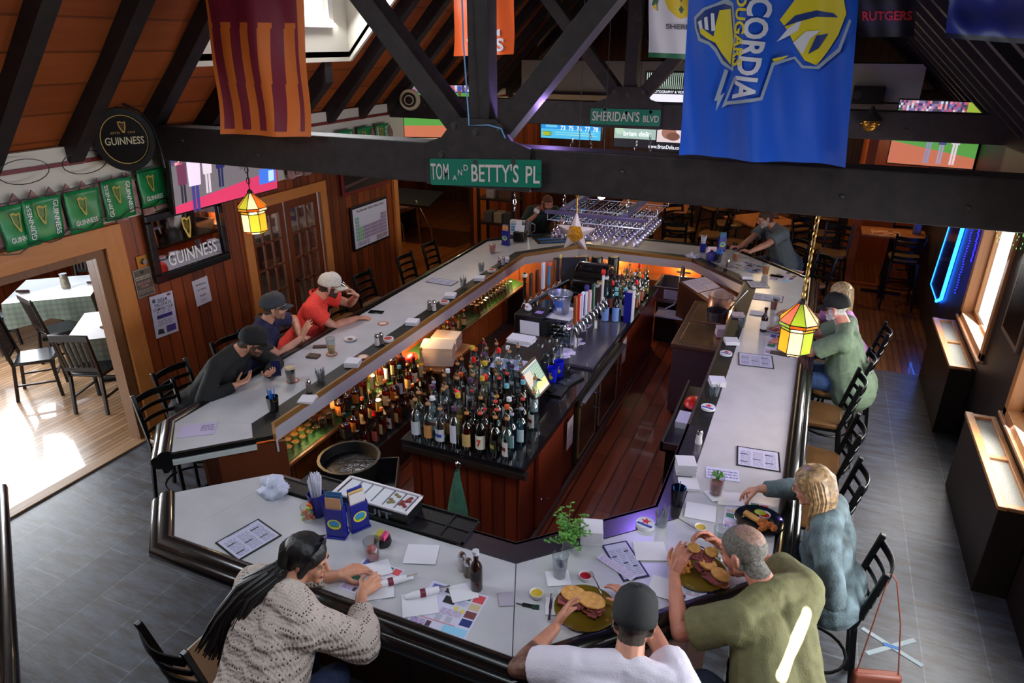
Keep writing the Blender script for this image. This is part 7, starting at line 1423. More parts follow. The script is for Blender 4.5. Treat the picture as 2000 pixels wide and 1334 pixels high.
for i in range(4): MB().cyl((.03, -.009+.006*i, 0), (.07, -.009+.006*i, .005), .0016, n=6).build('tine', CHROME, t)
# phones and wallets
def slab_(nm, x, y, rz, dims, lab, m, cat='phone', z=T_): return obj1(nm, lab, cat, at(x, y, z)+V((0, 0, dims[2]/2)), MB().obox((0, 0, 0), dims), m, rz, bevel=.004)
PH = M('black_phone_glass', (.03, .03, .04), .08)
slab_('phone', 735, 610, .25, (.17, .085, .01), 'black phone lying near the hand of the man in red', PH); slab_('phone', 1524, 692, -.1, (.19, .085, .012), 'dark phone in a case beside the window-side menu', M('dark_green_case', (.17, .18, .15), .3)); slab_('phone', 1517, 540, -.15, (.17, .085, .01), 'black phone on the far corner', PH)
slab_('wallet', 612, 697, .2, (.12, .09, .02), 'brown pouch with silver clasp in front of the navy polo', M('brown_pouch', (.30, .22, .15), .6), 'wallet'); slab_('wallet', 625, 678, .5, (.14, .06, .015), 'dark brown wallet lying behind the half-finished beer', M('dark_wallet', (.28, .15, .12), .5), 'wallet')
q = V((-4.20, 4.28, 1.20)); t = thing('phone', 'phone held up in the hand of the man in the black jacket', 'phone', tuple(q)); MB().obox((0, 0, 0), (.085, .012, .16), R=Matrix.Rotation(.7, 3, 'Z') @ Matrix.Rotation(-.9, 3, 'X')).build('phone_body', M('blue_black_phone', (.10, .12, .25), .1), t, bevel=.004)
q = V((-.92, 10.36, 1.17)); t = thing('phone', 'dark phone held by the man in grey', 'phone', tuple(q)); MB().obox((0, 0, 0), (.08, .012, .15), R=Matrix.Rotation(.9, 3, 'X')).build('phone_body', PH, t, bevel=.004)
q = V((-4.10, 10.42, 1.38)); t = thing('white_card', 'small white card held by the barman', 'card', tuple(q)); MB().obox((0, 0, 0), (.10, .006, .06), R=Matrix.Rotation(.5, 3, 'Y')).build('card_face', NAP, t, smooth=False)
# key and tea bag, loose slips
t = thing('key_fob', 'dark key with green tag on the front of the bar', 'key', tuple(at(1030, 1184, T_))); MB().obox((0, 0, .006), (.06, .022, .01), .15).build('fob', BLACK, t, bevel=.003); MB().obox((.045, .008, .005), (.04, .03, .006), .3).build('tag', M('dark_green_tag', (.05, .2, .15), .5), t); MB().obox((-.045, -.006, .004), (.035, .008, .003), .1).build('key_blade', STEEL, t)
obj1('wrapped_packet', 'grey wrapped wipe packet near the seam of the bar', 'packet', at(988, 1172, T_), MB().obox((0, 0, .006), (.085, .10, .01), .5), M('grey_packet', (.66, .62, .68), .5), smooth=True, bevel=.004)
sheet('signed_slip', 'long white guest slip with dark writing at the flap end of the bar', 'paper', ((345, 856), (418, 848), (425, 822), (352, 832)), (.72, .68, .80), [('t', .58, .35, .95, .85, 4, (.35, .3, .45))])
sheet('signed_slip', 'white slip covered in handwriting under the garnished red drink', 'paper', ((1379, 933), (1445, 942), (1447, 920), (1380, 911)), (.80, .80, .90), [('t', .05, .15, .95, .85, 3, (.45, .45, .65))])
# condiment holders
BLUEP = M('cobalt_plastic', (.10, .12, .52), .35)
def caddy(x, y, rz, lab, cols, h_=.26, z=T_, txt=None):
    p = at(x, y, z); t = thing('menu_caddy', lab, 'menu holder', tuple(p), rz); MB().box(-.065, -.04, 0, .065, .04, .012).box(-.06, -.03, .012, .06, -.024, h_*.75).box(-.06, .024, .012, .06, .03, h_*.8).box(-.06, -.03, .012, -.054, .03, h_*.75).box(.054, -.03, .012, .06, .03, h_*.75).build('holder', BLUEP, t, smooth=False, bevel=.003)
    for i, c in enumerate(cols): MB().obox((0, -.015+.016*i, h_*.62+.012*i), (.10, .004, h_*.78)).build('card', M('card_%02d%02d%02d' % tuple(int(a*50) for a in c), c, .6), t, smooth=False)
    canvas('logo', t, (-.045, -.0315, h_*.22), XD, ZD, .09, .09, [('e', .5, .5, 0, .5, .42, (.85, .8, .2)), ('e', .5, .55, 0, .38, .28, (.20, .55, .75)), ('r', .2, .28, .8, .4, (.25, .6, .3))]); return t
caddy(660, 1046, .25, 'cobalt advertising holder with cards directly behind the sunglasses', [(.80, .60, .45), (.22, .40, .60), (.25, .45, .65)], .29); caddy(702, 1030, 1.05, 'cobalt advertising holder beside the fruit tray', [(.85, .83, .85), (.85, .7, .45), (.15, .2, .6)], .27); caddy(1408, 490, .6, 'tall cobalt card holder beside the straws at the far corner', [(.25, .4, .6), (.2, .35, .25)], .27); caddy(988, 478, -.2, 'cobalt holder with orange card at the far end of the long side', [(.85, .55, .35), (.3, .45, .6)], .30)
def straw_cup(x, y, lab, cupm, strawm, n_=26, h_=.13, z=T_, L_=.2, r_=.045):
    p = at(x, y, z); t = thing('straw_cup', lab, 'cup', tuple(p)); MB().open_lathe([(r_*.75*S, 0), (r_*.8*S, .004), (r_*S, h_*S), (r_*.94*S, h_*S), (r_*.74*S, .01), (.001, .01)], n=18).build('cup', cupm, t); r2 = random.Random(n_)
    for i in range(n_): a = r2.uniform(0, 6.28); q = r2.random()**.5*r_*.7; MB().cyl((q*math.cos(a)*.6, q*math.sin(a)*.6, .015), (q*math.cos(a)*1.5, q*math.sin(a)*1.5, L_*r2.uniform(.88, 1.08)), .0035, n=5).build('straw', strawm, t)
WSTR = glass('wrapped_straw', (.95, .95, .98), .5, .3); WST2 = M('white_straw', (.84, .84, .90), .4); BSTR = M('blue_straw', (.15, .45, .80), .4)
straw_cup(622, 1005, 'cobalt cup stuffed with clear wrapped straws by the fruit tray', BLUEP, WST2, 40, .15, L_=.30, r_=.05); straw_cup(1372, 492, 'cup of white straws on the far ledge', BLUEP, WST2, 26, .12, L_=.24); straw_cup(1402, 512, 'dark cup of blue straws on the far ledge', glass('dark_cup', (.1, .15, .3), .5), BSTR, 22, .11, L_=.18); straw_cup(535, 800, 'glass of blue picks at the flap end of the long side', glass('smoky_cup', (.25, .3, .38), .6), BSTR, 9, .11, L_=.19); straw_cup(1322, 985, 'dark wire pen cup with a blue pen on the violet ledge', M('dark_wire_cup', (.06, .06, .10), .3, .4), BSTR, 3, .12, L_=.17)
def picks(x, y, lab): 
    p = at(x, y, T_); t = thing('pick_glass', lab, 'cup', tuple(p)); MB().open_lathe([(.032, 0), (.034, .004), (.044, .10), (.042, .10), (.033, .01), (.001, .01)], n=16).build('glass_wall', CLR, t); r2 = random.Random(int(x))
    for i in range(16): a = r2.uniform(0, 6.28); MB().cyl((.02*math.cos(a), .02*math.sin(a), .012), (.04*math.cos(a+.4), .04*math.sin(a+.4), r2.uniform(.09, .15)), .003, n=5).build('pick', M('silver_pick', (.55, .56, .60), .35, .5), t)
picks(1291, 1027, 'glass of wrapped picks beside the star coasters'); picks(627, 745, 'glass of silver picks on the ledge in front of the whiskeys'); picks(905, 560, 'glass of pale picks on the ledge by the far menu'); picks(940, 530, 'glass of pale picks near the far bend'); picks(1394, 775, 'glass of clear picks on the window-side ledge'); picks(1447, 640, 'glass of silverware beside the linen on the window-side ledge')
t = thing('napkin_caddy', 'cobalt napkin dispenser with white napkins beside the blue straws', 'napkin holder', tuple(at(1388, 508, T_)), .4); MB().box(-.06, -.07, 0, .06, .07, .13).build('case', BLUEP, t, bevel=.01); MB().tube([(-.05, 0, .11), (-.04, 0, .17), (.04, 0, .17), (.062, 0, .08), (.07, 0, .0)], .035, 8).build('napkin_fold', M('pink_white_napkin', (.85, .76, .82), .8), t)
t = thing('candy_cup', 'glass of orange and green garnish beside the cobalt straw cup', 'cup', tuple(at(603, 1018, T_))); MB().open_lathe([(.03, 0), (.03, .004), (.045, .12), (.043, .12)], n=16).build('glass_wall', CLR, t); rs3 = random.Random(2)
for i in range(24): MB().sph((rs3.uniform(-.024, .024), rs3.uniform(-.024, .024), .02+.0045*i), .013, 8, 6).build('garnish_piece', M('garnish_%d' % (i % 3), [(.88, .50, .12), (.55, .72, .20), (.85, .35, .12)][i % 3], .5), t)
t = thing('sugar_caddy', 'round black caddy of pink and yellow sweetener packets beside the red cocktail', 'caddy', tuple(at(748, 1062, T_))); MB().lathe([(.05, 0), (.055, .02), (.05, .05)], n=16).build('caddy_body', BLACK, t)
for i in range(10): MB().obox((-.035+.007*i, 0, .055), (.003, .06, .055), .1).build('sweetener_packet', M('packet_%d' % (i > 5), (.80, .76, .35) if i <= 5 else (.85, .30, .50), .6), t, smooth=False)
# fruit tray
A_ = at(655, 985, 1.10); B_ = at(775, 1018, 1.10); t = thing('fruit_tray', 'black condiment tray with six white bins of fruit at the near ledge', 'tray', (A_.x, 2.98, T_), 0); L_ = .52
MB().box(-.02, 0, 0, L_+.02, .19, .10).build('tray_body', M('black_tray', (.05, .055, .06), .35), t, smooth=False, bevel=.01); fr = [(.80, .82, .84), (.82, .83, .85), (.80, .82, .84), (.78, .80, .83), (.48, .45, .30), (.50, .16, .16)]
for i in range(6):
    x0 = .0+i*L_/6; o = MB().box(x0+.004, .012, .085, x0+L_/6-.004, .178, .108).build('bin', M('white_bin', (.80, .81, .84), .35), t, smooth=False, bevel=.006)
    r2 = random.Random(i); mb = MB()
    for k in range(9): mb.sph((x0+L_/12+r2.uniform(-.022, .022), r2.uniform(.04, .15), .108), (.016, .016, .007), 8, 6)
    if i in (4, 5): o2 = mb.build('olives' if i == 4 else 'cherries', M('fruit_%d' % i, fr[i], .35), t); o2['kind'] = 'stuff'
MB().box(-.03, -.01, .098, L_+.03, .01, .114).box(-.03, .182, .098, L_+.03, .2, .114).box(-.03, 0, .098, -.01, .2, .114).box(L_+.01, 0, .098, L_+.03, .2, .114).build('rim', M('white_rim', (.85, .82, .85), .3), t, smooth=False, bevel=.004); letters('lettering', 'FRUIT', M('grey_print', (.5, .52, .55), .5), t, (.26, -.0, .045), XD, ZD, .34, .055, .01, .003)
# black drain mat tray on the near ledge, steel rail with violet sheen
t = thing('bar_mat', 'long black rubber bar mat with raised edge on the near ledge', 'mat', (-2.98, 2.96, BZ-.003)); MB().box(0, 0, 0, 1.36, .25, .012).build('mat_base', MATM, t, smooth=False); MB().box(0, 0, .012, 1.36, .012, .024).box(0, .238, .012, 1.36, .25, .024).box(0, .12, .012, 1.36, .13, .018).box(1.348, 0, .012, 1.36, .25, .024).box(1.18, 0, .012, 1.19, .25, .02).build('mat_rim', MATM, t, smooth=False)
ST2 = M('brushed_steel_ledge', (.50, .47, .52), .22, .9)
for a, b in ():
    a, b = V((*a, 0)), V((*b, 0)); d = (b-a).normalized(); n_ = V((-d.y, d.x, 0)); o = MB().slab([V((0, 0, 0)), b-a, b-a+n_*.165, n_*.165], (0, 0, .006)).build('steel_ledge', ST2, None, smooth=False, bevel=.002); o.location = (a.x, a.y, BZ+.001); o.parent = bar; o.location -= V((OFF.x, OFF.y, 0))
strip([(-1.66, 2.95), (-1.26, 2.95), (-.46, 3.76), (-.46, 5.0)], 0, -.002, -.168, BZ-.003, BZ+.004, 'steel_ledge', ST2)
t = thing('mint_sprig', 'leafy bunch of fresh mint in a glass on the violet ledge', 'plant', tuple(at(1108, 1068, BZ))); MB().open_lathe([(.04, 0), (.045, .09)], n=14).build('glass_wall', CLR, t); mb = MB(); stems = MB(); r2 = random.Random(9)
for i in range(34):
    a = r2.uniform(0, 6.28); e_ = r2.uniform(.03, .17); h_ = r2.uniform(.08, .22) if i else .34; tip = V((e_*math.cos(a), e_*math.sin(a), h_)) if i else V((.01, .0, .33)); b_ = V((0, 0, .04)); stems.tube([b_, b_*.3+tip*.5+V((0, 0, .04)), tip], .0022, 5)
    for k in range(9):
        f_ = .35+.65*k/8; p = b_*(1-f_)**2+(b_*.3+tip*.5+V((0, 0, .04)))*2*f_*(1-f_)+tip*f_*f_; d = V((math.cos(a+k*2.1), math.sin(a+k*2.1), r2.uniform(-.1, .5))).normalized(); s2 = d.cross(ZD).normalized(); l_ = .032; mb.add([p, p+d*l_*.5+s2*l_*.3, p+d*l_, p+d*l_*.5-s2*l_*.3, p+d*l_*.5+ZD*.004], [(0, 1, 4), (1, 2, 4), (2, 3, 4), (3, 0, 4)])
o = mb.build('foliage', M('mint_green', (.35, .58, .22), .6), t); stems.build('stem', M('mint_stem', (.30, .48, .2), .6), t)
# crumpled towel at the flap corner and green towel on the island
def cloth_blob(nm, lab, loc_, m, dims, seed=1):
    mb = MB().sph((0, 0, 0), dims, 36, 24); me = bpy.data.meshes.new(nm); me.from_pydata(mb.v, [], mb.f)
    for v in me.vertices: n_ = v.co.normalized(); q = v.co*16+V((seed, 0, 0)); v.co += n_*(.035*(1-abs(noise.noise(q))*3)+.02*noise.noise(q*2)); v.co.z = max(v.co.z, -dims[2]*.6)
    me.materials.append(m); me.polygons.foreach_set('use_smooth', [True]*len(me.polygons)); o = bpy.data.objects.new(nm, me); sc.collection.objects.link(o); o.location = V(loc_)+V((0, 0, dims[2]*.6)); return tag(o, lab, 'towel')
TOW = M('white_towel', (.78, .80, .88), .9)
cloth_blob('bar_towel', 'crumpled white and blue bar towel at the flap corner of the bar', at(535, 962, BZ), TOW, (.09, .07, .06), 1); cloth_blob('bar_towel', 'white bar towel bunched on the far ledge by the sink', at(1352, 502, BZ), TOW, (.10, .05, .03), 5)
t = thing('hanging_towel', 'green bar towel hanging from a steel hook on the near face of the island', 'towel', (-2.23, 4.06, .84)); MB().tube([(0, 0, -.02), (0, -.03, -.02), (0, -.035, .02), (0, -.02, .03)], .006, 6).sph((0, -.02, .0), (.03, .012, .03), 10, 8).build('hook', CHROME, t)
mb = MB(); vs = []
for j in range(13):
    f_ = j/12; w_ = .012+.07*min(1, f_*1.5)**.8-.02*max(0, f_-.8)
    for i in range(17): a = i/16*2*PI; rr = 1+.18*math.sin(a*4+f_*3); vs.append((w_*rr*math.cos(a), -.04-.03*rr*math.sin(a)-.01*f_, -.04-.60*f_-(.06*math.cos(a-.6) if j == 12 else 0)))
mb.add(vs, [(j*17+i, j*17+i+1, (j+1)*17+i+1, (j+1)*17+i) for j in range(12) for i in range(16)]); mb.build('towel_cloth', M('sea_green_towel', (.26, .46, .38), .9, noise_=.15, nscale=12), t)
# ---- island top equipment
# POS screen
t = thing('register_screen', 'tilted touch screen register with a coloured key grid at the edge of the island', 'screen', (-1.93, 5.38, .92)); xd = V((.62, -.78, 0)).normalized(); up_ = (V((0, 0, 1))*.80+V((-.78*.6, -.62*.6, 0))*-1*.0+V((-.42, -.30, 0))*1.0).normalized()
c0_ = at(1014, 730, 1.28)-V((-1.93, 5.38, .92)); cA, cB, cC, cD = [V(q)-V((-1.93, 5.38, .92)) for q in (at(1018, 727, 1.30), at(1044, 702, 1.34), at(1072, 750, 1.06), at(1048, 778, 1.02))]
xd = (cB-cA); w_ = .34; h_ = .27; xd = V((.75, .66, 0)).normalized(); nrm = V((.50, -.62, .60)).normalized(); xd = V((.78, .62, 0)).normalized(); yd = nrm.cross(xd).normalized(); nrm = xd.cross(yd); c_ = V((0, 0, .22)); o_ = c_-xd*w_/2-yd*h_/2; q0 = V((-1.93, 5.38, .92)); A0, B0, D0 = at(1047, 778, 1.06)-q0, at(1073, 750, 1.06)-q0, at(1014, 733, 1.28)-q0; xd = (B0-A0); w_ = xd.length; yd = D0-A0; h_ = yd.length; xd.normalize(); yd = (yd-xd*yd.dot(xd)).normalized(); nrm = xd.cross(yd); o_ = A0; c_ = A0+xd*w_/2+yd*h_/2
it = [('r', 0, 0, 1, 1, (.78, .76, .66))]
for i in range(10):
    for j in range(8): it.append(('r', .01+.1*i, .13+.105*j, .095+.1*i, .225+.105*j, (.45, .55, .55) if j > 6 else ((.72, .66, .58) if i < 4 else (.48, .60, .52)) if j > 1 else (.80, .78, .45)))
canvas('screen', t, o_, xd, yd, w_, h_, it, step=.00004, mat=SCRM); MB().obox(c_-nrm*.018, (w_+.04, h_+.04, .03), R=Matrix((xd, yd, nrm)).transposed()).build('bezel', M('tan_bezel', (.30, .22, .17), .4), t, bevel=.004); MB().bar((0, 0, .0), tuple(c_-nrm*.03), .08, .05).build('stand', BLACK, t); MB().obox((0, 0, .012), (.24, .22, .024)).build('base', BLACK, t, bevel=.005)
t = thing('keyboard', 'small black keyboard below the register screen', 'keyboard', (-1.84, 5.62, .922), 1.2); MB().obox((0, 0, .01), (.28, .12, .02)).build('keyboard_body', BLACK, t, bevel=.004)
for i in range(4):
    for j in range(10): MB().obox((-.115+.025*j, -.04+.025*i, .022), (.019, .019, .006)).build('key', M('grey_key', (.28, .28, .32), .5), t, smooth=False)
# paperwork cabinet with receipt printer and white duck
MB_ = ib(-2.62, 5.62, iz, -2.22, 6.12, iz+.13); t = thing('equipment_stand', 'low dark stand holding papers behind the liquor bottles', 'stand', (-2.42, 5.9, .92)); MB().box(-.24, -.36, 0, .24, .36, .14).build('stand_body', DARKW, t, smooth=False, bevel=.004)
sheet('paper_sheet', 'white printed sheet lying on the low stand behind the bottles', 'paper', ((955, 717), (1020, 725), (1035, 710), (978, 700)), (.76, .76, .86), [('t', .08, .1, .9, .9, 6, (.6, .6, .7))], z=1.063); 
t = thing('paper_stack', 'loose stack of white receipts on the low stand', 'papers', (-2.52, 6.02, 1.062)); 
for i in range(4): MB().obox((rs.uniform(-.01, .01), rs.uniform(-.01, .01), .006+.012*i), (.26, .17, .010), rs.uniform(-.15, .15)).build('paper', M('white_sheet', (.86, .85, .88), .7), t, smooth=False)
t = thing('receipt_printer', 'black receipt printer with paper feeding out beside the rubber duck', 'printer', (-2.55, 6.42, .92)); MB().box(-.16, -.15, 0, .16, .15, .34).build('case', M('black_plastic', (.06, .055, .07), .35), t, smooth=False, bevel=.01); MB().slab([(-.09, -.155, .28), (.13, -.155, .28), (.15, -.19, .06), (-.07, -.19, .06)], (0, -.003, 0)).build('paper_feed', M('white_sheet', 0), t, smooth=False); MB().box(.04, -.06, .342, .12, .02, .345).build('label', M('violet_label', (.62, .5, .8), .5), t, smooth=False)
t = thing('rubber_duck', 'small white rubber duck with red beak on top of the printer', 'toy', (-2.60, 6.40, 1.26)); MB().sph((0, 0, .03), (.04, .045, .03), 14, 10).sph((0, -.02, .068), .025, 12, 8).sph((0, .045, .04), (.014, .02, .012), 8, 6).build('duck_body', M('white_rubber', (.88, .87, .90), .3), t); MB().sph((0, -.047, .064), (.010, .012, .006), 8, 6).build('beak', M('red_print', 0), t)
t = thing('plastic_cup', 'royal blue plastic beer cup at the island edge with a yellow print', 'cup', tuple(at(1079, 748, .922))); MB().open_lathe([(.036, 0), (.038, .004), (.052, .165), (.050, .165), (.036, .01), (.001, .01)], n=20).build('cup_body', M('royal_blue_plastic', (.08, .12, .75), .3), t); canvas('logo', t, (-.02, -.0465, .05), XD, ZD, .04, .05, [('e', .5, .6, 0, .5, .35, (.85, .7, .2)), ('r', .2, .05, .8, .3, (.2, .55, .25))]); letters('lettering', 'K', GP, t, (0, -.05, .11), XD, ZD, .03, .04, .01)
t2 = dup(t, at(1091, 735, .922), .3, 'second royal blue plastic beer cup tucked behind the printed one')
for i, (x, y) in enumerate(((1066, 720), (1078, 706), (1056, 700), (1092, 700), (1106, 745), (1070, 690), (1084, 688), (1060, 735))): 
    g_ = dup(gp, at(x, y, .93), None, 'clear upturned pint beside the blue plastic cups, %s counted from the screen' % ORD[i], 'clear pints beside the blue cups')
# wire shelf over stacked glasses with ice bucket
t = thing('glass_stand', 'low wire stand over stacked glasses carrying the ice bucket', 'stand', (-2.33, 6.62, .92)); 
for x in (-.26, .24):
    for y in (-.28, .28): MB().cyl((x, y, 0), (x, y, .30), .008).build('leg', CHROME, t)
MB().box(-.28, -.3, .29, .26, .3, .30).build('shelf_plate', M('dark_glass_shelf', (.10, .10, .13), .15), t, smooth=False); MB().box(-.12, -.24, .302, .22, .16, .306).build('white_mat', M('white_sheet', 0), t, smooth=False)
for i in range(5):
    for j in range(5): dup(gr, (-2.55+.1*i, 6.40+.11*j, .92), None, 'small upturned glass under the wire stand, %s across, %s deep' % (ORD[i], ORD[j]), 'small glasses under the ice bucket stand')
q = V((-2.30, 6.58, 1.226)); t = thing('ice_bucket', 'galvanised ice bucket printed with a blue picture on the wire stand', 'bucket', tuple(q)); MB().open_lathe([(.085, 0), (.09, .006), (.128, .215), (.134, .222), (.128, .226), (.118, .21), (.084, .012), (.001, .012)], n=32).build('bucket_body', M('galvanised', (.66, .68, .74), .3, .85), t); MB().tube([(.131*math.cos(a), .131*math.sin(a), .20) for a in [i*2*PI/32 for i in range(32)]], .004, 6, closed=True).build('rim', CHROME, t)
P_ = []
for (a0, a1, z0, z1, c) in ((-1.9, -1.0, .05, .17, (.30, .45, .80)), (-2.5, -2.0, .10, .17, (.35, .12, .14)), (-2.2, -1.8, .07, .12, (.15, .12, .2)), (-1.6, -1.1, .05, .09, (.85, .85, .9))):
    for k in range(6):
        b0, b1 = a0+(a1-a0)*k/6, a0+(a1-a0)*(k+1)/6; R_ = lambda z: .0885+.038*z/.215+.0015
        P_.append(([(R_(z)*math.cos(b), R_(z)*math.sin(b), z) for b, z in ((b0, z0), (b1, z0), (b1, z1), (b0, z1))], c))
flatmesh('printed_picture', P_, paint(), t)
# tap towers
def taps(lab, a, b, n_, hs, z=1.22, out=(1, 0, 0), rr=.045):
    a, b = V(a), V(b); t = thing('beer_tap_tower', lab, 'beer tap', ((a+b)/2)[:2]+(.92,)); c = V(((a+b)/2)[:2]+(.92,)); L0_, L1_ = a-c, b-c; L0_.z = L1_.z = z-.92
    MB().cyl(tuple(L0_), tuple(L1_), rr, n=20).sph(tuple(L0_), rr, 14, 10).sph(tuple(L1_), rr, 14, 10).build('rail', CHROME, t)
    for f_ in (.2, .8): q = L0_.lerp(L1_, f_); MB().cyl((q.x, q.y, 0), tuple(q), .05, .04, 18).build('column', CHROME, t)
    o_ = V(out)
    for i in range(n_):
        q = L0_.lerp(L1_, (i+.5)/n_); MB().tube([q, q+o_*.075, q+o_*.09-ZD*.03, q+o_*.092-ZD*.09], [.017, .016, .013, .009], 10).cyl(tuple(q+o_*.06), tuple(q+o_*.065+ZD*.05), .010, .014, 10).build('faucet', CHROME, t)
        h_, w_, c1, c2, kind = hs[i]; b_ = q+o_*.065+ZD*.05; m1 = M('tap_%02d%02d%02d' % tuple(int(x*50) for x in c1), c1, .35); m2 = M('tap_%02d%02d%02d' % tuple(int(x*50) for x in c2), c2, .35)
        if kind == 'slab': o = MB().obox(b_+ZD*h_/2, (.03, w_, h_)).build('tap_handle', m1, t, bevel=.006); MB().obox(b_+ZD*h_*.5+o_*.016, (.004, w_*.6, h_*.85)).build('stripe', m2, o, bevel=.001)
        elif kind == 'round': o = MB().lathe([(.014, 0), (.02, h_*.2), (.014, h_*.7), (.028, h_*.85), (.03, h_*.95), (.001, h_)], c=tuple(b_), n=14).build('tap_handle', m1, t); MB().lathe([(.031, h_*.84), (.033, h_*.9), (.031, h_*.96)], c=tuple(b_), n=14).build('band', m2, o)
        else: o = MB().obox(b_+ZD*h_*.42, (.022, w_*.55, h_*.85)).build('tap_handle', m1, t, bevel=.006); MB().cyl(tuple(b_+ZD*h_*.95-o_*.012), tuple(b_+ZD*h_*.95+o_*.014), w_*.6, n=22).build('badge', m2, o)
    return t
taps('long chrome tap rail with coloured handles facing the aisle', (-2.08, 6.18, 0), (-2.02, 7.18, 0), 10, [(.30, .05, (.52, .26, .10), (.70, .40, .14), 'slab'), (.29, .045, (.78, .16, .14), (.85, .82, .80), 'slab'), (.28, .055, (.84, .84, .90), (.18, .26, .55), 'slab'), (.31, .06, (.85, .85, .88), (.15, .15, .45), 'badge'), (.24, .05, (.80, .62, .62), (.85, .8, .8), 'slab'), (.27, .05, (.08, .28, .22), (.5, .6, .5), 'slab'), (.26, .045, (.12, .12, .12), (.6, .6, .6), 'round'), (.26, .045, (.25, .12, .08), (.7, .6, .4), 'round'), (.34, .055, (.82, .84, .84), (.75, .12, .12), 'badge'), (.26, .045, (.12, .12, .12), (.8, .8, .8), 'round')], out=(1, -.12, 0))
taps('second chrome tap rail with dark and blue handles facing the pine wall side', (-2.76, 6.75, 0), (-2.62, 7.75, 0), 7, [(.32, .05, (.06, .05, .05), (.85, .80, .68), 'round'), (.27, .05, (.30, .20, .16), (.4, .28, .2), 'slab'), (.27, .05, (.30, .12, .06), (.5, .25, .1), 'slab'), (.32, .07, (.80, .82, .90), (.16, .22, .6), 'slab'), (.30, .05, (.25, .55, .72), (.9, .4, .25), 'round'), (.28, .04, (.50, .28, .12), (.7, .5, .3), 'slab'), (.30, .05, (.60, .38, .2), (.85, .75, .35), 'badge')], z=1.18, out=(-.9, -.4, 0), rr=.028)
for i, (x, y) in enumerate(((1128, 640), (1112, 668), (1095, 690))): cloth_blob('bar_towel', 'white towel laid along the tap rail, %s from the blue cups' % ORD[2-i], tuple(at(x+6, y+4, .925)), M('lilac_towel', (.80, .76, .88), .9), (.12, .12, .022), i)
# round black machine behind the taps, napkin box, screens backs
t = thing('ice_machine_dome', 'large glossy black domed cooler behind the tap rail', 'cooler', (-2.28, 7.72, .92)); MB().cyl((-.20, 0, .27), (.20, 0, .27), .27, n=36).build('dome', M('glossy_black', (.035, .035, .04), .12, coat=.5), t, bevel=.02); MB().box(-.2, -.26, 0, .2, .26, .25).build('base', M('glossy_black', 0), t)
for i in range(9): MB().box(.202, -.16+.035*i, .08, .206, -.15+.035*i, .32).build('vent_slot', STEEL, t)
t = thing('monitor', 'black monitor seen from behind near the far taps', 'monitor', (-2.70, 8.05, .92), .5); MB().obox((0, 0, .32), (.42, .04, .30), R=Matrix.Rotation(-.3, 3, 'X')).build('monitor_back', M('matt_black', (.04, .045, .045), .5), t, bevel=.01); MB().cyl((0, .04, 0), (0, .02, .3), .03).build('stand', BLACK, t)
for i, (x, y) in enumerate(((-2.45, 8.42), (-2.25, 8.5), (-2.62, 8.35))): obj1('dark_canister', 'tall dark canister under the glass rack, %s from the monitor' % ORD[i], 'canister', (x, y, .92), MB().lathe([(.07, 0), (.075, .02), (.075, .40), (.065, .42), (.001, .42)], n=20), M('dark_green_black', (.04, .07, .06), .3))
t = thing('gift_box', 'upright cobalt bottle box beside the wine bottles', 'box', (-1.74, 7.40, .92)); MB().box(-.05, -.05, 0, .05, .05, .36).build('carton', BLUEP, t, smooth=False); MB().box(.04, -.052, 0, .052, .05, .37).build('white_edge', M('white_sheet', 0), t, smooth=False)
# small cooler fronts under the near counter, sinks, coolers
def papers(lab, x, y, z, w_, d_, h_, rz=0, m=None):
    mb = MB(); n_ = max(3, int(h_/.012))
    for i in range(n_): mb.obox((rs.uniform(-.003, .003), rs.uniform(-.003, .003), h_*(i+.5)/n_), (w_, d_, h_/n_*.93), rs.uniform(-.02, .02))
    return obj1('paper_stack', lab, 'papers', (x, y, z), mb, m or M('white_sheet', (.86, .85, .88), .7), rz, smooth=False)
t = thing('side_counter', 'wood-edged counter bay holding tall paper stacks under the lamp', 'counter', (-3.62, 6.15, 0)); MB().box(-.28, -.36, .62, .26, .42, .655).build('top', wood('warm_counter', (.45, .26, .12), (.6, .38, .2), 'Y', 4, 'X', seam=0), t, smooth=False, bevel=.005); MB().box(-.24, -.33, 0, .22, .4, .62).build('body', DARKW, t, smooth=False)
papers('tall stack of white place mats glowing under the ledge lamp', -3.52, 6.02, .656, .36, .27, .21, .35, M('warm_paper', (.88, .80, .70), .7)); papers('second tall paper stack behind the first, closest to the ledge lamp', -3.62, 6.40, .656, .30, .24, .16, .2, M('warm_paper', 0))
obj1('red_snack_bag', 'crumpled red and yellow snack bag beside the paper stacks', 'bag', (-3.80, 5.86, .68), MB().sph((0, 0, .03), (.09, .13, .045), 14, 10), M('red_yellow_bag', (.75, .12, .08), .35, noise_=.5, nscale=14))
t = thing('waste_bin', 'large black plastic waste bin under the near shelf', 'bin', (-3.30, 4.05, .0), .35); MB().open_lathe([(.20, 0), (.21, .01), (.255, .60), (.27, .61), (.27, .63), (.245, .63), (.24, .6), (.19, .02), (.001, .02)], n=4 if False else 20).build('bin_body', M('black_bin', (.02, .02, .024), .6), t); MB().lathe([(.001, .55), (.235, .54), (.235, .50), (.001, .5)], n=20).build('bin_liner', M('black_liner', (.02, .02, .025), .25, bump=.6, bscale=20), t)
t = thing('bus_tub', 'dark rectangular bus tub on the floor side of the waste bin', 'tub', (-3.02, 4.0, .35), .5); MB().box(-.19, -.26, 0, .19, .26, .02).box(-.2, -.27, 0, -.185, .27, .2).box(.185, -.27, 0, .2, .27, .2).box(-.2, -.27, 0, .2, -.255, .2).box(-.2, .255, 0, .2, .27, .2).build('tub_body', M('violet_black_tub', (.09, .06, .10), .4), t, smooth=False, bevel=.006); MB().box(-.15, -.2, -.35, .15, .2, 0).build('cart', DARKW, t, smooth=False)
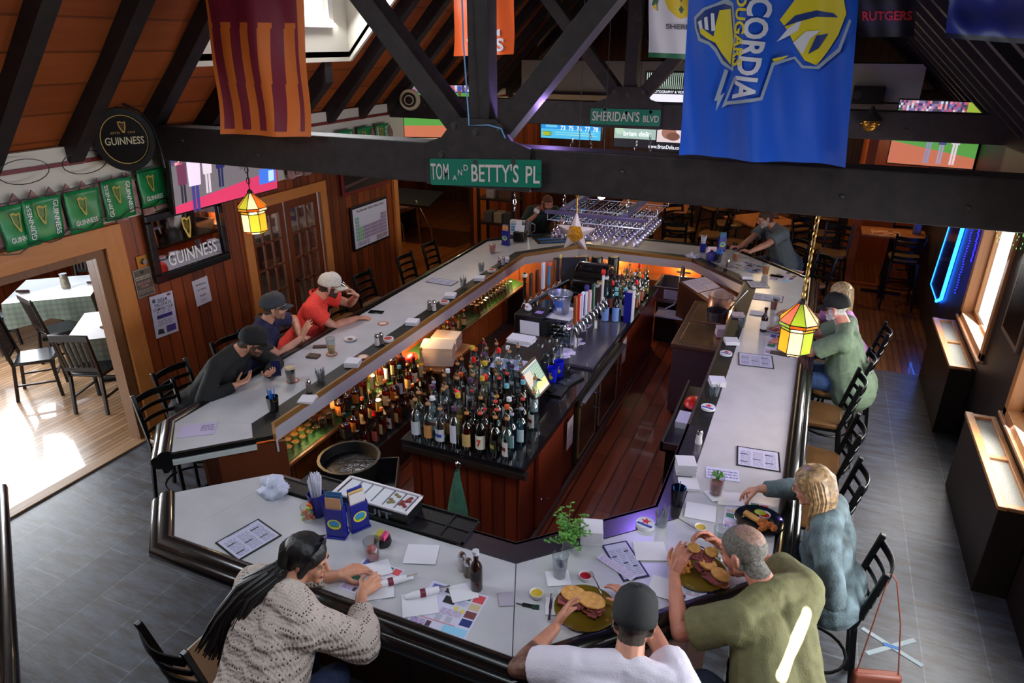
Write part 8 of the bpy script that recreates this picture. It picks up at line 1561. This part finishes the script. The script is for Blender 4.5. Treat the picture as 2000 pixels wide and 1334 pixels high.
# window-side equipment: steel cooler with two lids, angled order cabinet, sink with hose
SCO = M('warm_steel', (.62, .50, .42), .3, .85); t = thing('steel_cooler', 'stainless steel cooler with two sliding lids below the window-side ledge', 'cooler', (-.86, 7.0, 0)); MB().box(-.27, 0, .06, .25, 1.45, .86).build('case', M('mauve_steel', (.42, .32, .34), .35, .5), t, smooth=False, bevel=.01); MB().box(-.29, -.02, .86, .26, 1.47, .90).build('top_rim', SCO, t, smooth=False, bevel=.004)
for y0 in (.06, .76): MB().box(-.22, y0, .895, .22, y0+.62, .906).build('sliding_lid', M('rippled_steel', (.72, .58, .42), .25, .9, bump=.5, bscale=25), t, smooth=False, bevel=.003)
t = thing('order_cabinet', 'angled steel cabinet with taped order sheets on its sloping top', 'cabinet', (-1.02, 8.78, 0), -.62); MB().slab([(-.32, -.25, .45), (.34, -.25, .45), (.34, -.25, .88), (-.32, -.25, 1.02)], (0, .5, 0)).build('case', M('copper_steel', (.50, .34, .24), .35, .7), t, smooth=False, bevel=.006); MB().box(-.3, -.22, 0, .3, .22, .45).build('base', BLACK, t, smooth=False)
xs = V((.66, 0, -.14)).normalized(); ys = V((0, 1, 0))
for (u, v, w_, h_) in ((.02, .04, .30, .42), (.34, .06, .30, .40)): canvas('order_sheet', t, V((-.32, -.25, 1.022))+xs*u+ys*v+ZD*.003, xs, ys, w_, h_, [('r', .05, .48, .95, .5, (.3, .3, .35)), ('r', .5, .5, .52, .95, (.3, .3, .35)), ('t', .1, .1, .9, .4, 5, (.6, .58, .65)), ('t', .1, .6, .45, .9, 4, (.62, .6, .66))], (.78, .74, .82), .001)
t = thing('bar_sink', 'steel sink with gooseneck spray hose at the far end inside the bar', 'sink', (-1.55, 9.3, 0)); MB().box(-.25, -.3, .66, .28, -.27, .84).box(-.25, .27, .66, .28, .3, .84).box(-.25, -.3, .66, -.22, .3, .84).box(.25, -.3, .66, .28, .3, .84).box(-.25, -.3, .62, .28, .3, .66).build('basin', STEEL, t, smooth=False, bevel=.004); MB().box(-.2, -.25, 0, .22, .25, .62).build('base', BLACK, t, smooth=False)
MB().tube([(.05, .25, .84), (.05, .25, 1.0), (.05, .1, 1.03), (.06, -.05, .95), (.08, -.2, .78), (.06, -.32, .62), (-.05, -.36, .55), (-.15, -.35, .55)], .012, 8).build('spray_hose', M('braided_hose', (.66, .62, .66), .3, .7), t); MB().cyl((.05, .26, .84), (.05, .26, .97), .02).cyl((-.05, .27, .9), (.15, .27, .9), .012).build('faucet', CHROME, t); canvas('taped_note', t, (-.1, -.302, .68), XD, ZD, .22, .13, [('t', .1, .1, .9, .9, 4, (.5, .5, .55))], (.72, .70, .76))
MB().box(-.14, -.62, .52, .3, -.34, .54).build('lower_shelf', NAP, t, smooth=False)
t = thing('ice_bin_bucket', 'clear ice tub with a grey scoop bucket on the steel cooler', 'bucket', (-.80, 8.1, .905)); MB().open_lathe([(.13, 0), (.15, .24), (.145, .24), (.125, .01), (.001, .01)], n=20).build('tub', glass('frosted_tub', (.85, .82, .85), .55, .3), t); MB().open_lathe([(.11, .0), (.13, .12), (.125, .12), (.1, .01), (.001, .01)], c=(.0, -.22, 0), n=20).build('scoop_bucket', M('dark_grey_bucket', (.25, .24, .28), .3, .4), t); MB().tube([(.1, -.2, .1), (.28, .05, .32)], .012, 8).build('scoop_handle', STEEL, t)
t = thing('under_counter_shelf', 'steel under-counter shelf with a red pouch and papers, window side', 'shelf', (-.70, 5.3, .0)); MB().box(-.12, -.35, .80, .12, .9, .82).box(-.12, -.35, .80, -.10, .9, .88).box(-.12, -.35, .8, .12, -.33, .88).build('tray', STEEL, t, smooth=False); MB().box(-.08, -.3, 0, .1, .85, .8).build('body', BLACK, t, smooth=False)
obj1('red_pouch', 'shiny red and orange pouch on the under-counter shelf', 'bag', (-.70, 5.78, .83), MB().sph((0, 0, .03), (.08, .13, .04), 14, 10), M('red_orange_pouch', (.85, .14, .10), .3, noise_=.4, nscale=12)); papers('low stack of papers on the under-counter shelf below the red pouch', -.70, 5.45, .82, .16, .22, .06)
# service mats and kit at the far bend
for i, (x, y, dx) in enumerate(((-3.55, 9.82, 0), (-3.4, 9.98, .02))): pass
t = thing('service_mat', 'black service mat with two bright blue strips at the far bend', 'mat', (-3.45, 9.95, BZ+.001), .62); MB().box(-.45, -.14, 0, .45, .30, .012).build('mat_base', MATM, t, smooth=False)
for y in (-.11, .06): MB().box(-.40, y, .012, .44, y+.045, .017).build('blue_strip', M('bright_blue_strip', (.12, .45, .78), .4), t, smooth=False)
t = thing('service_station', 'black caddy with white tickets at the far bend of the bar', 'caddy', tuple(at(1016, 470, BZ+.003))); MB().box(-.09, -.08, 0, .09, .08, .15).build('caddy_box', BLACK, t, bevel=.01); MB().obox((0, -.02, .20), (.15, .02, .10), R=Matrix.Rotation(-.4, 3, 'X')).build('ticket', NAP, t, smooth=False); MB().obox((-.03, .03, .27), (.09, .02, .07), R=Matrix.Rotation(-.3, 3, 'X')).build('ticket', NAP, t, smooth=False)
t = thing('plastic_pitcher', 'clear plastic pitcher at the far bend of the bar', 'pitcher', tuple(at(1022, 462, BZ)+V((0, .12, 0)))); MB().open_lathe([(.08, 0), (.10, .22), (.098, .22), (.078, .01), (.001, .01)], n=20).build('jug', glass('milky_plastic', (.82, .84, .88), .5, .2), t); MB().tube([(.1, 0, .2), (.15, 0, .18), (.15, 0, .08), (.095, 0, .04)], .009, 8).build('handle', glass('milky_plastic'), t)
t = thing('card_box', 'white and blue printed carton standing at the far bend', 'box', tuple(at(1003, 460, BZ)+V((.02, .06, 0)))); canvas('printed_front', t, (-.09, -.041, 0), XD, ZD, .18, .24, [('r', .1, .5, .9, .62, (.25, .55, .75)), ('r', .1, .3, .9, .44, (.2, .6, .75)), ('r', .1, .68, .9, .8, (.5, .65, .8))], (.82, .80, .84)); MB().box(-.09, -.04, 0, .09, .04, .24).build('carton', M('white_sheet', 0), t, smooth=False)
# fill pendants added to brighten the far room, side room and partition
for x, y, z, p in ((-3.0, 12.4, 2.75, 22), (-.6, 12.9, 2.75, 22), (1.3, 13.2, 2.45, 10), (-7.8, 11.5, 2.45, 26), (-4.6, 15.0, 2.75, 14), (-5.3, 10.6, 2.75, 12)):
    t = thing('fill_pendant_lamp', 'added warm cone pendant for fill, %s' % {22: 'over a far high table', 10: 'over the wall-side table', 26: 'in the side room', 14: 'deep in the far room', 12: 'by the barman'}[p]+(' on the window half' if x == -.6 else ''), 'lamp', (x, y, z))
    MB().open_lathe([(.10, 0), (.03, .12), (.012, .14)], n=16).build('shade', BLACK, t); MB().sph((0, 0, .03), .025, 10, 8).build('bulb', glow('warm_bulb', 0, 0), t); MB().tube([(0, 0, .13), (0, 0, .13+(roofz(x)-z-.15 if x > -6 else .05))], .005, 6).build('cord', BLACK, t); point('fill_pendant_light', (x, y, z-.04), p*1.6, (1, .72, .42), .05)
# a blade of sunlight from a gap by the upper window falls on the olive shirt
sb = area('sunbeam', (1.15, .5, 3.3), (.27, 2.80, 1.24), .010, .34, 20, (1, .93, .78), 1.0); sb.rotation_euler = (sb.rotation_euler.to_matrix() @ Matrix.Rotation(-.6, 3, 'Z')).to_euler()
